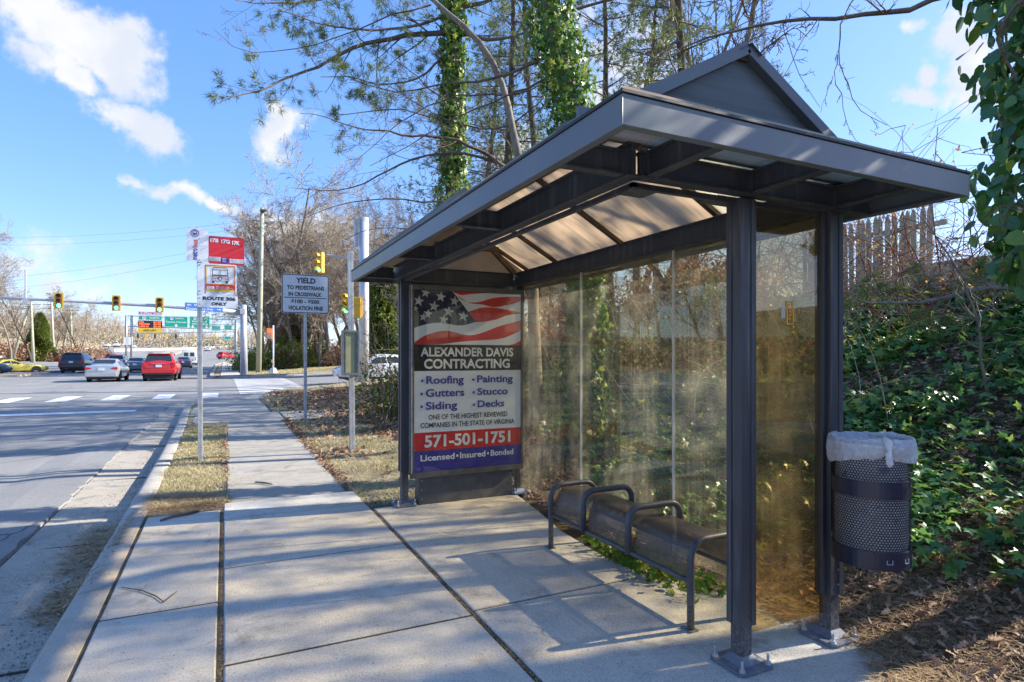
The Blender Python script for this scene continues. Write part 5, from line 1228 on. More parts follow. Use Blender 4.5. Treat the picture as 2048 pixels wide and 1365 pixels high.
# evergreen by the left utility poles
def conifer(seed, H=9, R=2.2):
    rg = np.random.default_rng(seed); n = 5200; z = rg.random(n)**.8; a = rg.uniform(0, 6.283, n); r = R*(1-z)**.6*(.55+.45*rg.random(n))*(1+.25*np.sin(a*3+z*9)); C = np.stack([r*np.cos(a), r*np.sin(a), .3+z*H], 1)
    t = bpy.data.objects.new('evergreen_tree', None); COL.objects.link(t); WLOC[t.name] = Vector((0,0,0)); tube_mesh('trunk', [(np.array([[0,0,-.2],[0,0,H]]), np.array([.2,.04]))], t, M_BARK)
    V, F = tufts(rg, C, C*np.array([1,1,0])/(r[:,None]+.01), 5, .5, .10, .5); npmesh('crown', V, F, M_SHRUB, parent=t); return t
E1 = conifer(61); p = pxd(80, 700, 98); put(E1, True, p.x, p.y, float(groundz(p.x,p.y)), .86, 0, 'green cedar between the two left utility poles behind the guardrail', None)
p = pxd(770, 700, 46); put(E1, False, p.x, p.y, float(groundz(p.x,p.y)), .95, 1, 'olive-green evergreen behind the big steel pole', None); p = pxd(590, 700, 70); put(E1, False, p.x, p.y, float(groundz(p.x,p.y)), 1.1, 2, 'evergreen in the woods behind the yield sign', None)
for o in SC.objects:
    if o.get('label','').startswith('slim trunk rising right behind'): o.scale = (.42,.42,1.1)
# --- shrubs and undergrowth
def shrub_geo(rg, R, H, n, s):
    a = rg.uniform(0, 6.283, n); ph_ = np.arccos(rg.random(n)*.98); q = (.45+.55*rg.random(n)**.5)*(1+.25*np.sin(3*a+2)+.15*np.sin(7*a))
    C = np.stack([R*q*np.sin(ph_)*np.cos(a), R*q*np.sin(ph_)*np.sin(a), H*q*np.cos(ph_)+.1], 1); return C, lay([(0,-.5),(.3,0),(0,.5),(-.3,0)], C, rg.normal(size=(n,3)), rg.normal(size=(n,3)), rg.uniform(s*.6, s*1.3, n))
def mk_shrub(seed, R, H, n, s, m):
    rg = np.random.default_rng(seed); C, V = shrub_geo(rg, R, H, n, s); t = bpy.data.objects.new('shrub', None); COL.objects.link(t); WLOC[t.name] = Vector((0,0,0))
    npmesh('foliage', V, np.arange(n*4).reshape(n,4), m, parent=t)
    st = [(wander(rg, [rg.normal()*.1,rg.normal()*.1,0], [rg.normal()*.5,rg.normal()*.5,1], H*1.05, 5, .15), np.linspace(.02,.006,5)) for _ in range(18)]
    tube_mesh('stem', st, t, M_TWIG, 3); return t
S1 = mk_shrub(71, 1.8, 2.2, 2600, .17, M_SHRUB); S2 = mk_shrub(72, 1.5, 1.6, 2200, .16, M_LITTER)
us = [False, False]
def shrub_at(i, u, zc, s, label, group):
    p = pxd(u, 700, zc); put([S1,S2][i], not us[i], p.x, p.y, float(groundz(p.x,p.y)), s, rr.uniform(0,6), label, group, 'shrub'); us[i] = True
for k in range(11): shrub_at(0, 500+k*14+rr.uniform(-6,6), rr.uniform(56,63), rr.uniform(.8,1.15), 'yellow-green shrub in the hedge row behind the pedestrian signal', 'green shrubs across the side street')
for k in range(16): shrub_at(1, 560+k*17+rr.uniform(-8,8), rr.uniform(56,68), rr.uniform(.9,1.5), 'russet leafless-looking bush at the foot of the woods across the side street', 'brown bushes across the side street')
for k in range(14): shrub_at(1, 1040+k*33+rr.uniform(-8,8), rr.uniform(13,20), rr.uniform(.45,.8), 'tan brush at the foot of the woods behind the shelter', 'brown brush behind the shelter')
for k in range(7): shrub_at(0, 1090+k*62+rr.uniform(-8,8), rr.uniform(9,14), rr.uniform(.22,.42), 'low green bush on the bank seen through the glazing', 'green bushes behind the shelter')
for k in range(13): shrub_at(1, -120+k*27+rr.uniform(-8,8), rr.uniform(94,120), rr.uniform(1.1,1.9), 'brown brush behind the left guardrail', 'brown brush beyond the left guardrail')
# dark mound of shrubs and a bare shrub beside the far post
p = pxd(790, 760, 13.5); put(S1, False, p.x+.4, p.y, float(groundz(p.x+.4,p.y))-.1, .62, 1.0, 'dark rounded bush on the verge just left of the shelter post', None, 'shrub')
out = []; rg2 = np.random.default_rng(81); b0 = base_pt(*pxd(770, 800, 12.5)[:2]); BS = thing('bare_shrub', b0, 'spindly bare shrub with dark twigs in front of the white car', 'shrub')
cfg = dict(CFG); cfg.update(levels=3, n=[6,4,3], ang=[40,40,40], ratio=[.6,.55,.6], rmin=.0035, up=[.02,.02,.02])
for k in range(9): branchy(rg2, V3(b0)+rg2.normal(size=3)*[.3,.3,0], [rg2.normal()*.55, rg2.normal()*.4, 1], 1.9, .016, 0, out, cfg)
tube_mesh('branch', [(a,b) for a,b,_ in out], BS, M_TWIG)

# --- far woods that read as a mass along the horizon
rg3 = np.random.default_rng(91); pol = []
for k in range(1500):
    u = rg3.uniform(-200, 520); zc = rg3.uniform(240, 420); 
    if 330 < u < 470 and zc < 330: continue
    q = V3(pxd(u, 700, zc)); q[2] = float(groundz(q[0], q[1]))-1; H = rg3.uniform(6, 13)*(1.15 if u < 240 else .8)
    P = wander(rg3, q, [rg3.normal()*.06, rg3.normal()*.06, 1], H, 4, .05); pol.append((P, np.linspace(.22,.05,4)))
    for j in range(11):
        f = rg3.uniform(.25, 1); s_ = P[0]+(P[-1]-P[0])*f; d = np.array([rg3.normal(), rg3.normal(), .9]); pol.append((wander(rg3, s_, d, H*.28, 4, .2), np.linspace(.09,.03,4)))
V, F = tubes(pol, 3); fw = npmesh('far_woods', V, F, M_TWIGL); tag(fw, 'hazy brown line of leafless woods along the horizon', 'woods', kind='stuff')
n = 22000; u = rg3.uniform(-200, 480, n); zc = rg3.uniform(230, 400, n); C = np.array([pxd(a, 700, b) for a, b in zip(u, zc)]); C[:,2] = groundz(C[:,0], C[:,1])+rg3.random(n)**1.5*4.5
ub = npmesh('far_undergrowth', lay([(0,-.5),(.5,0),(0,.5),(-.5,0)], C, rg3.normal(size=(n,3)), rg3.normal(size=(n,3)), rg3.uniform(.35,1.0,n)), np.arange(n*4).reshape(n,4), leafmat('far_brush', [(0,(.30,.24,.18)),(.6,(.42,.35,.26)),(1,(.36,.36,.22))], .2, .8, .1)); tag(ub, 'pale tan brush below the far woods', 'undergrowth', kind='stuff')
# --- tangled brush: canes and vines on the bank top behind the right post
def canes(nm, n, xr, yr, lab, seed, m, H=(.6,1.6), r=.006, arch=.5, leaf=None, col=None):
    rg = np.random.default_rng(seed); pol = []; tipsP = []
    for k in range(n):
        x, y = rg.uniform(*xr), rg.uniform(*yr); h = rg.uniform(*H); d = np.array([rg.normal()*.5, rg.normal()*.5, 1.0]); P = [np.array([x,y,float(groundz(x,y))-.05])]; d = unit(d); hz = rg.normal(size=2)*arch; w_ = 9
        for j in range(w_-1): d = unit(d+np.array([hz[0]*.22, hz[1]*.22, -.16*arch*2*(j/w_)])+rg.normal(size=3)*.06); P.append(P[-1]+d*h/(w_-1)*1.5)
        P = np.array(P); pol.append((P, np.linspace(r, r*.35, w_)))
        for j in range(3):
            q = P[rg.integers(3, w_)]; pol.append((wander(rg, q, rg.normal(size=3)+[0,0,.2], h*.35, 4, .25), np.linspace(r*.5, r*.25, 4))); tipsP.append(pol[-1][0][-1]); tipsP.append(q)
    V, F = tubes(pol, 4); o = npmesh(nm, V, F, m, smooth=True); tag(o, lab, 'brush', kind='stuff')
    if leaf:
        T_ = np.array(tipsP); k = rg.integers(0, len(T_), leaf); C = T_[k]+rg.normal(size=(leaf,3))*.07
        q = npmesh(nm+'_leaves', lay([(0,-.5),(.32,0),(0,.5),(-.32,0)], C, rg.normal(size=(leaf,3)), rg.normal(size=(leaf,3)), rg.uniform(.03,.06,leaf)), np.arange(leaf*4).reshape(leaf,4), col); tag(q, 'small orange and tan leaves still clinging to '+nm.replace('_',' '), 'leaves', kind='stuff')
M_ORL = leafmat('orange_leaf', [(0,(.30,.12,.03)),(.5,(.55,.28,.08)),(1,(.50,.42,.18))], .35, .6, .2, (1,.8,.4))
canes('bramble_canes', 95, (7.6,10.6), (3.2,7.2), 'red arching bramble canes below the picket fence', 101, M_VINE, (.9,1.9), .010, .6, 900, M_ORL)
canes('dry_vines', 240, (7.3,10.8), (2.6,8.0), 'pale dry vine stems tangled in front of the picket fence', 102, M_TWIGL, (.5,1.5), .006, .9, 700, M_ORL)
canes('bank_saplings', 70, (4.6,8), (3.5,11), 'thin bare stems growing up through the ivy behind the glazing', 103, M_TWIGL, (.6,2.2), .006, .4, 260, M_SHRUB)
canes('thicket', 420, (8.5,15), (7.5,22), 'tan thicket of bare stems behind the shelter', 104, M_TWIGL, (1.2,3.2), .012, .6, 2500, M_ORL)
# sapling on the ivy bank
sb0 = ghit(1974, 799); zs = sb0.x*math.sin(YAW)+sb0.y*math.cos(YAW)
SP = thing('sapling', sb0, 'thin bare sapling leaning left on the ivy bank, right of the litter bin', 'sapling'); out = []
limb(rg, pts_px([(1974,799),(1966,741),(1955,656),(1948,634),(1941,598),(1912,535),(1879,484),(1827,420)], zs, zs*.96), .017, .004, out, 9, .5, None, 2)
limb(rg, pts_px([(1950,640),(1912,590),(1904,535)], zs*.99, zs*.98), .008, .003, out, 3, .3, None, 2); limb(rg, pts_px([(1955,656),(1950,600),(1915,550)], zs, zs), .006, .003, out, 3, .3, None, 2)
tube_mesh('stem', [(a,b) for a,b,_ in out], SP, M_BARKG)
# fallen pine branch
FB = thing('fallen_branch', pxd(2043,600,6.6), 'broken pine branch with green needles lying across the top of the ivy bank', 'branch'); out = []
limb(rg, pts_px([(2180,560),(2043,576),(1974,576),(1926,583),(1890,598),(1842,605),(1780,611),(1732,605),(1695,587)], 6.6, 6.9), .05, .008, out, 10, .8, None, 3)
tube_mesh('stem', [(a,b) for a,b,_ in out], FB, M_BARKG)
tp = [a for a,b,l in out if l >= 1]; C = np.array([a[-1] for a in tp]+[a[-2] for a in tp]); D = np.array([unit(a[-1]-a[-2]) for a in tp]*2); V, F = tufts(rg, C, D, 16, .14, .002, .5); npmesh('needles', V, F, M_PINE, parent=FB)
# --- picket fence on top of the bank
FX = 11.0
M_WOODF = bark('weathered_wood', (.28,.24,.17), (.60,.52,.40), (40,40,3))
y0f = 6.05; FE = thing('picket_fence', (FX, 7.2, float(groundz(FX,7.2))), 'weathered wooden picket fence with pointed tops above the ivy bank, its right end broken off', 'fence')
ys_ = [6.12+.117*i for i in range(22)]
for i, y in enumerate(ys_):
    tz = 4.12+.03*rr.uniform(-1,1)-(.0 if i < 12 else .02); w2 = .049; dx = rr.uniform(-.006,.006)
    if i == 0: tz += .03
    m = MB(); m.prism([(-w2,0),(w2,0),(w2,tz-2.3-.13),(.018,tz-2.3-.02),(0,tz-2.3),(-.018,tz-2.3-.02),(-w2,tz-2.3-.13)], (FX+dx, y, 2.3), Vector((0,1,rr.uniform(-.02,.02))), (rr.uniform(-.01,.01),rr.uniform(-.02,.02),1), (.02,0,0)); m.build('picket', M_WOODF, FE)
for z in (3.78, 2.75):
    m = MB(); m.box(FX+.024, FX+.065, 6.0 if z < 3 else 5.85, 8.7, z-.045, z+.045); m.build('rail', M_WOODF, FE)
for y in (7.3,): m = MB(); m.box(FX+.07, FX+.16, y, y+.09, 2.2, 3.95); m.build('post', M_WOODF, FE)
m = MB(); 
for i, (z, o_) in enumerate(((2.42,0),(2.60,.02),(2.78,0))): m.box(9.9+o_, 10.05+o_, 3.0, 5.9, z, z+.165)
tw_ = m.build('timber_wall', M_WOODF, origin=(9.95, 4.4, 2.42)); tag(tw_, 'low wall of stacked brown timbers at the top of the bank, right of the fence', 'wall')

# woods on the other side of the highway, left of the view (mirrored in the glazing)
for k in range(34):
    x = rr.uniform(-46, -36); y_ = -30+k*2.9+rr.uniform(-1,1); put(PT[rr.choice([0,1,2])], False, x, y_, float(groundz(x, y_)), rr.uniform(1.0, 1.5), rr.uniform(0,6.28), 'bare tree of the wood strip across the highway', 'bare trees across the highway')
n = 16000; rg5 = np.random.default_rng(55); C = np.stack([rg5.uniform(-48,-37,n), rg5.uniform(-40,75,n), rg5.random(n)**1.4*3.2], 1); C[:,2] += groundz(C[:,0], C[:,1])
o = npmesh('roadside_brush', lay([(0,-.5),(.5,0),(0,.5),(-.5,0)], C, rg5.normal(size=(n,3)), rg5.normal(size=(n,3)), rg5.uniform(.2,.7,n)), np.arange(n*4).reshape(n,4), M_LITTER); tag(o, 'brown brush below the trees across the highway', 'undergrowth', kind='stuff')
# ------------------------------------------------------------------ signs and poles
M_GALV = mat('galvanised_post', (.50,.51,.51), .5, .3, var=.12, vs=9, dirt=(.28,.26,.22), dirts=10); M_SIGNW = mat('sign_white', (.86,.87,.88), .45, var=.04); M_SIGNK = mat('sign_black', (.02,.02,.022), .5)
M_SIGNR = mat('sign_red', (.75,.03,.04), .45, var=.06, vs=5); M_SIGNB = mat('sign_blue', (.05,.05,.32), .5); M_HOLE = mat('post_holes', (.10,.10,.10), .8); M_YEL = mat('signal_yellow', (.85,.50,.03), .5); M_GREEN = mat('sign_green', (.0,.42,.27), .5, var=.04)
def perf_post(parent, P0, P1, w, name='post', n=60):
    P0, P1 = Vector(P0), Vector(P1); m = MB(); m.bar(P0, P1, w, w, (0,1,0)); o = m.build(name, M_GALV, parent, bevel=.003)
    h = MB(); t = (P1-P0).normalized()
    for i in range(n):
        c = P0+(P1-P0)*((i+.5)/n)+Vector((0,-w/2-.001,0)); h.add([c+Vector((.006*math.cos(a),0,.006*math.sin(a))) for a in np.linspace(0,6.283,7)[:6]], [(0,1,2,3,4,5)])
    tag(h.build('post_holes', M_HOLE, o), kind='stuff'); return o
def rrect(x0, x1, z0, z1, r, n=4, corners=(1,1,1,1)):
    out = []
    for (cx, cz, a0), c in zip(((x1-r,z1-r,0),(x0+r,z1-r,90),(x0+r,z0+r,180),(x1-r,z0+r,270)), corners):
        if c: out += [(cx+r*math.cos(math.radians(a0+90*i/n)), cz+r*math.sin(math.radians(a0+90*i/n))) for i in range(n+1)]
        else: out.append({0:(x1,z1),90:(x0,z1),180:(x0,z0),270:(x1,z0)}[a0])
    return out
XA, ZA_ = Vector((1,0,0)), Vector((0,0,1))
def plate(name, parent, poly, y, m, th=.004): b = MB(); b.prism(poly, (0,y,0), XA, ZA_, (0,th,0)); return b.build(name, m, parent)
def writing(name, parent, items, y, m, bold=.02):
    b = MB()
    for s, x0, x1, z0, z1 in items: put_text(b, s, (x0,x1,z0,z1), (0,y,0), XA, ZA_, 0, bold)
    return b.build(name, m, parent)
def quadz(b, x0, x1, z0, z1, y, mi=0): b.add([(x0,y,z0),(x1,y,z0),(x1,y,z1),(x0,y,z1)], [(0,1,2,3)], mi)
# bus stop sign ------------------------------------------------
YB = 9.58; BSG = thing('bus_stop_sign', (-.31,YB,0), 'bus stop sign with red route panel and bus picture by the kerb', 'sign')
perf_post(BSG, (-.305,YB+.03,-.1), (-.322,YB+.03,3.26), .062, n=110)
y = YB-.012
p1 = plate('flag_panel', BSG, rrect(-.48,-.205,2.84,3.33,.10,6,(1,1,0,0)), y, M_SIGNW)
wt = MB(); put_text(wt, 'metro', (-.405,-.340,2.865,3.03), (0,y-.002,0), XA, ZA_, 0, .02, rot=1); wt.build('lettering', M_SIGNB, p1)
wt = MB(); put_text(wt, 'bus', (-.405,-.340,3.04,3.155), (0,y-.002,0), XA, ZA_, 0, .02, rot=1); wt.build('lettering', M_SIGNR, p1)
b = MB(); c0 = (-.375, 3.245)
def ring2(b, cx, cz, r0, r1, y, n=24): b.add([(cx+r*math.cos(2*math.pi*i/n), y, cz+r*math.sin(2*math.pi*i/n)) for r in (r0, r1) for i in range(n)], [(i, (i+1) % n, n+(i+1) % n, n+i) for i in range(n)])
ring2(b, *c0, .045, .054, y-.002); b.add([(c0[0]+x_, y-.002, c0[1]+z_) for x_, z_ in rrect(-.026,.026,-.030,.036,.012)], [tuple(range(20))]); b.build('emblem', M_SIGNB, p1)
b = MB(); b.add([(c0[0]+x_, y-.004, c0[1]+z_) for x_, z_ in rrect(-.018,.018,.002,.024,.004)], [tuple(range(20))]); 
for sx in (-1,1): b.add([(c0[0]+sx*.013+.005*math.cos(a), y-.004, c0[1]-.017+.005*math.sin(a)) for a in np.linspace(0,6.283,9)[:8]], [tuple(range(8))])
b.build('emblem_window', M_SIGNW, p1)
p2 = plate('route_panel', BSG, rrect(-.203,.265,2.825,3.225,.02,3), y, M_SIGNR)
writing('lettering', p2, [('17B',-.180,-.072,3.135,3.19),('17G',-.040,.075,3.13,3.185),('17K',.105,.205,3.12,3.175)], y-.002, M_SIGNW, .05)
b = MB(); quadz(b,-.195,-.045,2.865,2.925,y-.002); b.build('info_strip', M_SIGNW, p2); b = MB(); quadz(b,.07,.255,2.85,2.91,y-.002); b.build('info_strip', M_SIGNW, p2)
b = MB(); b.add([(-.035,y-.003,2.845),(.035,y-.003,2.845),(.075,y-.003,2.885),(.035,y-.003,2.922),(-.035,y-.003,2.925)], [(0,1,2,3,4)]); b.build('arrow', M_SIGNB, p2)
writing('lettering', p2, [('NEXT',-.025,.030,2.892,2.914),('BUS',-.02,.022,2.858,2.880)], y-.005, M_SIGNW)
writing('lettering', p2, [('STOP ID NO.',-.19,-.05,2.902,2.918),('5000531',-.19,-.05,2.870,2.894),('202 637 7000',.085,.25,2.885,2.902),('WMATA.COM',.085,.25,2.857,2.875)], y-.005, M_SIGNK, 0)
p3 = plate('picture_panel', BSG, rrect(-.345,.165,2.378,2.825,.025,3), y, M_SIGNW)
b = MB()
def frame2(b, x0, x1, z0, z1, w, y, mi=0): quadz(b,x0,x1,z1-w,z1,y,mi); quadz(b,x0,x1,z0,z0+w,y,mi); quadz(b,x0,x0+w,z0+w,z1-w,y,mi); quadz(b,x1-w,x1,z0+w,z1-w,y,mi)
frame2(b,-.245,.145,2.52,2.805,.010,y-.002); quadz(b,-.245,.145,2.455,2.519,y-.002); quadz(b,-.245,-.235,2.39,2.454,y-.002); quadz(b,.135,.145,2.39,2.454,y-.002); b.build('red_border', M_SIGNR, p3)
b = MB(); frame2(b,-.232,.132,2.532,2.793,.009,y-.002); quadz(b,-.233,.133,2.427,2.454,y-.002); b.build('yellow_border', mat('sign_yellow', (.85,.60,.05), .5), p3)
b = MB(); quadz(b,-.225,-.13,2.458,2.500,y-.004); b.build('stop_number_box', M_SIGNW, p3)
writing('lettering', p3, [('1460',-.205,-.145,2.462,2.482),('fairfaxconnector.com',-.185,.08,2.433,2.446),('Text FFX 1460',-.19,.02,2.402,2.418),('ROUTE',-.215,-.14,2.487,2.496)], y-.006, M_SIGNK, 0)
writing('lettering', p3, [('703-339-7200',-.11,.07,2.486,2.502),('703-339-1608TTY',-.11,.12,2.462,2.478)], y-.004, M_SIGNW, .01)
b = MB()   # bus drawing, front view
frame2(b,-.155,.050,2.66,2.745,.008,y-.004); quadz(b,-.057,-.049,2.66,2.745,y-.004); frame2(b,-.160,.055,2.575,2.658,.006,y-.004); b.add([(-.160,y-.004,2.745),(-.155,y-.004,2.745),(-.13,y-.004,2.768),(.02,y-.004,2.768),(.05,y-.004,2.745),(.056,y-.004,2.745),(.024,y-.004,2.776),(-.134,y-.004,2.776)], [(0,1,2,7),(2,3,6,7),(3,4,5,6)])
quadz(b,-.155,-.125,2.548,2.573,y-.004); quadz(b,.02,.050,2.548,2.573,y-.004)
ring2(b,-.053,2.615,.020,.029,y-.006,16); b.build('bus_drawing', M_SIGNK, p3)
b = MB(); quadz(b,-.153,.048,2.632,2.642,y-.005); b.build('bus_stripe', mat('stripe_orange', (.85,.35,.08), .5), p3)
b = MB()
for x in (-.145,-.12,-.095,-.01,.012,.033): quadz(b,x,x+.012,2.605,2.620,y-.005)
b.build('bus_stripe', M_SIGNR, p3)
p4 = plate('route_plate', BSG, rrect(-.345,.180,2.195,2.374,.025,3), y, M_SIGNW)
writing('lettering', p4, [('ROUTE 306',-.275,.150,2.300,2.350),('ONLY',-.165,.040,2.225,2.272)], y-.002, M_SIGNK, .045)
for z in (2.33,2.24,2.43,2.80,2.87,3.17):
    b = MB(); b.lathe([(0,-.006),(.009,-.006),(.011,0)], (-.31,y,z), 8, 0, 'y'); b.build('bolt', M_GALV, BSG)
# yield sign ----------------------------------------------------
YY_ = 14.42; YS = thing('yield_sign', (1.69,YY_,0), 'white and black yield to pedestrians sign on a dark perforated post in the verge', 'sign')
perf_post(YS, (1.69,YY_+.03,-.1), (1.69,YY_+.03,3.36), .065, n=90); y = YY_-.01
b = MB(); b.prism(rrect(1.17,2.215,2.475,3.375,.05,4), (0,y,0), XA, ZA_, (0,.005,0)); ps = b.build('sign_face', mat('yield_face', (.62,.65,.69), .45, var=.04), YS)
b = MB(); o_ = rrect(1.178,2.207,2.483,3.367,.045,4); i_ = rrect(1.196,2.189,2.501,3.349,.035,4); n = len(o_); b.add([(x,y-.002,z) for x,z in o_+i_], [(k,(k+1)%n,n+(k+1)%n,n+k) for k in range(n)]); quadz(b,1.225,2.155,2.825,2.842,y-.002); b.build('border', M_SIGNK, ps)
writing('lettering', ps, [('YIELD',1.48,1.91,3.17,3.295),('TO PEDESTRIANS',1.285,2.105,3.02,3.11),('IN CROSSWALK',1.32,2.045,2.87,2.96),('$100 - $500',1.375,1.995,2.705,2.795),('VIOLATION FINE',1.31,2.075,2.55,2.645)], y-.003, M_SIGNK, .035)
for z in (3.33,2.50): b = MB(); b.lathe([(0,-.008),(.012,-.008),(.014,0)], (1.69,y,z), 8, 0, 'y'); b.build('bolt', M_GALV, ps)
b = MB(); b.tube([(1.66,YY_-.01,1.12),(1.60,YY_-.02,1.13),(1.60,YY_-.03,1.10)], .006, 4); b.build('strap_end', M_SIGNW, YS)
# schedule box post ----------------------------------------------
YX = 9.39; TB = thing('timetable_post', (1.80,YX,0), 'weathered grey timetable box on a pale perforated square post beside the shelter', 'timetable post')
perf_post(TB, (1.80,YX+.03,-.1), (1.765,YX+.03,3.12), .075, n=110)
b = MB(); x0,x1,z0,z1 = 1.62,1.875,1.205,1.885; b.box(x0,x1,YX-.085,YX-.012,z0,z1); cs = b.build('case', mat('box_aluminium', (.30,.31,.29), .45, .3, var=.1), TB, bevel=.004)
b = MB(); 
for a_,b_,c_,d_ in ((x0-.006,x1+.006,z1-.03,z1+.006),(x0-.006,x1+.006,z0-.006,z0+.03),(x0-.006,x0+.022,z0+.0301,z1-.0301),(x1-.022,x1+.006,z0+.0301,z1-.0301)): b.box(a_,b_,YX-.105,YX-.086,c_,d_)
for x in (x0+.045,x1-.060): b.box(x,x+.012,YX-.098,YX-.086,z0+.031,z1-.031)
b.build('case_frame', mat('box_frame', (.24,.26,.25), .4, .5), cs, bevel=.002)
b = MB(); quadz(b,x0+.06,x1-.062,z0+.032,z1-.032,YX-.0875); b.build('blank_insert', mat('faded_olive', (.34,.34,.18), .5, var=.15, vs=4, dirt=(.24,.24,.12), dirts=5), cs)

# ------------------------------------------------------------------ traffic signals
M_MAST = mat('galvanised_mast', (.46,.49,.52), .5, .3, var=.08, vs=2); M_RL = mat('lens_red', (.16,.02,.01), .3); M_AL = mat('lens_amber', (.18,.08,.01), .3); M_GL = mat('lens_green_lit', (.05,.7,.5), .3, emit=(.10,1,.75), estr=1.6)
M_VIS = mat('visor_dark', (.05,.04,.02), .5)
def signal_head(x, yy, z, label, group, h=.98, face=-1, board=True):
    """three lens head centred at x, z"""
    t = thing('traffic_light', (x, yy, z-h/2), label, 'traffic light', group); w = h*.42; y0 = yy
    b = MB(); b.prism(rrect(x-w/2-.05,x+w/2+.05,z-h/2-.05,z+h/2+.05,.05,3), (0,y0,0), XA, ZA_, (0,.02,0)); b.build('backplate', M_YEL, t)
    b = MB(); b.box(x-w/2+.06, x+w/2-.06, y0+.021, y0+.20, z-h/2+.03, z+h/2-.03); b.build('housing', M_YEL, t, bevel=.01)
    b = MB(); b.prism(rrect(x-w/2+.03,x+w/2-.03,z-h/2+.02,z+h/2-.02,.03,3), (0,y0-.004,0), XA, ZA_, (0,.003,0)); b.build('inner_plate', mat('inner_brown', (.32,.17,.05), .6), t)
    for k, m_ in enumerate((M_RL, M_AL, M_GL)):
        cz = z+h/3-(h/3)*k; r = h*.125; b = MB(); b.lathe([(0,-.03),(r*.6,-.025),(r,-.006)], (x,y0-.004,cz), 16, 0, 'y'); ln = b.build('lens', m_, t, smooth=True)
        b = MB(); n = 12; v = [(x+rr_*math.cos(a), y0-.006-d, cz+rr_*math.sin(a)) for rr_, d in ((r*1.12,0),(r*1.12,.17)) for a in np.linspace(-.35, math.pi+.35, n)]
        b.add(v, [(i,i+1,n+i+1,n+i) for i in range(n-1)]); vz = b.build('visor', M_VIS, t); s_ = vz.modifiers.new('t','SOLIDIFY'); s_.thickness = .008
    b = MB(); b.bar((x-.16,y0+.10,z+h*.36),(x-.02,y0+.10,z+h*.18),.05,.05); b.build('bracket', M_MAST, t)
    return t
YM = 49.3; bm = base_pt(1.35, YM); TM = thing('signal_mast', bm, 'large grey steel mast with a long signal arm reaching left across the road', 'signal mast')
b = MB(); b.tube([(1.35,YM,bm.z-.1),(1.32,YM,5.35)], [.27,.21], 20); b.build('pole', M_MAST, TM, smooth=True)
b = MB(); b.lathe([(0,0),(.35,0),(.35,.08),(.29,.10)], (1.35,YM,bm.z), 20); b.build('base_flange', M_MAST, TM)
b = MB(); b.box(1.05,1.42,YM-.28,YM+.22,4.62,5.05); b.build('arm_clamp', M_MAST, TM, bevel=.02)
b = MB(); b.tube([(1.2,YM,4.80),(-4,YM,5.07),(-10,YM,5.22),(-17,YM,5.34)], [.15,.125,.10,.075], 14); b.build('arm', M_MAST, TM, smooth=True)
b = MB(); b.tube([(-11.8,YM,5.2),(-11.8,YM,7.2)], .05, 8); b.box(-11.95,-11.65,YM-.1,YM+.1,4.9,5.25); b.build('sensor_post', M_MAST, TM)
GS = 'traffic lights on the long arm'
signal_head(-9.96, YM-.30, 5.19, 'leftmost traffic light on the long arm, showing green', GS); signal_head(-6.73, YM-.30, 5.15, 'middle traffic light of the three on the long arm, showing green', GS); signal_head(-4.14, YM-.30, 5.12, 'traffic light on the long arm nearest the blue street sign', GS)
st = thing('street_name_sign', (-1.34,YM-.2,4.78), 'blue street name sign hung from the signal arm behind the bus stop post', 'sign'); b = MB(); b.prism([(-2.57,4.80),(-.08,4.76),(-.08,5.33),(-2.57,5.37)], (0,YM-.22,0), XA, ZA_, (0,.02,0)); sn = b.build('sign_face', mat('street_sign_blue', (.10,.27,.68), .5), st)
writing('lettering', sn, [('Wakefield Ch',-2.0,-.35,5.11,5.28),('Queensbury Ave',-2.50,-.75,4.84,5.02)], YM-.224, M_SIGNW, .03)
b = MB(); 
for x, z, s in ((-2.45,5.20,1),(-.18,4.91,-1)): b.add([(x,YM-.224,z),(x+s*.12,YM-.224,z+.08),(x+s*.12,YM-.224,z+.03),(x+s*.30,YM-.224,z+.03),(x+s*.30,YM-.224,z-.03),(x+s*.12,YM-.224,z-.03),(x+s*.12,YM-.224,z-.08)], [(0,1,2,3,4,5,6)])
b.build('arrow', M_SIGNW, sn)
# near-side big steel pole with side-on signals
q = pxd(727, 700, 29.5); bq = base_pt(q.x, q.y)
NP = thing('steel_pole', bq, 'thick pale steel pole rising behind the timetable post, taller than the shelter roof', 'pole')
b = MB(); b.tube([(bq.x,bq.y,bq.z-.1),(bq.x+.03,bq.y,8.35)], [.27,.22], 20); b.build('pole', mat('pale_steel', (.62,.64,.66), .5, .2, var=.06, vs=2), NP, smooth=True)
b = MB(); b.box(bq.x-.42,bq.x-.26,bq.y-.1,bq.y+.25,6.9,8.3); b.build('strap_plate', M_MAST, NP, bevel=.02)
b = MB(); b.tube([(bq.x,bq.y,6.05),(bq.x-.9,bq.y+.05,6.3),(bq.x-1.75,bq.y+.1,6.4)], .05, 10); b.tube([(bq.x,bq.y,4.2),(bq.x-.35,bq.y-.35,4.2)], .04, 8); b.build('side_bracket', M_MAST, NP)
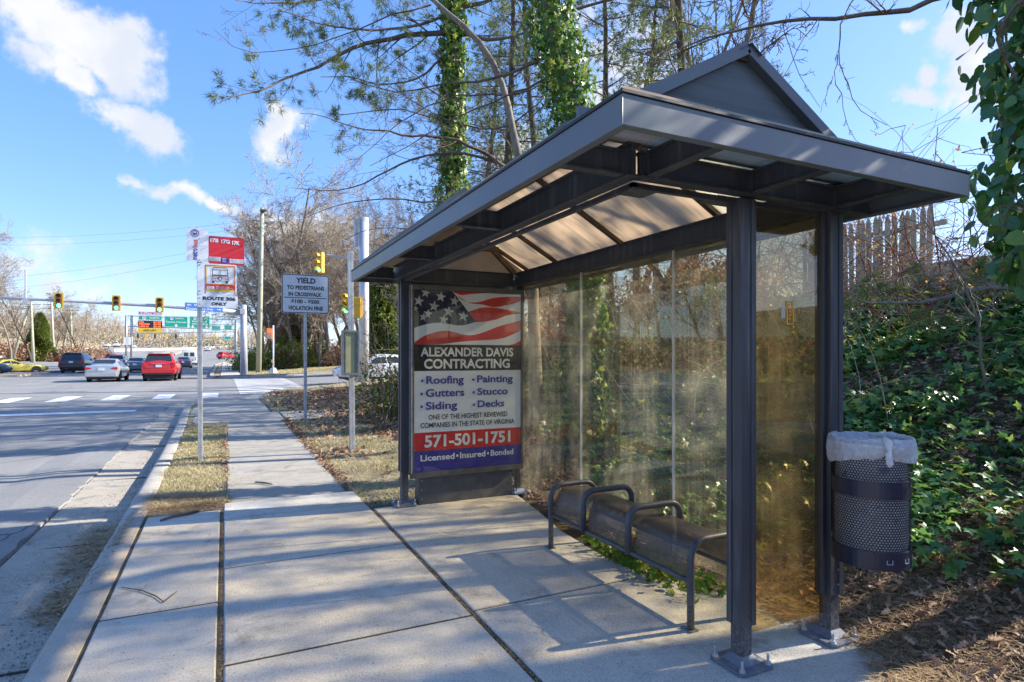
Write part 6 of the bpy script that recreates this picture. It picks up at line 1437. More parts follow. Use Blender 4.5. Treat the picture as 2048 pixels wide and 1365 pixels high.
def side_signal(cx, cy, cz, rz, label, group=None, lens=False, n=3):
    t = thing('traffic_light', (cx,cy,cz), label, 'traffic light', group, rz); b = MB(); b.box(-.17,.17,-.10,.10,-.02*0,n*.34); b.build('housing', M_YEL, t, bevel=.02, local=True)
    for k in range(n):
        z = .17+.34*k; b = MB(); nn = 10; v = [(r_*math.cos(a), -.10-d-(.07 if (d > 0 and i > nn*.3 and i < nn*.7) else 0), z+r_*math.sin(a)) for r_, d in ((.13,0),(.13,.20)) for i, a in enumerate(np.linspace(-.3, math.pi+.3, nn))]
        b.add(v, [(i,i+1,nn+i+1,nn+i) for i in range(nn-1)]); o = b.build('visor', M_YEL, t, local=True); s_ = o.modifiers.new('t','SOLIDIFY'); s_.thickness = .015
        b = MB(); b.lathe([(0,-.02),(.11,0)], (0,-.10,z), 12, 0, 'y'); b.build('lens', [M_GL,M_AL,M_RL][k] if n == 3 else M_AL, t, local=True)
    return t
GY = 'yellow signals on the thick steel pole'
a = pxd(642, 700, 29.8); side_signal(a.x, a.y, 5.65, -math.radians(62), 'yellow signal seen from the side above the yield sign', GY)
a = pxd(695, 700, 29.2); side_signal(a.x, a.y, 3.55, -math.radians(50), 'yellow signal seen from behind the timetable post', GY); a = pxd(714, 700, 29.1); side_signal(a.x, a.y, 3.35, math.radians(170), 'orange-yellow signal housing strapped to the thick steel pole, back turned', GY)
# pedestrian signal
q = pxd(551, 700, 44); bp = base_pt(q.x, q.y+2.3); 
PS = thing('pedestrian_signal', bp, 'pale thin pole with an orange crossing signal on the far corner', 'pedestrian signal')
b = MB(); b.tube([(bp.x,bp.y,bp.z),(bp.x,bp.y,3.85)], .065, 12); b.build('pole', mat('pole_white', (.66,.68,.70), .5), PS, smooth=True)
b = MB(); b.lathe([(.30,0),(.30,.12),(.20,.38),(.18,.42),(0,.42)], (bp.x,bp.y,bp.z), 8); b.build('base', mat('pole_white', (.7,.7,.7)), PS)
b = MB(); b.box(bp.x-.50,bp.x-.08,bp.y-.22,bp.y+.02,2.78,3.62); hd = b.build('signal_housing', mat('signal_orange', (.80,.26,.02), .5), PS, bevel=.02)
b = MB(); b.box(bp.x-.44,bp.x-.14,bp.y-.235,bp.y-.221,3.26,3.52); b.build('hand_lens', mat('hand_lens', (.6,.06,.04), .4, emit=(1,.12,.05), estr=.5), hd); b = MB(); b.box(bp.x-.44,bp.x-.14,bp.y-.235,bp.y-.221,2.88,3.14); b.build('walk_lens', mat('walk_lens', (.28,.31,.34), .3), hd)
b = MB(); b.box(bp.x-.13,bp.x-.06,bp.y-.1,bp.y,1.0,1.2); b.build('push_button', M_YEL, PS)

# ------------------------------------------------------------------ overhead gantry and its signs
YG = 140.0; M_GANT = mat('gantry_steel', (.34,.37,.40), .5, .3)
GA = thing('sign_gantry', (-17.35,YG+.4,0), 'steel truss gantry spanning the highway behind the traffic lights', 'gantry')
zg = float(groundz(-17.35, YG))
for x in (-17.6,-16.7): b = MB(); b.tube([(x,YG+.4,zg),(x,YG+.4,9.6)], .22, 10); b.build('upright', M_GANT, GA, smooth=True)
b = MB(); b.tube([(2.3,YG+.4,0),(2.3,YG+.4,9.0)], .2, 10); b.build('upright', M_GANT, GA, smooth=True)
b = MB()
for z in (9.5, 7.4): b.bar((-17.6,YG+.4,z),(2.4,YG+.4,z-.35),.16,.16)
for i in range(16):
    x = -17.4+i*1.24; b.bar((x,YG+.4,7.4 if i % 2 else 9.45),(x+1.24,YG+.4,9.45 if i % 2 else 7.4),.08,.08)
b.build('truss', M_GANT, GA)
def gsign(nm, x0, x1, z0, z1, m, label, items=(), tm=None, border=True, arrows=()):
    t = thing(nm, ((x0+x1)/2, YG, z0), label, 'highway sign', 'overhead highway signs'); o = plate('sign_face', t, rrect(x0,x1,z0,z1,.15,3), YG, m, .08)
    if border:
        b = MB(); oo = rrect(x0+.04,x1-.04,z0+.04,z1-.04,.14,3); ii = rrect(x0+.13,x1-.13,z0+.13,z1-.13,.10,3); n = len(oo); b.add([(x,YG-.02,z) for x,z in oo+ii], [(k,(k+1)%n,n+(k+1)%n,n+k) for k in range(n)]); b.build('border', M_SIGNW, o)
    if items: writing('lettering', o, items, YG-.03, tm or M_SIGNW, .02)
    for ax, az in arrows: b = MB(); b.add([(ax,YG-.03,az-.35),(ax+.4,YG-.03,az+.02),(ax+.14,YG-.03,az),(ax+.14,YG-.03,az+.30),(ax-.14,YG-.03,az+.30),(ax-.14,YG-.03,az),(ax-.4,YG-.03,az+.02)], [(0,1,2,3,4,5,6)]); b.build('down_arrow', M_SIGNW, o)
    return o
def shield(o, cx, cz, r): 
    b = MB(); b.add([(cx+x*r,YG-.035,cz+z*r) for x,z in ((0,-1),(.6,-.7),(.85,-.1),(.75,.6),(.35,.75),(0,.6),(-.35,.75),(-.75,.6),(-.85,-.1),(-.6,-.7))], [tuple(range(10))]); s = b.build('route_shield', M_SIGNW, o)
    writing('lettering', s, [('495',cx-r*.6,cx+r*.6,cz-r*.45,cz+r*.1)], YG-.04, M_SIGNB, .02); b = MB(); b.add([(cx-.72*r,YG-.04,cz+.3*r),(cx+.72*r,YG-.04,cz+.3*r),(cx+.7*r,YG-.04,cz+.55*r),(cx-.7*r,YG-.04,cz+.55*r)], [(0,1,2,3)]); b.build('shield_band', M_SIGNR, s)
o = gsign('toll_sign_header', -15.57,-11.35,9.72,10.42, mat('sign_purple', (.45,.10,.42), .5), 'purple toll lane header above the leftmost highway sign', [('E-ZPass',-15.1,-13.2,9.9,10.25),('EXPRESS',-12.9,-11.6,9.9,10.2)])
o = gsign('toll_sign', -15.57,-11.35,8.63,9.66, M_GREEN, 'green north sign above the toll price board, first highway sign from the left', [('NORTH',-13.6,-11.9,8.98,9.32)]); shield(o, -14.5, 9.14, .42)
o = gsign('price_board', -15.57,-11.35,7.12,8.58, mat('price_black', (.03,.03,.035), .4), 'black electronic board with red toll prices under the green north sign', border=False)
writing('price_lettering', o, [('I-66',-15.4,-14.6,8.18,8.46),('WESTPARK',-15.4,-13.5,7.74,8.02),('I-495 N',-15.4,-13.8,7.28,7.56),('$1.30',-12.9,-11.6,8.18,8.46),('$2.90',-12.9,-11.6,7.74,8.02),('$6.45',-12.9,-11.6,7.28,7.56)], YG-.03, mat('led_red', (.8,.08,.03), .5, emit=(1,.12,.05), estr=.8), .03)
gsign('keep_left_sign', -15.57,-11.35,6.22,7.06, mat('sign_amber', (.85,.55,.01), .5), 'yellow strip sign under the black price board', [('KEEP LEFT',-14.6,-12.4,6.48,6.80)], M_SIGNK, False)
o = gsign('direction_sign', -11.05,-6.75,7.30,9.66, M_GREEN, 'green highway sign reading Tysons Corner with one down arrow', [('NORTH',-9.0,-7.6,9.05,9.3),('Tysons Corner',-10.8,-7.0,8.25,8.62)], arrows=((-8.9,7.72),)); shield(o, -9.7, 9.18, .38)
o = gsign('direction_sign', -6.55,-2.68,7.17,9.75, M_GREEN, 'green highway sign partly hidden by the bus stop post, with two down arrows', [('SOUTH',-4.9,-3.2,9.1,9.35),('Richmond',-6.0,-3.3,8.5,8.85),('Alexandria',-6.1,-3.1,7.98,8.3)], arrows=((-5.9,7.55),(-3.35,7.55))); shield(o, -5.5, 9.26, .36)
YG2 = YG; YG = 205.0
z_ = 1.5+(712-664)*205*.93/1188
for i, (u0, u1, v0, v1, lb) in enumerate(((423,441,652,662,'small distant green sign just right of the bus stop post'),(448,464,651,660,'small distant green sign beside the right gantry upright'),(448,462,673,680,'lowest of the small distant green signs'))):
    P0, P1 = px(u0, v1, YG), px(u1, v0, YG); gsign('distant_sign', P0.x, P1.x, P0.z, P1.z, M_GREEN, lb)
G2 = thing('sign_gantry', (px(420,700,YG).x,YG+.5,3), 'second thinner gantry farther up the highway', 'gantry'); b = MB(); a0, a1 = px(415,650,YG), px(470,650,YG); b.bar(a0+Vector((0,.5,0)), a1+Vector((0,.5,0)), .25, .25); b.bar(a1+Vector((0,.5,0)), Vector((a1.x,YG+.5,1)), .3, .3, (0,1,0)); b.build('truss', M_GANT, G2)
YG = YG2
# white panel on the gantry leg
t = thing('notice_board', (-17.2,YG-.3,3.6), 'white notice board on the left gantry uprights', 'sign'); P0, P1 = px(247,690,YG-.3), px(262,675,YG-.3); o = plate('board', t, rrect(P0.x,P1.x,P0.z,P1.z,.05,2), YG-.3, M_SIGNW, .05)
b = MB(); 
for k in range(4): quadz(b,P0.x+.4,P1.x-.4,P0.z+.3+k*.35,P0.z+.38+k*.35,YG-.32)
b.build('text_line', mat('grey_text', (.4,.4,.42)), o)
# far span of signals across the highway
ys2 = 175.0; b0, b1 = px(262,668,ys2), px(470,664,ys2); SM = thing('signal_span', (b0.x,ys2,float(groundz(b0.x,ys2))), 'distant thin signal arm across the highway below the green signs', 'signal mast'); b = MB(); b.bar(b0, b1, .22, .22); b.tube([(b0.x,ys2,0),(b0.x,ys2,b0.z)], .2, 8); b.tube([(b1.x,ys2,0),(b1.x,ys2,b1.z)], .2, 8); b.build('arm', M_GANT, SM)
for k, u in enumerate((276,293,310,332,352,388,404,428)):
    c = px(u, 669, ys2); b = MB(); b.box(c.x-.2,c.x+.2,ys2-.2,ys2,c.z-1.1,c.z+.1); o = b.build('distant_traffic_light', M_YEL if k % 2 else M_VIS, origin=(c.x,ys2,c.z-1)); tag(o, 'tiny distant traffic light hanging from the far signal arm', 'traffic light', 'tiny traffic lights on the far arm')

# ------------------------------------------------------------------ utility poles, wires, guardrail
M_POLE = bark('pole_wood', (.30,.31,.22), (.50,.50,.38), (20,20,2))
q = pxd(517, 700, 50); bu = base_pt(q.x, q.y); U1 = thing('utility_pole', bu, 'tall greenish wooden utility pole with a small floodlight at its top', 'utility pole')
b = MB(); b.tube([(bu.x,bu.y,bu.z-.2),(bu.x+.15,bu.y,7),(bu.x+.28,bu.y,14.0)], [.22,.19,.14], 12); b.build('pole', M_POLE, U1, smooth=True)
b = MB(); b.box(bu.x+.1,bu.x+.62,bu.y-.5,bu.y-.05,13.65,13.78); b.bar((bu.x+.28,bu.y,13.4),(bu.x+.5,bu.y-.3,13.7),.05,.05); b.build('floodlight', mat('lamp_dark', (.10,.10,.09)), U1, bevel=.02)
for z in (12.9,12.3,11.2): b = MB(); b.bar((bu.x-.5,bu.y,z),(bu.x+.2,bu.y,z-.1),.05,.05); b.build('insulator_arm', mat('lamp_dark', (.10,.10,.09)), U1)
ends = []
for (u, v0, zc, zt_u, vt, lb, cross) in ((67,718,92,62,604,'leftmost upright wooden utility pole beyond the guardrail',1),(22,722,92,58,612,'wooden pole leaning right to brace the leftmost utility pole',0),(108,712,105,103,605,'thin utility pole beside the cedar',1),(145,706,112,141,617,'upright utility pole right of the cedar',1),(122,706,112,139,628,'wooden pole leaning right to meet the upright pole beside it',0)):
    a = pxd(u, v0, zc); g = float(groundz(a.x,a.y)); t_ = pxd(zt_u, vt, zc); o = thing('utility_pole', (a.x,a.y,g), lb, 'utility pole'); b = MB(); b.tube([(a.x,a.y,g-.3),t_], [.24,.15], 8); b.build('pole', M_POLE, o, smooth=True)
    if cross:
        for dz in (.4,1.1): b = MB(); b.bar(t_+Vector((-1.3,0,-dz)), t_+Vector((1.3,0,-dz)), .12, .14); b.build('crossarm', M_POLE, o)
    ends.append(t_)
def wire(P0, P1, sag, r=.012, lab='', n=24):
    P0, P1 = Vector(P0), Vector(P1); pts = [P0.lerp(P1, i/n)-Vector((0,0,4*sag*(i/n)*(1-i/n))) for i in range(n+1)]; b = MB(); b.tube(pts, r, 4, False); o = b.build('overhead_wire', mat('wire', (.16,.17,.19)), origin=P0); tag(o, lab, 'wire'); return o
topU = Vector((bu.x+.28,bu.y,13.0))
wire(topU, pxd(-200,462,85), 1.2, .008, 'topmost of the faint wires running left from the wooden pole'); wire(topU-Vector((0,0,.6)), pxd(-200,478,85), 1.2, .008, 'second faint wire below the topmost one on the left'); wire(topU-Vector((0,0,1.6)), pxd(-200,560,85), 1.2, .008, 'wire crossing the sky just above the signal arm'); wire(topU-Vector((0,0,2.0)), pxd(-200,578,85), 1.6, .008, 'lowest sagging wire above the signal arm')
wire(pxd(1400,470,14), pxd(2200,330,20), .3, .010, 'thin wire slanting behind the right end of the roof')
for i in (0,2): wire(ends[i]-Vector((0,0,.4)), ends[3 if i == 2 else 2]-Vector((0,0,.4)), 1.0, .012, 'wire between the '+('upright pole beside the cedar and its right neighbour' if i == 2 else 'leftmost upright pole and the thin pole by the cedar'))
# guardrail
M_RAIL = mat('guardrail_steel', (.70,.70,.68), .5, .2); GR = thing('guardrail', (-30,85,float(groundz(-30,85))), 'long pale steel guardrail edging the opposite roadway on the left', 'guardrail')
gp = [(-33.2,62),(-27.9,84),(-29.5,100),(-32,125),(-34.8,160),(-36.5,190),(-38,230)]; gp = densify(gp, 4)
b = MB(); v = []
for x, y_ in gp:
    g = float(roadz(x,y_))+.05; v += [(x+.0,y_,g+.42),(x+.08,y_,g+.50),(x+.02,y_,g+.58),(x+.08,y_,g+.66),(x,y_,g+.76)]
b.add(v, [(i*5+k,(i+1)*5+k,(i+1)*5+k+1,i*5+k+1) for i in range(len(gp)-1) for k in range(4)]); b.build('rail', M_RAIL, GR)
for x, y_ in gp[::1][:45]: b = MB(); g = float(roadz(x,y_))+.05; b.box(x-.12,x-.02,y_-.06,y_+.06,g-.3,g+.72); b.build('post', mat('guardrail_post', (.25,.24,.22)), GR)
# concrete barrier and light poles far up the highway
bar_ = densify([(-30,215),(-24,235),(-12,265),(0,300),(12,330)], 6); b = MB(); v = []
for x, y_ in bar_: g = float(roadz(x,y_)); v += [(x,y_-.2,g),(x,y_,g+.85),(x,y_+.2,g+.85)]
b.add(v, [(i*3+k,(i+1)*3+k,(i+1)*3+k+1,i*3+k+1) for i in range(len(bar_)-1) for k in range(2)]); o = b.build('concrete_barrier', mat('barrier', (.45,.43,.40)), origin=(-12,265,3)); tag(o, 'pale concrete barrier curving along the far highway', 'barrier')
for k, (u, zc, vt) in enumerate(((388,240,640),(300,260,655),(352,260,655),(366,300,660),(470,180,645))):
    a = pxd(u, 700, zc); g = float(groundz(a.x,a.y)); t_ = pxd(u, vt, zc); b = MB(); b.tube([(a.x,a.y,g),t_], .16, 6); b.tube([t_, t_+Vector((1.6,0,.2))], .08, 5); o = b.build('highway_light_pole', M_GANT, origin=(a.x,a.y,g)); tag(o, 'slender distant light pole among the far highway traffic', 'light pole', 'distant light poles')
# ------------------------------------------------------------------ vehicles
M_TYRE = mat('tyre', (.018,.018,.018), .85); M_RIM = mat('rim', (.45,.46,.48), .35, .7); M_CGL = mat('car_glass', (.025,.032,.036), .08, spec=.8); M_TAIL = mat('tail_lamp', (.55,.02,.02), .25); M_CLEAR = mat('headlamp', (.75,.78,.80), .15); M_PLATE = mat('licence_plate', (.74,.77,.80), .5); M_TRIM = mat('black_trim', (.025,.025,.027), .6)
def paint(name, c, metal=.2):
    if 'car_'+name in _mats: return _mats['car_'+name]
    m, nt, out = nodes('car_'+name); n = noise(nt, position(nt), 6, 3); p = pbsdf(nt, rgb(nt, n, [(.3, tuple(x*.92 for x in c)), (.7, c)]), .28, metal, .5); p.inputs['Coat Weight'].default_value = .7; p.inputs['Coat Roughness'].default_value = .06
    nt.links.new(p.outputs[0], out.inputs[0]); _mats['car_'+name] = m; return m
# stations: y from the tail, bottom z, sill z, belt z, roof z, half width at belt, half width at roof
STN = {
 'sedan': (4.55,1.76,.32, [(0,.50,.62,.78,.80,.78,.60),(.03,.34,.50,.96,.99,.84,.66),(.35,.26,.45,1.02,1.06,.87,.64),(.75,.26,.45,1.00,1.10,.88,.60),(1.35,.26,.45,.97,1.385,.88,.56),(1.85,.26,.45,.95,1.43,.88,.55),(2.55,.26,.45,.93,1.42,.88,.55),(3.35,.26,.45,.93,.99,.88,.62),(4.0,.26,.45,.86,.90,.86,.62),(4.42,.30,.42,.70,.74,.78,.58),(4.55,.40,.48,.58,.60,.66,.5)], (.75,1.35), (2.55,3.35), (.85,3.55)),
 'suv': (4.82,1.92,.40, [(0,.62,.72,1.0,1.02,.84,.70),(.03,.52,.64,1.12,1.16,.90,.74),(.10,.46,.60,1.20,1.26,.93,.74),(.42,.42,.58,1.20,1.74,.95,.66),(.9,.42,.58,1.17,1.78,.96,.66),(2.7,.42,.58,1.12,1.76,.96,.66),(3.4,.42,.58,1.10,1.16,.95,.72),(4.3,.42,.58,1.02,1.07,.93,.72),(4.72,.46,.56,.86,.90,.86,.68),(4.82,.56,.64,.74,.76,.76,.6)], (.10,.42), (2.7,3.4), (.95,3.85)),
 'van': (5.9,2.05,.40, [(0,.50,.60,1.2,2.45,.98,.86),(.05,.42,.55,1.25,2.55,1.0,.90),(.3,.40,.55,1.25,2.58,1.02,.92),(4.1,.40,.55,1.25,2.56,1.02,.90),(4.7,.40,.55,1.22,2.1,1.01,.82),(5.1,.40,.55,1.15,1.25,.98,.75),(5.75,.42,.52,.95,1.0,.9,.7),(5.9,.5,.56,.7,.72,.8,.6)], (0,.05), (4.1,5.1), (1.0,4.8)),
 'coupe': (4.35,1.78,.31, [(0,.46,.58,.80,.82,.74,.60),(.03,.32,.46,.90,.94,.82,.64),(.5,.24,.42,.92,1.02,.88,.60),(1.15,.24,.42,.90,1.24,.89,.54),(1.8,.24,.42,.88,1.28,.89,.52),(2.5,.24,.42,.86,.93,.89,.6),(3.6,.24,.42,.76,.80,.86,.6),(4.2,.26,.38,.60,.64,.78,.5),(4.35,.34,.40,.50,.52,.66,.45)], (.5,1.15), (1.8,2.5), (.8,3.35))}
def make_car(kind, m_body, name, label, group=None, simple=False, tailbar=False, dark_roof=False):
    L, W, R, S, rearw, frontw, axles = STN[kind]; t = bpy.data.objects.new(name, None); COL.objects.link(t); WLOC[t.name] = Vector((0,0,0)); tag(t, label, {'sedan':'car','coupe':'car','suv':'suv','van':'van'}[kind], group)
    def sec(s):
        y, zb, zs, zl, zr, w, wr = s; w_ = w*W/1.76*1.0 if kind == 'sedan' else w*W/ {'suv':1.92,'van':2.05,'coupe':1.78}.get(kind,1.76)
        P = [(0,zb),(w_*.88,zb),(w_*.97,zb+.04),(w_*1.0,zs),(w_*1.015,(zs+zl)/2),(w_*.985,zl-.05),(w_*.95,zl),(wr+.02,max(zr-.09,zl)+.0),(wr-.04,max(zr-.02,zl+.01)),(wr*.6,zr+.012),(0,zr+.02)]
        P = P+[(-x,z) for x,z in P[-2:0:-1]]; return [(x, y-L/2, z) for x, z in P]
    # finer stations by smooth interpolation
    A = np.array([s for s in S]); ys = []
    for a, b in zip(A[:-1,0], A[1:,0]): ys += [a, a+(b-a)*.5]
    ys.append(A[-1,0]); SS = [[y]+[float(np.interp(y, A[:,0], A[:,k])) for k in range(1,7)] for y in ys]
    V = [sec(s) for s in SS]; n = len(V[0]); b = MB(); vs = [p for s in V for p in s]
    fs = [(i*n+k, i*n+(k+1) % n, (i+1)*n+(k+1) % n, (i+1)*n+k) for i in range(len(V)-1) for k in range(n)]+[tuple(range(n-1,-1,-1)), tuple((len(V)-1)*n+k for k in range(n))]
    b.add(vs, fs); o = b.build('body', m_body, t, smooth=True, local=True)
    md = o.modifiers.new('es','EDGE_SPLIT'); md.split_angle = .75
    def interp(y): return [y]+[float(np.interp(y, A[:,0], A[:,k])) for k in range(1,7)]
    def strip_glass(y0, y1, ins=.05, nm='rear_window', off=.012):
        s0, s1 = interp(y0), interp(y1); g = MB(); out_ = []
        f0, f1 = .10, .88
        P = []
        for f in (f0, f1):
            y = y0+(y1-y0)*f; s = interp(y); z = s[4]+.02; wr = s[6]; P.append((y-L/2, z, wr+.02-ins*0))
        (ya, za, wa), (yb, zb, wb) = P; d = -1 if y0 < L/2 else 1; nz = .02
        g.add([(-wa*1.0,ya+d*off,za+nz),(wa*1.0,ya+d*off,za+nz),(wb*.93,yb+d*off,zb+nz),(-wb*.93,yb+d*off,zb+nz)], [(0,1,2,3)]); return g.build(nm, M_CGL, t, local=True)
    if kind == 'van':
        g = MB(); 
        for sx in (-1,1): g.add([(sx*.12,-L/2-.012,1.45),(sx*.72,-L/2-.012,1.45),(sx*.70,-L/2-.012,2.05),(sx*.12,-L/2-.012,2.05)], [(0,1,2,3)])
        g.build('rear_window', M_CGL, t, local=True)
    elif kind == 'suv':
        g = MB(); ya, yb = .105-L/2, .36-L/2; g.add([(-.76,ya-.005,1.27),(.76,ya-.005,1.27),(.66,yb-.035,1.66),(-.66,yb-.035,1.66)], [(0,1,2,3)]); g.build('rear_window', M_CGL, t, local=True)
        g = MB(); g.box(-.68,.68,.26-L/2,.60-L/2,1.735,1.775); g.build('roof_spoiler', m_body, t, local=True, bevel=.02)
    else: strip_glass(*rearw)
    strip_glass(*frontw, nm='windscreen')
    # side windows
    for sx in (-1,1):
        g = MB(); y0 = rearw[1]+.05 if kind != 'suv' else .55; y1 = frontw[0]+.15
        if kind == 'van': y0, y1 = 3.7, 4.55
        cuts = [y0, (y0+y1)/2-.03] if kind != 'van' else [y0]; cut2 = [(y0+y1)/2+.03, y1] if kind != 'van' else []
        segs = [(y0-(.35 if kind in('sedan','coupe') else 0), (y0+y1)/2-.03, y0),((y0+y1)/2+.03, y1+.38, None)] if kind != 'van' else [(y0,y1+.2,None)]
        for ya, yb, yt in segs:
            P = []
            for (yy_, top) in ((ya,0),(yb,0),(min(yb, frontw[0]+.05),1),(max(ya, y0),1)):
                s = interp(yy_); w_ = s[5]*.95; zl = s[3]; zr = max(s[4]-.09, zl); wr = s[6]+.02
                f = .90 if top else .06; P.append((sx*((w_*(1-f)+wr*f)+.012), yy_-L/2, zl+(zr-zl)*f))
            g.add(P, [(0,1,2,3)])
        g.build('side_window', M_CGL, t, local=True)
    if kind in ('suv',):
        g = MB()
        for sx in (-1,1): g.bar((sx*.60,.7-L/2,1.83),(sx*.60,2.6-L/2,1.82),.04,.04)
        g.build('roof_rail', M_TRIM, t, local=True)
    # wheels
    for yv in (axles[0], axles[1]):
        for sx in (-1,1):
            x0 = sx*(W/2-.20); w = MB(); w.lathe([(R*.60,-.10),(R*.93,-.10),(R,-.07),(R,.07),(R*.93,.10),(R*.60,.10),(R*.60,-.10)], (x0+sx*.09, yv-L/2, R), 24, 0, 'x'); wh = w.build('wheel', M_TYRE, t, local=True)
            w = MB(); xo = x0+sx*.185; nsp = 5; pr = [(0,.0)]; w.lathe([(0,-sx*.03),(R*.15,-sx*.03),(R*.16,-sx*.05),(R*.50,-sx*.05),(R*.54,0),(R*.61,0)], (xo, yv-L/2, R), 20, 0, 'x'); w.build('rim', M_RIM, wh, local=True)
    # arches and under-body shadow gap
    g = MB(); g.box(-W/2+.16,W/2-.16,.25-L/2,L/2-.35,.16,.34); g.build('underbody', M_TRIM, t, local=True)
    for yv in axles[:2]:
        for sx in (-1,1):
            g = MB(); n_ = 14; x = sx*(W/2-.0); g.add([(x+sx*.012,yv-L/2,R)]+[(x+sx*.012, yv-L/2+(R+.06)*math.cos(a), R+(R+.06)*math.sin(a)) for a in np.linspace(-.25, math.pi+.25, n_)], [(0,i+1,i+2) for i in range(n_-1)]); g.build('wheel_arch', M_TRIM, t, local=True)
    # rear details
    zt = {'sedan':.86,'coupe':.80,'suv':1.02,'van':1.1}[kind]; wt_ = {'sedan':.80,'coupe':.72,'suv':.86,'van':.95}[kind]
    for sx in (-1,1):
        g = MB()
        if kind == 'sedan': g.prism([(sx*.46,zt-.02),(sx*.84,zt-.10),(sx*.86,zt+.03),(sx*.80,zt+.08),(sx*.60,zt+.05)], (0,-L/2-.012,0), XA, ZA_, (0,.16,0))
        elif kind == 'suv': g.prism([(sx*.72,zt-.16),(sx*.90,zt-.12),(sx*.93,zt+.16),(sx*.78,zt+.20),(sx*.73,zt+.02)], (0,-L/2-.010,0), XA, ZA_, (0,.16,0))
        elif kind == 'coupe': g.prism([(sx*.46,zt-.08),(sx*.76,zt-.08),(sx*.78,zt+.03),(sx*.48,zt+.03)], (0,-L/2-.01,0), XA, ZA_, (0,.10,0))
        else: g.prism([(sx*.88,zt-.25),(sx*.97,zt-.25),(sx*.96,zt+.25),(sx*.88,zt+.25)], (0,-L/2-.012,0), XA, ZA_, (0,.06,0))
        g.build('tail_light', M_TAIL, t, local=True, bevel=.01)
        g = MB(); zf = {'sedan':.62,'coupe':.52,'suv':.86,'van':.85}[kind]; g.prism([(sx*.45,zf-.06),(sx*.72,zf-.05),(sx*.76,zf+.05),(sx*.50,zf+.05)], (0,L/2-.12,0), XA, ZA_, (0,.10,0)); g.build('headlight', M_CLEAR, t, local=True, bevel=.01)
        g = MB(); ym = frontw[1]-.35 if kind != 'van' else 4.5; g.box(min(sx*W*.49,sx*W*.57),max(sx*W*.49,sx*W*.57),ym-L/2-.06,ym-L/2+.06,{'sedan':.95,'coupe':.90,'suv':1.15,'van':1.3}[kind],{'sedan':1.10,'coupe':1.02,'suv':1.36,'van':1.65}[kind]); g.build('mirror', m_body, t, local=True, bevel=.03)
    zp = {'sedan':.80,'coupe':.62,'suv':.98,'van':.85}[kind]; g = MB(); g.box(-.16,.16,-L/2-.022,-L/2+.02,zp-.08,zp+.08); g.build('licence_plate', M_PLATE, t, local=True)
    zb_ = {'sedan':.46,'coupe':.42,'suv':.62,'van':.52}[kind]; g = MB()
    if kind == 'suv': g.box(-.93,.93,-L/2-.06,-L/2+.16,zb_-.12,zb_+.14); g.build('bumper', m_body, t, local=True, bevel=.04); g = MB(); g.box(-.80,.80,-L/2-.03,-L/2+.2,zb_-.24,zb_-.121); g.build('lower_bumper', M_TRIM, t, local=True, bevel=.02)
    else: g.box(-W*.47,W*.47,-L/2-.045,-L/2+.25,zb_-.13,zb_+.13); g.build('bumper', m_body, t, local=True, bevel=.05); g = MB(); g.box(-W*.36,W*.36,-L/2-.02,-L/2+.2,zb_-.2,zb_-.131); g.build('lower_bumper', M_TRIM, t, local=True)
    return t
def place(t, x, y, rz=0, s=1): t.location = (x, y, float(roadz(x, y))+.0); t.rotation_euler = (0,0,rz); t.scale = (s,s,s); return t
PR_ = paint('red', (.62,.025,.03)); PSI = paint('silver', (.50,.53,.55), .5); PBK = paint('black', (.03,.035,.055)); PYE = paint('yellow', (.75,.62,.10)); PDB = paint('dark_blue', (.03,.06,.11)); PWH = paint('white', (.72,.74,.76), 0); PGY = paint('grey', (.20,.22,.24), .4); PNV = paint('slate', (.06,.09,.14), .4)
c = make_car('suv', PR_, 'parked_suv'.replace('parked_',''), 'red suv with roof rails waiting at the lights, nearest of the red vehicles'); place(c, -3.72, 46.4, -.02)
b = MB(); b.box(-.40,.40,-4.82/2-.03,-4.82/2,1.13,1.16); b.build('chrome_strip', M_RIM, c, local=True)
c = make_car('sedan', PSI, 'sedan', 'silver sedan with wide red tail lamps, left of the red suv'); place(c, -6.75, 46.2, -.03)
c = make_car('suv', PBK, 'suv', 'large black suv left of the silver sedan'); place(c, -12.6, 70, -.08, 1.06)
c = make_car('coupe', PYE, 'coupe', 'low pale yellow coupe beyond the median on the left'); place(c, -16.8, 67.5, -1.05)
c = make_car('sedan', PDB, 'sedan', 'dark blue car cut by the left edge of the view'); place(c, -18.7, 64.5, -1.25)
c = make_car('suv', PWH, 'suv', 'white crossover half hidden behind the silver sedan'); place(c, -11.0, 82, 0, .95)
c = make_car('sedan', PNV, 'sedan', 'slate blue sedan between the silver sedan and the red suv'); place(c, -7.7, 69, 0)
c = make_car('suv', PR_, 'suv', 'small red vehicle in the distance above the silver sedan'); place(c, -14.4, 104, -.1)
c = make_car('van', PWH, 'van', 'tall white van beyond the red suv'); VAN = place(c, -4.9, 108, 0)
c = make_car('sedan', PDB, 'sedan', 'dark car just behind the right side of the red suv'); place(c, -4.6, 86, 0)
c = make_car('suv', PR_, 'suv', 'small red suv turning at the right of the highway, right of the bus stop post'); place(c, .6, 163, -.75)
c = make_car('sedan', PWH, 'sedan', 'white car with blue marks on its nose in the side street, behind the timetable box'); c.location = (7.9, 33.6, float(roadz(7.9,33.6))); c.rotation_euler = (0,0,math.radians(92)); c.scale = (1.08,1.08,1.08)
b = MB()
for i in range(2): b.add([(.30+i*.12,1.95-.0,.90+.01),(.36+i*.12,1.95,.91),(.42+i*.12,1.65,.945),(.36+i*.12,1.65,.935)], [(0,1,2,3)])
b.build('blue_mark', mat('blue_mark', (.05,.10,.6)), c, local=True)
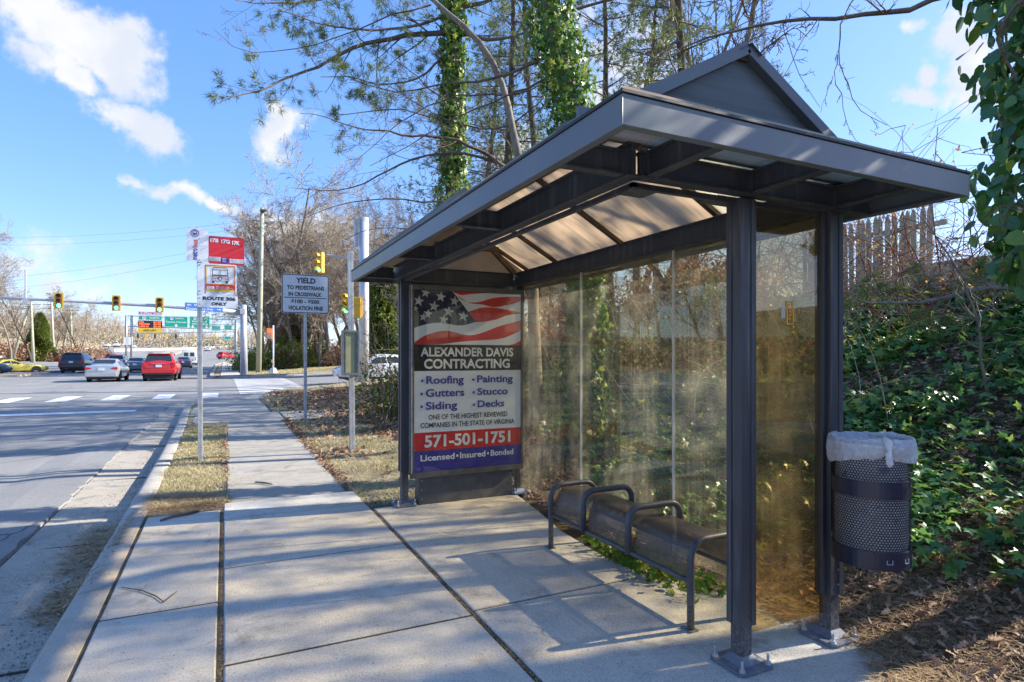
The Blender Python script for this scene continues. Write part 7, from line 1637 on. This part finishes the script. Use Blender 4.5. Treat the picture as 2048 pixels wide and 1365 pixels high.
# far traffic
fl = [('sedan',PWH,267,695),('suv',PGY,320,688),('sedan',PDB,342,690),('suv',PWH,348,687),('van',PWH,362,684),('sedan',PWH,367,694),('suv',PGY,379,691),('sedan',PDB,416,690),('suv',PGY,423,693),('sedan',PGY,433,687),('suv',PR_,449,689),('sedan',PWH,416,700),('sedan',PWH,214,692),('suv',PWH,233,692),('sedan',PWH,355,688),('suv',PGY,410,686),('sedan',PWH,372,687),('van',PWH,384,686),('sedan',PNV,338,686),('suv',PBK,427,688),('sedan',PWH,440,691),('sedan',PGY,397,689),('suv',PWH,388,692),('sedan',PDB,405,695),('suv',PWH,419,687)]
protos = {}
words = {PWH.name:'white',PGY.name:'grey',PDB.name:'dark blue',PNV.name:'slate',PR_.name:'red',PBK.name:'black'}
for k, (kd, pm_, u, v) in enumerate(fl):
    key = (kd, pm_.name); h = ghit(u, v+2.5, 0, roadz)
    if h.y > 400: continue
    if key not in protos: c = make_car(kd, pm_, kd, ''); protos[key] = c
    else: c = copy_tree(protos[key])
    tag(c, 'tiny distant '+words[pm_.name]+' '+kd+' in the far traffic up the highway', {'sedan':'car','suv':'suv','van':'van'}[kd], 'distant '+words[pm_.name]+' '+kd+'s up the highway')
    place(c, h.x, h.y, rr.uniform(-.1,.1))

relabel(GW, '# of the bare grey-brown trees in the woods across the side street'); relabel('green shrubs across the side street', '# of the yellow-green shrubs behind the pedestrian signal'); relabel('brown bushes across the side street', '# of the russet bushes below the woods across the side street')
relabel(GL, '# of the bare trees beyond the left guardrail'); relabel('brown brush beyond the left guardrail', '# of the brown brush clumps behind the left guardrail'); relabel('bare trees beyond the far end of the shelter', '# of the bare trees in the thicket beyond the far shelter end')
relabel(GB, '# of the slim bare trees on the bank behind the glazing'); relabel('brown brush behind the shelter', '# of the tan brush clumps behind the shelter'); relabel('green bushes behind the shelter', '# of the low green bushes seen through the glazing')
relabel('bare trees across the highway', '# of the bare trees in the wood strip across the highway'); relabel('tiny traffic lights on the far arm', '# of the tiny traffic lights on the distant signal arm'); relabel('distant light poles', '# of the slender distant light poles up the highway')
for w_ in words.values():
    for k_ in ('sedan','suv','van'): relabel('distant '+w_+' '+k_+'s up the highway', '# of the tiny distant '+w_+' '+k_+'s up the highway')
